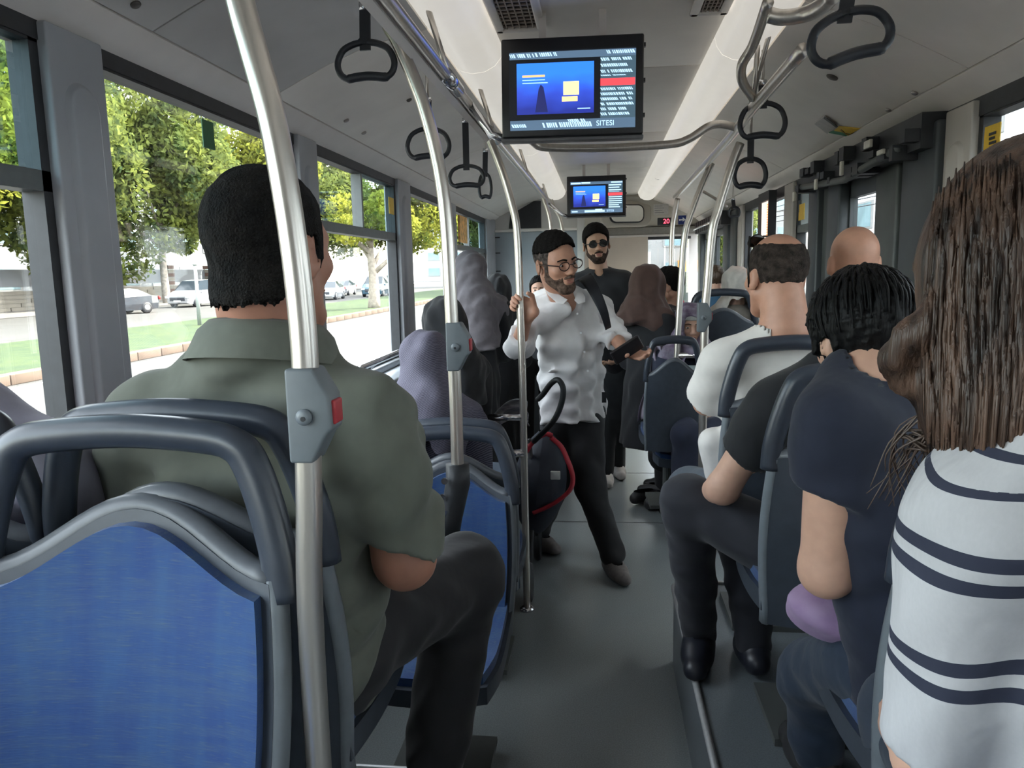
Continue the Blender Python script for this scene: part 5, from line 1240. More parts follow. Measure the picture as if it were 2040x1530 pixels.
# ---- man in the white shirt holding the third pole
def man_white():
    e = person('man in a white shirt with glasses and beard gripping the third pole', (-0.15, 3.9, 0))
    H = Head(A_(1107, 523, 3.45), math.pi+0.68, -0.13, 0.17, 1.08)
    nb = A_(1124, 596, 3.56); shR = A_(1076, 618, 3.60); shL = A_(1190, 616, 3.72); hip = A_(1141, 812, 3.92)
    elR = A_(1032, 688, 3.56); wrR = A_(1049, 634, 3.40); elL = A_(1224, 668, 3.70); wrL = A_(1240, 694, 3.56)
    hR = A_(1113, 828, 3.93); hL = A_(1168, 828, 3.93); kR = A_(1108, 958, 3.98); kL = A_(1176, 972, 3.86); aR = A_(1071, 1066, 4.14); aL = A_(1221, 1113, 3.78)
    S = grid_for([H.c+V3(0, 0, 0.16), nb, shL, shR, elR, elL, wrR, wrL, aR, aL, A_(1010, 600, 3.35), A_(1270, 720, 3.5)], 0.10, 0.0055)
    H.face(S)
    S.cone(H.P(0, -0.022, -0.055), nb, 0.060, 0.066, 0.02)
    torso(S, nb, shL, shR, hip, 0.145, 0.095, 0.04)
    S.chain([shR, elR, wrR], [0.045, 0.038, 0.027], 0.015); S.chain([shL, elL, wrL], [0.045, 0.038, 0.027], 0.015)
    S.chain([hR, kR, aR], [0.07, 0.05, 0.036], 0.02); S.chain([hL, kL, aL], [0.07, 0.05, 0.036], 0.02)
    # right hand closed on the pole
    pc = V3(-0.3495, 3.35, A_(1035, 604, 3.35)[2])
    hand(S, pc+V3(0.062, 0.035, -0.045), (-0.80, -0.05, 0.55), (-0.15, -0.95, -0.1), (0.5, -0.1, 0.8), (0.75, 1.15, 0.9), 1.05, 1.0)
    S.cone(wrR, pc+V3(0.058, 0.035, -0.04), 0.028, 0.027, 0.012)
    # left hand under the phone
    hand(S, wrL, (0.75, -0.45, -0.30), (0.1, -0.5, 0.85), (-0.3, -0.8, 0.3), (0.25, 0.55, 0.4), 1.05, 0.8)
    S.obj('body', SKIN, e, 1)
    eyes(e, H); brows(e, H, HAIR_S); lips(e, H, mat('lip_tone', (0.36, 0.15, 0.12), 0.5))
    part = lambda x, y, z: z-0.052-0.15*y+0.004*np.sin(x*300+y*200)
    short_hair(e, H, HAIR_S, 0.0055, hairline(temple=0.052, front=0.080), 0.0038, topt=0.008, extra=lambda S: S.cutlocal(H, lambda x, y, z: -part(x, y, z)))
    short_hair(e, H, mat('hair_grey_side', (0.03, 0.024, 0.021), 0.8, scale=60, col2=(0.115, 0.095, 0.085), bump=0.5, bscale=220, spec=0.12), 0.0035, hairline(temple=0.052, front=0.080), 0.0038, extra=lambda S: S.cutlocal(H, part), name='side_hair', rip=0.0008)
    beard(e, H, mat('beard_grizzled', (0.05, 0.032, 0.024), 0.85, scale=55, bump=0.4, bscale=250, col2=(0.17, 0.115, 0.09), spec=0.1), 0.0025)
    glasses(e, H, mat('frame_brown', (0.03, 0.012, 0.01), 0.35), glass('lens_clear', (0.93, 0.93, 0.93), 0.08))
    # shirt
    S = grid_for([nb, shL, shR, elR, elL, wrL, hip-V3(0, 0, 0.12)], 0.13, 0.0075)
    R = torso(S, nb, shL, shR, hip, 0.158, 0.112, 0.05, belly=1.04, inf=0.012)
    S.cone(hip+V3(0, 0, 0.05), hip-V3(0, 0, 0.06), 0.15, 0.155, 0.05, caps=())
    S.cone(shR, elR, 0.066, 0.062, 0.03); S.cone(elR, lerp(elR, wrR, 0.45), 0.060, 0.058, 0.02, caps=[(lerp(elR, wrR, 0.35), wrR-elR)])
    S.cone(shL, elL, 0.066, 0.060, 0.03); S.cone(elL, lerp(elL, wrL, 0.8), 0.058, 0.050, 0.02, caps=[(lerp(elL, wrL, 0.45), wrL-elL)])
    S.cut(hip-V3(0, 0, 0.055), V3(0.10, 0, -1), box=(hip-0.3, hip+0.3))
    # open neck
    S.cone(H.P(0, -0.02, -0.06), nb+V3(0, 0, 0.01), 0.060, 0.058, 0.01, 's'); S.cone(A_(1138, 585, 3.44), A_(1150, 606, 3.42), 0.040, 0.012, 0.012, 's')
    S.ripple(0.011, 0.09, 5, (1, 1, 2.2))
    S.obj('shirt', WHITE, e, 2)
    # collar flaps
    loc = np.array(e.location)
    for q, pts in ((1, [A_(1082, 572, 3.50), A_(1092, 588, 3.46), A_(1110, 604, 3.42), A_(1122, 606, 3.41), A_(1131, 597, 3.43), A_(1108, 583, 3.47)]), (-1, [A_(1156, 575, 3.55), A_(1166, 592, 3.50), A_(1166, 602, 3.48), A_(1152, 606, 3.45), A_(1144, 598, 3.46), A_(1150, 583, 3.50)])):
        P3 = [Vector(p-loc) for p in pts]; n = len(P3); bk = [p+Vector((0, 0.006, 0)) for p in P3]
        MB().add(P3+bk, [tuple(range(n)), tuple(reversed(range(n, 2*n)))]+[(i, (i+1) % n, n+(i+1) % n, n+i) for i in range(n)]).build('collar', WHITE, e, bevel=0.004)
    # placket buttons, hem label
    for k in range(4):
        p = A_(1150+7*k, 625+38*k, 3.52)-loc
        MB().lathe([(0.005, 0), (0.005, 0.003)], 10, Matrix.Translation(p) @ Matrix.Rotation(math.radians(90), 4, 'X')).build('button', mat('button_pale', (0.6, 0.6, 0.6), 0.4), e)
    # trousers
    S = grid_for([hip, hR, hL, kR, kL, aR, aL], 0.14, 0.009)
    S.ell(hip-V3(0, 0, 0.02), (0.155, 0.12, 0.13), R, 0.04); S.chain([hR, kR, aR+V3(0, 0, 0.02)], [0.098, 0.076, 0.062], 0.04); S.chain([hL, kL, aL+V3(0, 0, 0.02)], [0.098, 0.076, 0.062], 0.04)
    S.ripple(0.004, 0.10, 8); S.obj('trousers', DKT, e, 2)
    SH = mat('shoe_taupe', (0.16, 0.145, 0.14), 0.75, var=0.12, scale=60)
    shoe(e, V3(aR[0], aR[1], 0), A_(1112, 1092, 4.02), SH, SOLE_W, 0.0); shoe(e, V3(aL[0], aL[1], 0), A_(1248, 1152, 3.62), SH, SOLE_W, 0.0)
    # hem tag
    p = A_(1203, 792, 3.80)-loc; B((p[0]-0.01, p[1]-0.005, p[2]-0.025), (p[0]+0.012, p[1], p[2]+0.028)).build('hem_tag', BLK, e)
    # shoulder strap and phone are things he carries
    bp = empty('backpack_strap', (0, 0, 0), label='black bag strap over the white shirt man\'s left shoulder', cat='bag strap')
    pts = [A_(1150, 552, 3.66), A_(1168, 560, 3.54), A_(1183, 584, 3.49), A_(1200, 614, 3.50), A_(1203, 640, 3.56), A_(1208, 680, 3.62)]
    pts = [A_(1157, 556, 3.68), A_(1164, 552, 3.58), A_(1176, 566, 3.51), A_(1190, 592, 3.475), A_(1203, 622, 3.485), A_(1212, 655, 3.56)]
    sp = smooth_path(pts, 4); lat = Vector((0.86, 0.25, 0.42)).normalized()
    def sfn(u, v):
        q = sp[min(len(sp)-1, int(round(v*(len(sp)-1))))]; return q+lat*(u-0.5)*(0.075-0.045*v)
    MB().slab(sfn, 4, len(sp)-1, (0.0, 0.012, 0.004)).build('strap', mat('strap_navy', (0.010, 0.012, 0.018), 0.7), bp, smooth=True)
    ph = empty('phone', A_(1249, 697, 3.47), label='dark phone held in the white shirt man\'s left hand', cat='phone')
    ph.rotation_euler = (0.35, -0.55, 0.2)
    B((-0.075, -0.008, -0.036), (0.075, 0.008, 0.036)).build('case', mat('phone_black', (0.012, 0.010, 0.012), 0.35), ph, bevel=0.006)
    B((-0.068, -0.0095, -0.032), (0.068, -0.008, 0.032)).build('screen', mat('phone_screen', (0.02, 0.018, 0.02), 0.15), ph)
man_white()
# ---- man in the black polo with sunglasses
def man_black():
    e = person('man in a black polo and sunglasses standing behind the white shirt man', (0.05, 5.4, 0))
    Y = 5.3
    H = Head(A_(1188, 487, Y), math.pi+0.12, -0.03, 0.10, 1.06)
    nb = A_(1193, 545, Y+0.06); shR = A_(1153, 565, Y+0.08); shL = A_(1246, 562, Y+0.05); hip = A_(1222, 718, Y+0.10)
    elL = A_(1250, 636, Y+0.05); wrL = A_(1238, 700, Y-0.12); elR = A_(1150, 640, Y+0.1); wrR = A_(1180, 700, Y-0.1)
    hR = A_(1205, 725, Y+0.1); hL = A_(1236, 725, Y+0.1); kR = A_(1207, 830, Y+0.1); kL = A_(1226, 830, Y+0.14); aR = V3(A_(1207, 920, Y+0.15)[0], Y+0.2, 0.09); aL = V3(aR[0]+0.09, Y+0.42, 0.09)
    S = grid_for([H.c+V3(0, 0, 0.16), nb, shL, shR, elR, elL, wrR, wrL, aR, aL], 0.12, 0.0065)
    H.face(S); S.cone(H.P(0, -0.022, -0.055), nb, 0.058, 0.066, 0.02); torso(S, nb, shL, shR, hip, 0.15, 0.10, 0.04)
    S.chain([shR, elR, wrR], [0.05, 0.042, 0.03], 0.015); S.chain([shL, elL, wrL], [0.055, 0.047, 0.032], 0.015)
    S.chain([hR, kR, aR], [0.07, 0.05, 0.036], 0.02); S.chain([hL, kL, aL], [0.07, 0.05, 0.036], 0.02)
    hand(S, wrL, (-0.4, -0.5, -0.7), (-0.8, -0.3, 0.2), (0, -0.9, 0.4), (0.5, 0.6, 0.4), 1.05); hand(S, wrR, (0.3, -0.5, -0.7), (0.8, -0.3, 0.2), (0, -0.9, 0.4), (0.5, 0.6, 0.4), 1.05)
    S.obj('body', mat('skin_olive', (0.50, 0.30, 0.205), 0.5, var=0.06, scale=30, sss=0.08), e, 1)
    lips(e, H, mat('lip_rose', (0.42, 0.17, 0.15), 0.5)); brows(e, H, HAIR_S, 0.005)
    short_hair(e, H, HAIR_S, 0.006, hairline(temple=0.042, front=0.066), 0.0045, topt=0.016)
    beard(e, H, mat('beard_black', (0.018, 0.013, 0.011), 0.85, scale=60, col2=(0.07, 0.045, 0.035), spec=0.1), 0.003, -0.034)
    glasses(e, H, mat('frame_black', (0.008, 0.008, 0.008), 0.3), mat('lens_dark', (0.012, 0.011, 0.011), 0.12), 0.112, 0.025, 0.020)
    S = grid_for([nb, shL, shR, elR, elL, hip-V3(0, 0, 0.1)], 0.14, 0.009)
    R = torso(S, nb, shL, shR, hip, 0.165, 0.115, 0.05, inf=0.012)
    for a, b in ((shR, elR), (shL, elL)): S.cone(a, b, 0.074, 0.070, 0.03, caps=[(lerp(a, b, 0.62), b-a)])
    S.cone(H.P(0, -0.02, -0.06), nb, 0.064, 0.066, 0.01, 's'); S.cone(nb+V3(0, -0.08, 0.02), nb+V3(0, -0.13, -0.06), 0.035, 0.01, 0.01, 's')
    S.ripple(0.004, 0.12, 3); S.obj('polo_shirt', BLK, e, 2)
    ring_collar(e, nb+V3(0, 0.0, -0.005), (0, -0.12, 1), 0.068, 0.045, BLK, fwd=(0, -1, -0.3), gap=0.35)
    S = grid_for([hip, hR, hL, kR, kL, aR, aL], 0.14, 0.01)
    S.ell(hip-V3(0, 0, 0.02), (0.16, 0.12, 0.13), R, 0.04); S.chain([hR, kR, aR], [0.095, 0.075, 0.06], 0.04); S.chain([hL, kL, aL], [0.095, 0.075, 0.06], 0.04)
    S.obj('trousers', cloth('trousers_charcoal', (0.035, 0.038, 0.042)), e, 2)
    SHW = mat('shoe_offwhite', (0.52, 0.50, 0.49), 0.7)
    shoe(e, V3(aR[0], aR[1], 0), aR+V3(0.02, -0.2, -0.09), SHW, SOLE_W, 0.0); shoe(e, V3(aL[0], aL[1], 0), aL+V3(0.03, -0.2, -0.09), SHW, SOLE_W, 0.0)
man_black()
# ---- man in the olive polo, near left
def man_green():
    e = person('broad man in an olive green polo seen from behind, near left', (-0.58, 1.25, 0.38))
    H = Head(V3(-0.524, 1.20, 1.588), -0.30, 0.02, 0.0, 1.10, 0.95)
    nb = A_(528, 690, 1.19); shL = V3(-0.765, 1.23, 1.305); shR = V3(-0.375, 1.19, 1.315); hip = V3(-0.585, 1.27, 0.87)
    elR = A_(806, 1112, 1.21); wrR = A_(748, 1120, 1.44); elL = V3(-0.84, 1.26, 1.06); wrL = V3(-0.66, 1.48, 1.02)
    hR = V3(-0.49, 1.30, 0.87); hL = V3(-0.68, 1.30, 0.87); kR = A_(925, 1145, 1.72); kL = V3(-0.72, 1.75, 0.87); aR = A_(868, 1500, 1.56); aL = V3(-0.72, 1.56, 0.47)
    S = grid_for([H.c+V3(0, 0, 0.17), shL, shR, elR, elL, wrR, wrL, hip, kR, kL, aR, aL], 0.10, 0.007)
    H.face(S); S.cone(H.P(0, -0.03, -0.04), nb+V3(0, 0.015, -0.0), 0.072, 0.072, 0.02); torso(S, nb, shL, shR, hip, 0.165, 0.11, 0.04)
    S.chain([shR, elR, wrR], [0.055, 0.050, 0.034], 0.02); S.chain([shL, elL, wrL], [0.055, 0.048, 0.034], 0.02)
    S.chain([hR, kR, aR], [0.08, 0.055, 0.04], 0.02); S.chain([hL, kL, aL], [0.08, 0.055, 0.04], 0.02)
    hand(S, wrR, (-0.75, 0.55, 0.15), (0.2, 0.3, -0.9), (0.2, 0.9, 0.3), (0.4, 0.5, 0.4), 1.1); hand(S, wrL, (0.8, 0.5, 0.1), (0, 0.3, -0.9), (0.0, 0.9, 0.3), (0.4, 0.5, 0.4), 1.1)
    S.obj('body', SKIN_D, e, 1)
    short_hair(e, H, mat('hair_cropped', (0.0085, 0.0085, 0.0085), 0.8, scale=28, col2=(0.020, 0.0175, 0.016), bump=0.7, bscale=300, spec=0.15), 0.004, hairline(back=-0.064, ear=0.020, burn=-0.02, jag=0.010), 0.0048, rip=0.001, nape=0.0755)
    OL = cloth('polo_olive', (0.125, 0.134, 0.108), 0.5, 8, var=0.06)
    S = grid_for([nb+V3(0, 0, 0.05), shL, shR, elR, elL, hip-V3(0, 0, 0.1)], 0.15, 0.0085)
    R = torso(S, nb, shL, shR, hip, 0.188, 0.135, 0.06, belly=1.08, inf=0.014)
    S.cone(shR, elR, 0.083, 0.078, 0.04, caps=[(lerp(shR, elR, 0.80), nrm(elR-shR)+V3(-0.55, 0, 0.0))]); S.cone(shL, elL, 0.083, 0.076, 0.04, caps=[(lerp(shL, elL, 0.82), elL-shL)])
    S.ripple(0.010, 0.12, 21, (1, 1, 1.6)); S.obj('polo_shirt', OL, e, 2)
    ring_collar(e, nb+V3(0.0, -0.002, -0.030), (0.03, 0.20, 1), 0.092, 0.066, OL, fwd=(-0.1, 1, -0.2), gap=0.3, flare=0.016)
    S = grid_for([hip, hR, hL, kR, kL, aR, aL], 0.15, 0.011)
    S.ell(hip-V3(0, 0, 0.02), (0.19, 0.14, 0.12), R, 0.05); S.chain([hR, kR, aR], [0.105, 0.088, 0.07], 0.05); S.chain([hL, kL, aL], [0.105, 0.088, 0.07], 0.05)
    S.ripple(0.004, 0.1, 2); S.obj('trousers', DKT, e, 2)
    SH = mat('shoe_black', (0.012, 0.012, 0.013), 0.4)
    shoe(e, V3(aR[0], aR[1], 0.38), aR+V3(0, 0.2, 0), SH, SOLE_K, 0.38); shoe(e, V3(aL[0], aL[1], 0.38), aL+V3(0, 0.2, 0), SH, SOLE_K, 0.38)
man_green()
# ---- passenger at the very left edge
def left_passenger():
    e = person('passenger in a lilac grey shirt cut off by the left edge', (-1.0, 1.2, 0.38))
    H = Head(V3(-1.105, 1.16, 1.47), 0.1, -0.1, 0, 0.95)
    nb = V3(-1.08, 1.17, 1.335); shL = V3(-1.13, 1.2, 1.24); shR = V3(-0.925, 1.17, 1.235); hip = V3(-0.99, 1.25, 0.85); elR = V3(-0.86, 1.25, 1.02); wrR = V3(-0.93, 1.45, 0.98)
    S = grid_for([H.c+V3(0, 0, 0.14), shL, shR, hip, wrR, elR], 0.12, 0.009)
    H.face(S); S.cone(H.P(0, -0.03, -0.05), nb, 0.055, 0.06, 0.02); torso(S, nb, shL, shR, hip, 0.10, 0.09); S.chain([shR, elR, wrR], [0.045, 0.04, 0.03]); hand(S, wrR, (-0.5, 0.7, 0), (0, 0, -1), (-0.7, 0.5, 0), (0.4, 0.4, 0.3))
    S.obj('body', SKIN_D, e, 1); short_hair(e, H, HAIR_S, 0.010, hairline(back=-0.07), 0.006)
    S = grid_for([nb, shL, shR, hip, elR], 0.13, 0.011); R = torso(S, nb, shL, shR, hip, 0.12, 0.115, 0.05, inf=0.012); S.cone(shR, elR, 0.07, 0.062, 0.03, caps=[(lerp(shR, elR, 0.85), elR-shR)]); S.cone(shL, shL+V3(0, 0.03, -0.2), 0.06, 0.055, 0.03)
    S.cone(H.P(0, -0.02, -0.05), nb, 0.062, 0.066, 0.01, 's'); S.ripple(0.004, 0.12, 3); S.obj('shirt', cloth('shirt_lilac', (0.30, 0.29, 0.36), 0.3), e, 2)
    S = grid_for([hip, V3(-0.9, 1.7, 0.85), V3(-1.08, 1.7, 0.85)], 0.14, 0.012); S.ell(hip, (0.13, 0.13, 0.11), R, 0.04); S.cone(hip+V3(0.07, 0, 0), V3(-0.9, 1.68, 0.86), 0.085, 0.07, 0.04); S.cone(hip-V3(0.07, 0, 0), V3(-1.08, 1.68, 0.86), 0.085, 0.07, 0.04); S.cone(V3(-0.9, 1.68, 0.86), V3(-0.9, 1.60, 0.42), 0.07, 0.055, 0.03)
    S.obj('trousers', DKT, e, 2)
left_passenger()
# ---- woman in the striped shirt, near right
def stripe_mat():
    m = bpy.data.materials.new('shirt_striped'); m.use_nodes = True; N = m.node_tree.nodes; L = m.node_tree.links
    b = N['Principled BSDF']; b.inputs['Roughness'].default_value = 0.85
    at_ = N.new('ShaderNodeAttribute'); at_.attribute_name = 'stripe'
    lt = N.new('ShaderNodeMath'); lt.operation = 'LESS_THAN'; lt.inputs[1].default_value = 0.0; L.new(at_.outputs['Fac'], lt.inputs[0])
    nz = N.new('ShaderNodeTexNoise'); nz.inputs['Scale'].default_value = 120
    mw = N.new('ShaderNodeMixRGB'); mw.inputs[1].default_value = (0.43, 0.425, 0.44, 1); mw.inputs[2].default_value = (0.48, 0.475, 0.49, 1); L.new(nz.outputs['Fac'], mw.inputs[0])
    mx = N.new('ShaderNodeMixRGB'); mx.inputs[2].default_value = (0.022, 0.026, 0.048, 1); L.new(mw.outputs[0], mx.inputs[1]); L.new(lt.outputs[0], mx.inputs[0]); L.new(mx.outputs[0], b.inputs['Base Color'])
    n2 = N.new('ShaderNodeTexNoise'); n2.inputs['Scale'].default_value = 10
    bp = N.new('ShaderNodeBump'); bp.inputs['Strength'].default_value = 0.3; bp.inputs['Distance'].default_value = 0.02; L.new(n2.outputs['Fac'], bp.inputs['Height']); L.new(bp.outputs[0], b.inputs['Normal'])
    return m
def strand(mb, pts, r0, r1, n=6, flat=0.5):
    sp = smooth_path(pts, 5); k = len(sp); mb.tube(sp, [r0+(r1-r0)*(i/(k-1)) for i in range(k)], n, flat=flat)
def woman_stripes():
    e = person('long haired woman in a white shirt with navy stripes, right edge', (0.52, 0.85, 0.315))
    H = Head(A_(2045, 540, 0.87), -0.05, -0.12, 0.0, 1.0)
    nb = A_(2110, 900, 0.78); shL = A_(1935, 1035, 0.79); shR = V3(0.72, 0.80, 1.28); hip = V3(0.60, 0.86, 0.78)
    elL = A_(1868, 1510, 0.86); wrL = V3(0.42, 1.06, 0.90); elR = V3(0.80, 0.86, 1.02); wrR = V3(0.66, 1.08, 0.92)
    S = grid_for([H.c+V3(0, 0, 0.14), shL, shR, hip, elL, wrL, elR, wrR, V3(0.5, 1.3, 0.75)], 0.11, 0.0075)
    H.face(S); S.cone(H.P(0, -0.03, -0.05), nb, 0.05, 0.055, 0.02); torso(S, nb, shL, shR, hip, 0.13, 0.09)
    S.chain([shL, elL, wrL], [0.052, 0.046, 0.03]); S.chain([shR, elR, wrR], [0.05, 0.044, 0.03]); hand(S, wrL, (0.5, 0.8, 0), (0, 0, -1), (0.8, -0.3, 0), (0.4, 0.4, 0.3), 0.95); hand(S, wrR, (-0.5, 0.8, 0), (0, 0, -1), (-0.8, -0.3, 0), (0.4, 0.4, 0.3), 0.95)
    S.obj('body', SKIN_L, e, 1)
    S = grid_for([nb, shL, shR, hip, elL, elR], 0.13, 0.0065)
    R = torso(S, nb, shL, shR, hip, 0.15, 0.11, 0.05, inf=0.010)
    cuff = lerp(shL, elL, 0.965)
    S.cone(shL, lerp(shL, elL, 1.05), 0.070, 0.064, 0.035, caps=[(cuff, nrm(elL-shL)+V3(-0.35, 0, 0.0))]); S.cone(shR, elR, 0.07, 0.062, 0.035, caps=[(lerp(shR, elR, 0.8), elR-shR)])
    S.ripple(0.0045, 0.12, 11)
    o = S.obj('striped_shirt', stripe_mat(), e, 2)
    me = o.data; n = len(me.vertices); co = np.empty(n*3, np.float32); me.vertices.foreach_get('co', co); co = co.reshape(-1, 3)+np.array(e.location)
    ax = elL-shL; L = np.linalg.norm(ax); axn = ax/L; t = ((co-shL) @ axn)/L; rad = np.linalg.norm(co-shL-np.outer(t*L, axn), axis=1)
    lat = (co-shL) @ nrm(V3(1, -0.35, 0.22)*1.0)
    sleeve = (rad < 0.088) & (lat < 0.060) & (t > -1.0)
    # sleeve bands run round the arm, torso bands run level
    ts = t*L+0.10*np.clip(lat, -0.1, 0.1)*0.9
    cs = [-0.085, -0.056, 0.004, 0.034, 0.132, 0.162]; sd = np.min(np.abs(ts[:, None]-np.array(cs)[None, :])-np.array([0.0035, 0.0035, 0.0082, 0.0082, 0.0082, 0.0082])[None, :], 1)
    zs = [A_(2000, 1180, 0.80)[2], A_(2000, 1245, 0.80)[2], 1.06, 1.03]
    zd = np.min(np.abs(co[:, 2][:, None]+0.10*(co[:, 0][:, None]-0.45)-np.array(zs)[None, :]), 1)-0.0085
    att = me.attributes.new('stripe', 'FLOAT', 'POINT'); att.data.foreach_set('value', np.where(sleeve, sd, zd).astype(np.float32))
    # long hair: volume under many locks
    HM = mat('hair_brown_long', (0.014, 0.0085, 0.0065), 0.42, col2=(0.115, 0.066, 0.045), scale=16, bump=0.3, bscale=90, stretch=(3.2, 3.2, 0.10), spec=0.4)
    S = grid_for([H.c+V3(0, 0, 0.16), H.c-V3(0.02, 0.12, 0.42), H.c+V3(0.12, 0, 0)], 0.14, 0.006)
    H.skull(S, inf=0.018); S.chain([H.P(-0.02, -0.02, 0.0), H.P(-0.02, -0.03, -0.14), A_(1965, 850, 0.89), A_(1930, 1010, 0.90)], [0.090, 0.084, 0.060, 0.030], 0.03); S.chain([H.P(0.03, -0.02, 0.0), H.P(0.05, -0.03, -0.14), H.P(0.05, -0.05, -0.30)], [0.09, 0.085, 0.06], 0.03)
    S.chain([A_(1862, 640, 0.83), A_(1815, 672, 0.84), A_(1782, 716, 0.85), A_(1800, 762, 0.86), A_(1850, 790, 0.86)], [0.020, 0.017, 0.014, 0.012, 0.014], 0.012)
    S.cut(H.P(0, 0.075, 0), H.D(0, 1, 0.25)); S.ripple(0.0022, 0.022, 6, (2, 2, 0.1))
    hr = S.obj('hair', HM, e, 2)
    loc = np.array(e.location); r = random.Random(5); mb = MB()
    def surf(u, v):   # first point of the hair volume seen along this direction
        d = ray(u, v)
        for k in range(200):
            p = np.array([0, 0, EYE])+d*(0.55+0.003*k); q = np.round((p-S.lo)/S.h).astype(int)
            if np.all(q >= 0) and np.all(q < S.n) and S.d[tuple(q)] < 0.002: return p-d*0.003
        return None
    for k in range(330):
        u = 1856+200*(k % 66)/66+r.uniform(-3, 3); v0 = 300+r.uniform(0, 420); v1 = v0+r.uniform(160, 420); pts = []
        for t in range(9):
            v = v0+(v1-v0)*t/8; p = surf(u-14*t/8+5*math.sin(v*0.008+u*0.02), v)
            if p is not None: pts.append(p-loc)
            elif pts: break
        if len(pts) < 3: continue
        n = len(pts); mb.tube(pts, [0.0022*math.sin(math.pi*(i+0.4)/(n-0.2))+0.0004 for i in range(n)], 5, flat=0.7)
    mb.build('hair_locks', HM, hr, smooth=True)
    mb = MB()
    for k in range(26):   # loose ends falling over the seat in front
        s0 = A_(1850+r.uniform(-8, 40), 780+r.uniform(0, 120), 0.86); m1 = A_(1820+r.uniform(-50, 40), 860+r.uniform(0, 60), 0.88); e1 = A_(1780+r.uniform(-60, 90), 930+r.uniform(0, 90), 0.89)
        strand(mb, [s0-loc, m1-loc, e1-loc], r.uniform(0.0010, 0.0022), 0.0005, 5, 1.0)
    mb.build('hair_wisps', mat('hair_brown_wisp', (0.07, 0.044, 0.032), 0.45, var=0.3, scale=30), hr, smooth=True)
    S = grid_for([hip, V3(0.5, 1.3, 0.8), V3(0.7, 1.3, 0.8), V3(0.5, 1.3, 0.4)], 0.14, 0.013); S.ell(hip, (0.16, 0.14, 0.11), R, 0.04)
    for q in (-1, 1): S.chain([hip+V3(0.08*q, 0, 0), V3(0.60+q*0.09, 1.26, 0.80), V3(0.60+q*0.09, 1.26, 0.40)], [0.09, 0.07, 0.055], 0.04)
    S.obj('trousers', cloth('jeans_dark', (0.02, 0.03, 0.05)), e, 2)
woman_stripes()
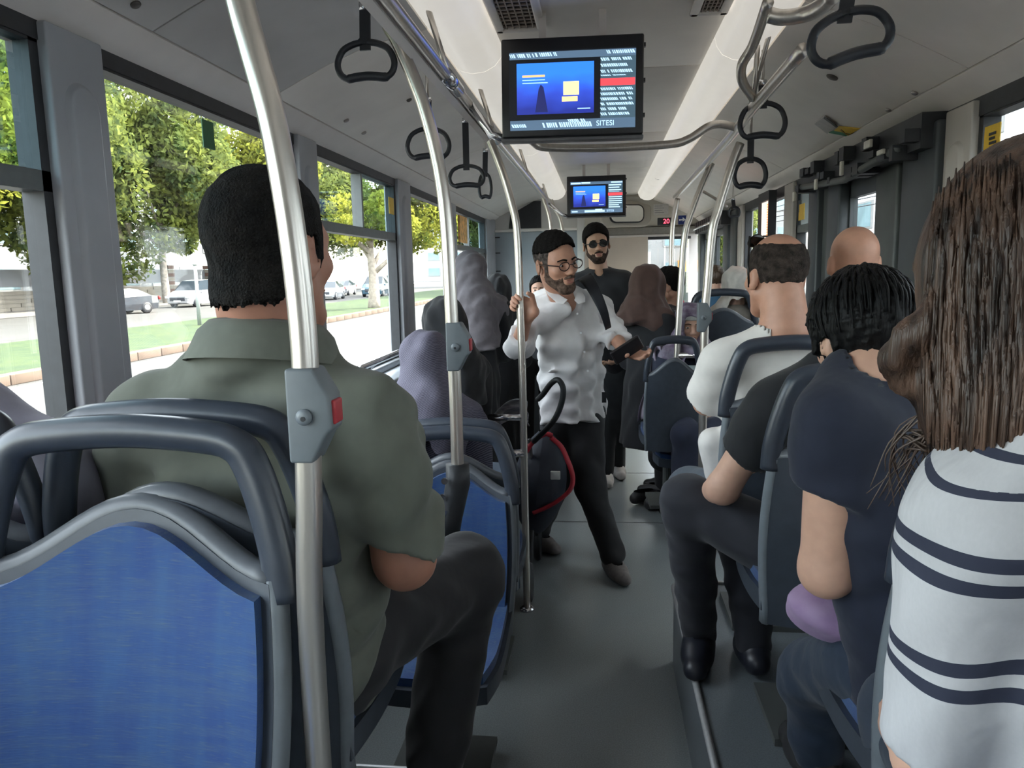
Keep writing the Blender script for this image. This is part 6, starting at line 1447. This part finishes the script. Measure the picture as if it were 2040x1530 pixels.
# ---- black haired passenger in the navy T-shirt
def navy():
    e = person('black haired passenger in a navy T-shirt leaning towards the aisle', (0.55, 1.35, 0.315))
    H = Head(A_(1716, 676, 1.44), 0.22, -0.32, 0.06, 0.90)
    nb = A_(1722, 772, 1.38); shL = A_(1668, 856, 1.31); shR = A_(1880, 850, 1.42); hip = V3(0.60, 1.40, 0.79)
    elL = A_(1648, 1135, 1.34); wrL = V3(0.50, 1.62, 0.93); elR = V3(0.74, 1.46, 1.0); wrR = V3(0.62, 1.66, 0.93)
    kL = A_(1622, 1345, 1.74); kR = V3(0.68, 1.80, 0.78); aL = V3(kL[0]+0.02, 1.76, 0.40); aR = V3(0.68, 1.75, 0.40)
    S = grid_for([H.c+V3(0, 0, 0.14), shL, shR, hip, elL, wrL, elR, wrR], 0.12, 0.007)
    H.face(S); S.cone(H.P(0, -0.03, -0.05), nb, 0.052, 0.062, 0.02); torso(S, nb, shL, shR, hip, 0.125, 0.09)
    S.chain([shL, elL, wrL], [0.050, 0.046, 0.03]); S.chain([shR, elR, wrR], [0.05, 0.044, 0.03]); hand(S, wrL, (0.5, 0.8, 0), (0, 0, -1), (0.8, -0.3, 0), (0.5, 0.5, 0.3)); hand(S, wrR, (-0.5, 0.8, 0), (0, 0, -1), (-0.8, -0.3, 0), (0.5, 0.5, 0.3))
    S.obj('body', SKIN_L, e, 1)
    def extra(S):
        pass
    ln = hairline(back=-0.098, ear=-0.006, burn=-0.03, temple=0.02, front=0.055, jag=0.010)
    short_hair(e, H, HAIR_B, 0.018, ln, 0.005, topt=0.018, rip=0.004)
    loc = np.array(e.location); r = random.Random(2); mb = MB()
    for k in range(260):
        a = r.uniform(0, 2*math.pi); el = r.uniform(0.0, 1.25)
        def hp(el, rad): return H.P(rad*0.098*math.cos(el)*math.cos(a), -0.012+rad*0.118*math.cos(el)*math.sin(a), 0.035+rad*0.108*math.sin(el))
        if math.sin(a) > 0.55 and el < 0.5: continue
        p0, p1, p2 = hp(el+0.45, 1.0), hp(el, 1.03), hp(el-0.45, 0.99)
        strand(mb, [p0-loc, p1-loc, p2-loc], 0.0042, 0.0012, 5, 0.6)
    mb.build('hair_locks', HAIR_B, e, smooth=True)
    NV = cloth('tee_navy', (0.011, 0.015, 0.032), 0.35)
    S = grid_for([nb+V3(0, 0, 0.03), shL, shR, hip, elL, elR], 0.13, 0.008)
    R = torso(S, nb, shL, shR, hip, 0.148, 0.112, 0.05, inf=0.012)
    S.cone(shL, elL, 0.074, 0.072, 0.035, caps=[(lerp(shL, elL, 0.42), nrm(elL-shL)+V3(-0.25, 0, 0))]); S.cone(shR, elR, 0.072, 0.068, 0.035, caps=[(lerp(shR, elR, 0.6), elR-shR)])
    S.cone(H.P(0, -0.03, -0.05), nb+V3(0, 0, 0.005), 0.058, 0.066, 0.01, 's'); S.ripple(0.005, 0.12, 4); S.obj('tee_shirt', NV, e, 2)
    S = grid_for([hip, kL, kR, aL, aR], 0.14, 0.011); S.ell(hip, (0.15, 0.13, 0.11), R, 0.04)
    S.chain([hip-V3(0.08, -0.05, 0), kL, aL], [0.09, 0.075, 0.06], 0.04); S.chain([hip+V3(0.07, 0.05, 0), kR, aR], [0.09, 0.075, 0.06], 0.04); S.ripple(0.004, 0.09, 9)
    S.obj('jeans', cloth('jeans_navy', (0.013, 0.025, 0.048), 0.4), e, 2)
    SHK = mat('shoe_dark', (0.02, 0.02, 0.022), 0.5)
    shoe(e, V3(aL[0], aL[1], 0.315), aL+V3(-0.03, 0.2, 0), SHK, SOLE_K, 0.315); shoe(e, V3(aR[0], aR[1], 0.315), aR+V3(0, 0.2, 0), SHK, SOLE_K, 0.315)
    # lilac bag on the lap
    b = empty('bag', A_(1660, 1225, 1.50), label='crumpled lilac bag on the navy shirt passenger\'s lap', cat='bag')
    c = np.array(b.location); S = SDF(c-0.22, c+0.24, 0.006)
    S.ell(c+V3(0.0, 0, 0.0), (0.085, 0.08, 0.045), rot(0.3, 0, 0.15), 0.03); S.ell(c+V3(-0.03, -0.01, 0.03), (0.055, 0.05, 0.03), None, 0.03); S.ell(c+V3(0.11, 0.03, 0.035), (0.09, 0.08, 0.045), rot(-0.2, 0, -0.2), 0.008)
    S.ripple(0.006, 0.07, 7); S.obj('pouch', cloth('bag_lilac', (0.30, 0.19, 0.34), 0.4, col2=(0.36, 0.25, 0.40)), b, 2)
    MB().tube(smooth_path([(0.045, -0.09, 0.055), (0.055, -0.085, 0.02), (0.075, -0.075, -0.01)], 4), 0.003, 6).build('zip', mat('zip_dark', (0.06, 0.04, 0.08), 0.5), b, smooth=True)
navy()
# ---- passenger in black bent forward behind the balding man
def black_tee():
    e = person('bent passenger in a black T-shirt with elbow on thigh, legs in aisle', (0.5, 1.98, 0.315))
    H = Head(A_(1690, 672, 2.08), 0.1, -0.75, 0.1, 0.98)
    nb = A_(1655, 745, 2.02); shL = A_(1540, 812, 1.98); shR = V3(0.74, 2.02, 1.20); hip = V3(0.60, 2.02, 0.78)
    elL = A_(1440, 972, 2.05); wrL = A_(1405, 985, 2.30); kL = A_(1372, 1000, 2.22); aL = at(1392, 1310, Z=0.315); aL = V3(aL[0], aL[1], 0.40)
    kR = A_(1480, 1060, 2.36); aR = V3(kR[0]+0.03, 2.30, 0.40); elR = V3(0.70, 2.2, 0.98); wrR = V3(0.55, 2.35, 0.95)
    S = grid_for([H.c+V3(0, 0, 0.14), shL, shR, hip, elL, wrL, kL, elR, wrR], 0.12, 0.007)
    H.face(S); S.cone(H.P(0, -0.03, -0.05), nb, 0.052, 0.06, 0.02); torso(S, nb, shL, shR, hip, 0.13, 0.09)
    S.chain([shL, elL, wrL], [0.046, 0.043, 0.03]); S.chain([shR, elR, wrR], [0.046, 0.043, 0.03]); hand(S, wrL, (-0.1, 0.9, 0.1), (0, 0, -1), (0.8, 0, 0), (0.3, 0.4, 0.3)); hand(S, wrR, (-0.6, 0.6, 0), (0, 0, -1), (-0.6, -0.6, 0), (0.3, 0.4, 0.3))
    S.obj('body', SKIN_L, e, 1); short_hair(e, H, HAIR_B, 0.012, hairline(back=-0.07), 0.006, rip=0.003)
    S = grid_for([nb, shL, shR, hip, elL, elR], 0.13, 0.009); R = torso(S, nb, shL, shR, hip, 0.15, 0.11, 0.05, inf=0.012)
    S.cone(shL, elL, 0.074, 0.064, 0.035, caps=[(lerp(shL, elL, 0.60), nrm(elL-shL)+V3(-0.2, 0, 0.1))]); S.cone(shR, elR, 0.07, 0.062, 0.035, caps=[(lerp(shR, elR, 0.6), elR-shR)])
    S.cone(H.P(0, -0.03, -0.05), nb, 0.058, 0.064, 0.01, 's'); S.ripple(0.004, 0.12, 14); S.obj('tee_shirt', BLK, e, 2)
    S = grid_for([hip, kL, kR, aL, aR], 0.14, 0.010); S.ell(hip, (0.15, 0.13, 0.11), R, 0.04)
    S.chain([hip-V3(0.08, -0.03, 0), kL, aL], [0.10, 0.078, 0.055], 0.04); S.chain([hip+V3(0.02, 0.05, 0), kR, aR], [0.10, 0.08, 0.055], 0.04); S.ripple(0.004, 0.09, 9)
    S.obj('trousers', cloth('trousers_night', (0.014, 0.015, 0.022)), e, 2)
    SHK = mat('shoe_navy', (0.014, 0.016, 0.024), 0.4)
    shoe(e, V3(aL[0], aL[1], 0.315), aL+V3(-0.04, -0.2, 0), SHK, SOLE_K, 0.315); shoe(e, V3(aR[0], aR[1], 0.315), aR+V3(0.0, 0.2, 0), SHK, SOLE_K, 0.315)
black_tee()
# ---- balding man in the off white shirt
def balding():
    e = person('balding man in an off-white shirt with sunglasses pushed up on his head', (0.58, 2.6, 0.315))
    H = Head(A_(1545, 551, 2.55), 0.34, 0.0, 0.0, 1.10)
    nb = A_(1565, 655, 2.50); shL = A_(1440, 722, 2.52); shR = A_(1700, 722, 2.54); hip = V3(0.585, 2.64, 0.76)
    elL = A_(1408, 800, 2.62); wrL = A_(1440, 812, 2.86); elR = V3(0.86, 2.66, 1.0); wrR = V3(0.72, 2.86, 0.95)
    kL = A_(1375, 975, 2.94); kR = V3(0.66, 3.02, 0.80); aL = V3(kL[0]+0.02, 2.92, 0.40); aR = V3(0.66, 2.9, 0.40)
    S = grid_for([H.c+V3(0, 0, 0.15), shL, shR, hip, elL, wrL, elR, wrR, kL, kR], 0.12, 0.0065)
    H.face(S); S.cone(H.P(0, -0.03, -0.04), nb, 0.066, 0.074, 0.02); S.cone(H.P(0, -0.055, -0.06), nb+V3(0, -0.02, 0.0), 0.05, 0.055, 0.02); torso(S, nb, shL, shR, hip, 0.16, 0.11)
    S.chain([shL, elL, wrL], [0.05, 0.044, 0.03]); S.chain([shR, elR, wrR], [0.05, 0.044, 0.03]); hand(S, wrL, (0.7, 0.6, 0), (0, 0, -1), (0.6, -0.6, 0), (0.5, 0.6, 0.4)); hand(S, wrR, (-0.6, 0.6, 0), (0, 0, -1), (-0.6, -0.6, 0), (0.3, 0.4, 0.3))
    S.obj('body', SKIN, e, 1)
    short_hair(e, H, mat('hair_fringe', (0.018, 0.014, 0.012), 0.8, scale=50, col2=(0.06, 0.045, 0.038), bump=0.5, bscale=220, spec=0.15), 0.004, hairline(back=-0.062, ear=0.018, burn=-0.02, temple=0.03, front=0.2), 0.0045, crown=((0.0, 0.0, 0.125), (0.062, 0.10, 0.060)))
    OW = cloth('shirt_offwhite', (0.70, 0.665, 0.625), 0.35, 8, var=0.03)
    S = grid_for([nb, shL, shR, hip, elL, elR], 0.14, 0.009); R = torso(S, nb, shL, shR, hip, 0.185, 0.125, 0.055, belly=1.05, inf=0.012)
    S.cone(shL, elL, 0.075, 0.074, 0.035, caps=[(lerp(shL, elL, 0.93), nrm(elL-shL)+V3(0.0, 0.2, 0))]); S.cone(shR, elR, 0.075, 0.07, 0.035, caps=[(lerp(shR, elR, 0.85), elR-shR)])
    S.cone(A_(1422, 880, 2.60), A_(1428, 940, 2.62), 0.05, 0.045, 0.03)
    S.cone(H.P(0, -0.03, -0.04), nb, 0.072, 0.080, 0.01, 's'); S.ripple(0.003, 0.11, 6); S.obj('shirt', OW, e, 2)
    S = grid_for([hip, kL, kR, aL, aR], 0.14, 0.011); S.ell(hip, (0.18, 0.14, 0.11), R, 0.04); S.chain([hip-V3(0.1, -0.03, 0), kL, aL], [0.10, 0.082, 0.062], 0.04); S.chain([hip+V3(0.07, 0.05, 0), kR, aR], [0.10, 0.08, 0.06], 0.04)
    S.obj('jeans', cloth('jeans_greyblue', (0.11, 0.135, 0.165), 0.3), e, 2)
    SHK = mat('shoe_dark', (0.02, 0.02, 0.02)); shoe(e, V3(aL[0], aL[1], 0.315), aL+V3(0, 0.2, 0), SHK, SOLE_K, 0.315); shoe(e, V3(aR[0], aR[1], 0.315), aR+V3(0, 0.2, 0), SHK, SOLE_K, 0.315)
    # sunglasses on top of the head
    g = empty('sunglasses', H.P(0, 0.09, 0.10), label='dark sunglasses pushed up on the balding man\'s head', cat='sunglasses'); loc = np.array(g.location)
    H2 = Head(H.P(0, -0.030, 0.040), 0.34, 0.62, 0, 1.1); mb = MB()
    for q in (-1, 1): mb.tube([H2.P(q*0.06, 0.105, 0.02)-loc, H2.P(q*0.085, 0.03, -0.02)-loc, H2.P(q*0.088, -0.02, -0.07)-loc], 0.0035, 6)
    mb.tube([H2.P(-0.012, 0.112, 0.015)-loc, H2.P(0.012, 0.112, 0.015)-loc], 0.003, 6); mb.build('frame', mat('frame_black', (0.01, 0.01, 0.01)), g, smooth=True)
    for q in (-1, 1):
        vs = [H2.P(q*0.036+0.028*math.cos(a), 0.110-0.01*abs(math.cos(a)), 0.004+0.022*math.sin(a))-loc for a in [2*math.pi*k/18 for k in range(18)]]; vb = [H2.P(q*0.036+0.028*math.cos(a), 0.106-0.01*abs(math.cos(a)), 0.004+0.022*math.sin(a))-loc for a in [2*math.pi*k/18 for k in range(18)]]
        MB().add(vs+vb, [tuple(range(18)), tuple(range(35, 17, -1))]+[(i, (i+1) % 18, 18+(i+1) % 18, 18+i) for i in range(18)]).build('lens', mat('lens_black', (0.010, 0.010, 0.011), 0.15), g)
balding()
def bald():
    e = person('completely bald man in the window seat before the middle door', (0.9, 2.65, 0.315))
    H = Head(A_(1700, 524, 2.66), 0.0, -0.03, 0.0, 0.97)
    nb = A_(1702, 598, 2.62); shL = V3(nb[0]-0.17, 2.64, 1.29); shR = V3(nb[0]+0.19, 2.66, 1.29); hip = V3(0.93, 2.7, 0.76); elL = shL+V3(-0.02, 0.1, -0.26); wrL = elL+V3(0.05, 0.22, -0.03)
    elR = shR+V3(0.0, 0.1, -0.26); wrR = elR+V3(-0.06, 0.22, -0.03)
    S = grid_for([H.c+V3(0, 0, 0.15), shL, shR, hip, elL, wrL, elR, wrR], 0.11, 0.007)
    H.face(S); S.cone(H.P(0, -0.03, -0.04), nb, 0.064, 0.070, 0.02); torso(S, nb, shL, shR, hip, 0.14, 0.10); S.chain([shL, elL, wrL], [0.05, 0.044, 0.03]); S.chain([shR, elR, wrR], [0.05, 0.044, 0.03])
    hand(S, wrL, (0.4, 0.8, 0), (0, 0, -1), (0.8, -0.3, 0), (0.4, 0.4, 0.3)); hand(S, wrR, (-0.4, 0.8, 0), (0, 0, -1), (-0.8, -0.3, 0), (0.4, 0.4, 0.3)); S.obj('body', SKIN, e, 1)
    S = grid_for([nb, shL, shR, hip, elL, elR], 0.13, 0.011); R = torso(S, nb, shL, shR, hip, 0.155, 0.115, 0.05, inf=0.012)
    for a, b in ((shL, elL), (shR, elR)): S.cone(a, b, 0.072, 0.066, 0.03, caps=[(lerp(a, b, 0.7), b-a)])
    S.cone(H.P(0, -0.03, -0.04), nb, 0.07, 0.076, 0.01, 's'); S.obj('shirt', cloth('shirt_grey', (0.10, 0.11, 0.12)), e, 2)
    S = grid_for([hip, hip+V3(0.1, 0.5, -0.4), hip+V3(-0.1, 0.5, 0)], 0.13, 0.013); S.ell(hip, (0.15, 0.13, 0.11), R, 0.04)
    for q in (-1, 1): S.chain([hip+V3(0.08*q, 0, 0), hip+V3(0.09*q, 0.36, 0.03), hip+V3(0.09*q, 0.34, -0.36)], [0.09, 0.075, 0.06], 0.04)
    S.obj('trousers', DKT, e, 2)
bald()
# ---- people farther forward
def scarf_person(label, hc, sc, yaw, scarf, coat, foot_z, base_y, drape=0.22, seated=False, face=False, skin=SKIN_L, pitch=0.0, width=0.15, band=None, res=0.009, drop=None, side=0.0):
    hc = np.asarray(hc, float); e = person(label, (hc[0], base_y, foot_z))
    H = Head(hc, yaw, pitch, 0, sc); f = nrm(V3(-math.sin(yaw), math.cos(yaw), 0)); rgt = V3(f[1], -f[0], 0)
    nb = hc-f*0.02+V3(side, 0, -0.16*sc); shL = nb-rgt*width*1.1+V3(0, 0, -0.06); shR = nb+rgt*width*1.1+V3(0, 0, -0.06)
    hip = nb+V3(0, 0, -0.48 if not seated else -0.44)+f*0.03
    elL = shL+V3(0, 0, -0.26)+f*0.03-rgt*0.03; elR = shR+V3(0, 0, -0.26)+f*0.03+rgt*0.03; wrL = elL+f*0.20+rgt*0.06+V3(0, 0, -0.02); wrR = elR+f*0.20-rgt*0.06+V3(0, 0, -0.02)
    S = grid_for([hc+V3(0, 0, 0.14), shL, shR, hip, elL, elR, wrL, wrR], 0.12, res*0.8)
    H.face(S, ears=False); S.cone(H.P(0, -0.03, -0.05), nb, 0.05, 0.055, 0.02); torso(S, nb, shL, shR, hip, width*0.8, 0.08); S.chain([shL, elL, wrL], [0.042, 0.036, 0.026]); S.chain([shR, elR, wrR], [0.042, 0.036, 0.026])
    hand(S, wrL, f*0.8+rgt*0.4, V3(0, 0, -1), rgt, (0.4, 0.4, 0.3), 0.95); hand(S, wrR, f*0.8-rgt*0.4, V3(0, 0, -1), -rgt, (0.4, 0.4, 0.3), 0.95)
    S.obj('body', skin, e, 1)
    if face: eyes(e, H); brows(e, H, HAIR_S, 0.003); lips(e, H, mat('lip_rose', (0.42, 0.17, 0.15)))
    # scarf
    S = grid_for([hc+V3(0, 0, 0.16), shL, shR, nb-V3(0, 0, drape+0.1)], 0.14, res)
    H.skull(S, inf=0.020); H.jaw(S, inf=0.014); S.cone(H.P(0, -0.03, -0.04), nb+V3(0, 0, -0.02), 0.088*sc, 0.10*sc, 0.04)
    S.cone(nb, shL*0.8+nb*0.2, 0.092, 0.088, 0.05); S.cone(nb, shR*0.8+nb*0.2, 0.092, 0.088, 0.05)
    S.cone(nb-f*0.05, nb-f*0.06-V3(0, 0, drape), 0.125, 0.150, 0.05, caps=[(nb-V3(0, 0, drape), V3(0.2, 0, -1))]); S.cone(nb+f*0.05, nb+f*0.08-V3(0, 0, drape*0.8), 0.10, 0.11, 0.05, caps=[(nb-V3(0, 0, drape*0.8), V3(0, 0, -1))])
    if face: H.E(S, (0, 0.120, -0.014), (0.064, 0.080, 0.098), 0.006, 's')
    S.ripple(0.007, 0.08, int(abs(hc[0])*100), (1, 1, 0.5)); S.obj('headscarf', scarf, e, 2)
    if band is not None:
        S = grid_for([hc+V3(0, 0, 0.1)], 0.17, res*0.8); H.skull(S, inf=0.012); S.cutlocal(H, lambda x, y, z: np.maximum(0.045-z-0.0*y, z-0.085-0.0*y)); S.cutlocal(H, lambda x, y, z: 0.0-y); S.obj('headband', band, e, 1)
    # coat
    S = grid_for([nb, shL, shR, hip, elL, elR, wrL, wrR, V3(hip[0], hip[1], foot_z+0.1)]+([hip+f*0.5] if seated else []), 0.17, res*1.3)
    R = torso(S, nb, shL, shR, hip, width*0.98, 0.105, 0.05, inf=0.012)
    for a, b, c in ((shL, elL, wrL), (shR, elR, wrR)): S.cone(a, b, 0.068, 0.060, 0.03); S.cone(b, lerp(b, c, 0.9), 0.058, 0.048, 0.03, caps=[(lerp(b, c, 0.9), c-b)])
    if seated:
        for q in (-1, 1): S.chain([hip+rgt*0.08*q, hip+rgt*0.09*q+f*0.40+V3(0, 0, 0.02), hip+rgt*0.09*q+f*0.40+V3(0, 0, foot_z+0.08-hip[2])], [0.10, 0.08, 0.065], 0.05)
    else:
        zb = foot_z+0.10 if drop is None else drop
        S.cone(hip, V3(hip[0], hip[1]+0.02, zb), 0.15, 0.19, 0.06, caps=[(V3(0, 0, zb), V3(0, 0, -1))])
    S.ripple(0.006, 0.12, 5, (1, 1, 0.3)); S.obj('coat', coat, e, 2)
    SHK = mat('shoe_dark', (0.02, 0.02, 0.02))
    for q in (-1, 1):
        a = (hip+rgt*0.09*q+f*0.40) if seated else hip+rgt*0.07*q
        shoe(e, V3(a[0], a[1], foot_z), a+f*0.2, SHK, SOLE_K, foot_z)
    return e, H
GREYS = cloth('scarf_grey', (0.125, 0.112, 0.125), 0.5, 12)
def lined(name, c1, c2, sc=60):
    m = mat(name, c1, 0.85, var=0.08, scale=20, bump=0.3, bscale=12); N = m.node_tree.nodes; L = m.node_tree.links; b = N['Principled BSDF']
    src = b.inputs['Base Color'].links[0].from_socket; tc = N.new('ShaderNodeTexCoord'); mp = N.new('ShaderNodeMapping'); mp.inputs['Rotation'].default_value = (0.35, 0.5, 0); L.new(tc.outputs['Object'], mp.inputs[0])
    w = N.new('ShaderNodeTexWave'); w.bands_direction = 'Z'; w.inputs['Scale'].default_value = sc; w.inputs['Distortion'].default_value = 3.0; w.inputs['Detail'].default_value = 1; L.new(mp.outputs[0], w.inputs['Vector'])
    mx = N.new('ShaderNodeMixRGB'); mx.inputs[2].default_value = (*c2, 1); L.new(src, mx.inputs[1]); mr = N.new('ShaderNodeMapRange'); mr.inputs[1].default_value = 0.45; mr.inputs[2].default_value = 0.7; L.new(w.outputs['Fac'], mr.inputs[0]); L.new(mr.outputs[0], mx.inputs[0]); L.new(mx.outputs[0], b.inputs['Base Color'])
    return m
scarf_person('standing woman in a long black coat and draped grey headscarf', A_(935, 545, 4.5), 0.98, 0.5, GREYS, BLK, 0.0, 4.5, 0.30, width=0.165, res=0.008)
scarf_person('seated woman in a lilac grey headscarf with fine dark lines', A_(846, 728, 2.80), 0.98, 0.25, lined('scarf_lined', (0.17, 0.16, 0.21), (0.06, 0.055, 0.085)), lined('coat_lined', (0.13, 0.125, 0.17), (0.035, 0.035, 0.06), 45), 0.0, 2.8, 0.30, seated=True, width=0.15, res=0.0075)
scarf_person('seated woman in a black headscarf half hidden by the second pole', A_(884, 650, 3.35), 0.95, 0.6, BLK, BLK, 0.0, 3.35, 0.22, seated=True, width=0.13)
scarf_person('woman in a black headscarf standing behind the grey headscarf', A_(992, 582, 5.35), 0.92, -0.3, BLK, BLK, 0.0, 5.35, 0.25, width=0.13)
e5, H5 = scarf_person('woman in a brown headscarf and long black coat right of black polo man', A_(1291, 570, 4.95), 1.02, -0.9, cloth('scarf_brown', (0.075, 0.040, 0.032), 0.4, 10), BLK, 0.0, 4.95, 0.045, width=0.16, drop=0.42, res=0.008)
scarf_person('girl facing the camera in a purple scarf behind the steel poles', A_(1376, 648, 4.72), 0.98, math.pi+0.05, cloth('scarf_purple', (0.12, 0.075, 0.13), 0.5, 12, col2=(0.25, 0.22, 0.28)), cloth('coat_navy', (0.02, 0.025, 0.05)), 0.03, 4.9, 0.18, seated=True, face=True, width=0.14, band=cloth('band_grey', (0.33, 0.33, 0.31)), res=0.007, pitch=-0.12)
scarf_person('passenger in a white headscarf with dark trim near the bus front', A_(1466, 572, 5.32), 1.0, 0.0, cloth('scarf_white', (0.62, 0.59, 0.55), 0.3), cloth('coat_taupe', (0.30, 0.26, 0.22)), 0.12, 5.4, 0.32, seated=True, width=0.14)
def plain_person(label, hc, sc, yaw, hair, shirt, foot_z, seated, skin=SKIN_L, width=0.15, pitch=0.0, face=False, thick=0.012, line=None):
    hc = np.asarray(hc, float); e = person(label, (hc[0], hc[1], foot_z)); H = Head(hc, yaw, pitch, 0, sc); f = nrm(V3(-math.sin(yaw), math.cos(yaw), 0)); rgt = V3(f[1], -f[0], 0)
    nb = hc-f*0.02+V3(0, 0, -0.15*sc); shL = nb-rgt*width+V3(0, 0, -0.05); shR = nb+rgt*width+V3(0, 0, -0.05); hip = nb+V3(0, 0, -0.46*sc)+f*0.03
    elL = shL+V3(0, 0, -0.24)+f*0.04; elR = shR+V3(0, 0, -0.24)+f*0.04; wrL = elL+f*0.2+rgt*0.05; wrR = elR+f*0.2-rgt*0.05
    S = grid_for([hc+V3(0, 0, 0.14), shL, shR, hip, elL, elR, wrL, wrR], 0.12, 0.008); H.face(S); S.cone(H.P(0, -0.03, -0.05), nb, 0.05*sc, 0.055*sc, 0.02); torso(S, nb, shL, shR, hip, width*0.78, 0.08); S.chain([shL, elL, wrL], [0.042, 0.036, 0.026]); S.chain([shR, elR, wrR], [0.042, 0.036, 0.026])
    hand(S, wrL, f, V3(0, 0, -1), rgt, (0.4, 0.4, 0.3), 0.95*sc); hand(S, wrR, f, V3(0, 0, -1), -rgt, (0.4, 0.4, 0.3), 0.95*sc); S.obj('body', skin, e, 1)
    if face: eyes(e, H); brows(e, H, HAIR_S, 0.003); lips(e, H, mat('lip_rose', (0.42, 0.17, 0.15)))
    short_hair(e, H, hair, thick, line or hairline(back=-0.07, temple=0.04, front=0.07), 0.006, rip=0.003)
    S = grid_for([nb, shL, shR, hip, elL, elR, wrL, wrR], 0.13, 0.011); R = torso(S, nb, shL, shR, hip, width*0.95, 0.1, 0.05, inf=0.012)
    for a, b in ((shL, elL), (shR, elR)): S.cone(a, b, 0.066, 0.06, 0.03, caps=[(lerp(a, b, 0.9), b-a)])
    S.cone(H.P(0, -0.03, -0.05), nb, 0.056*sc, 0.062*sc, 0.01, 's'); S.obj('shirt', shirt, e, 2)
    S = grid_for([hip, V3(hip[0], hip[1], foot_z+0.1), hip+f*0.4], 0.2, 0.013); S.ell(hip, (width*0.95, 0.12, 0.11), R, 0.04)
    for q in (-1, 1):
        kn = hip+rgt*0.08*q+(f*0.38 if seated else V3(0, 0, -(hip[2]-foot_z)*0.48)); S.chain([hip+rgt*0.08*q, kn, V3(kn[0], kn[1], foot_z+0.08)], [0.085, 0.07, 0.055], 0.04)
        shoe(e, V3(kn[0], kn[1], foot_z), kn+f*0.2, mat('shoe_dark', (0.02, 0.02, 0.02)), SOLE_K, foot_z)
    S.obj('trousers', DKT, e, 2); return e, H
plain_person('dark haired child whose forehead shows behind the white shirt man', A_(1074, 578, 6.0), 0.88, math.pi, HAIR_B, BLK, 0.12, True, face=True, width=0.13)
e7, H7 = plain_person('dark haired person with a green face mask beside the brown headscarf', A_(1332, 572, 5.25), 1.05, 1.25, HAIR_S, BLK, 0.0, False, skin=SKIN, width=0.15, pitch=-0.35, line=hairline(back=-0.06, temple=0.04, front=0.075))
S = grid_for([H7.P(0, 0.09, -0.05)], 0.10, 0.006); H7.skull(S, inf=0.006); H7.jaw(S, inf=0.008); S.cutlocal(H7, lambda x, y, z: np.maximum(np.maximum(z+0.015, 0.025-y), -0.12-z)); S.obj('face_mask', cloth('mask_green', (0.22, 0.36, 0.27), 0.3), e7, 2)
plain_person('far passenger with brown hair and blue jacket near the windscreen', A_(1424, 556, 7.1), 0.95, 0.2, hairm('hair_brown', (0.06, 0.035, 0.02)), cloth('jacket_blue', (0.03, 0.09, 0.16)), 0.12, True, width=0.15)
# pale lilac shawl hanging from the brown headscarf woman's arm
sw = empty('shawl', A_(1305, 800, 4.75), label='pale lilac shawl hanging beside the black coat', cat='shawl'); loc = np.array(sw.location)
def shf(u, v):
    p = A_(1288+34*u+10*math.sin(v*5)-8*v, 690+150*v-18*u*v, 4.72+0.03*math.sin(u*14)); return tuple(p-loc)
MB().slab(shf, 14, 16, (0, 0.012, 0)).build('cloth', cloth('shawl_lilac', (0.33, 0.28, 0.35), 0.4), sw, smooth=True)
hb_ = empty('handbag', A_(1318, 905, 4.7), label='black handbag hanging below the lilac shawl', cat='bag'); c = np.array(hb_.location)
S = SDF(c-0.2, c+0.25, 0.01); S.ell(c, (0.085, 0.05, 0.11), None, 0.02); S.ripple(0.004, 0.08, 3); S.obj('pouch', mat('leather_black', (0.012, 0.012, 0.013), 0.4), hb_, 2)
MB().tube(smooth_path([(-0.06, 0, 0.09), (-0.03, 0, 0.28), (0.03, 0, 0.28), (0.06, 0, 0.09)], 5), 0.007, 8).build('strap', mat('leather_black', (0.012, 0.012, 0.013)), hb_, smooth=True)
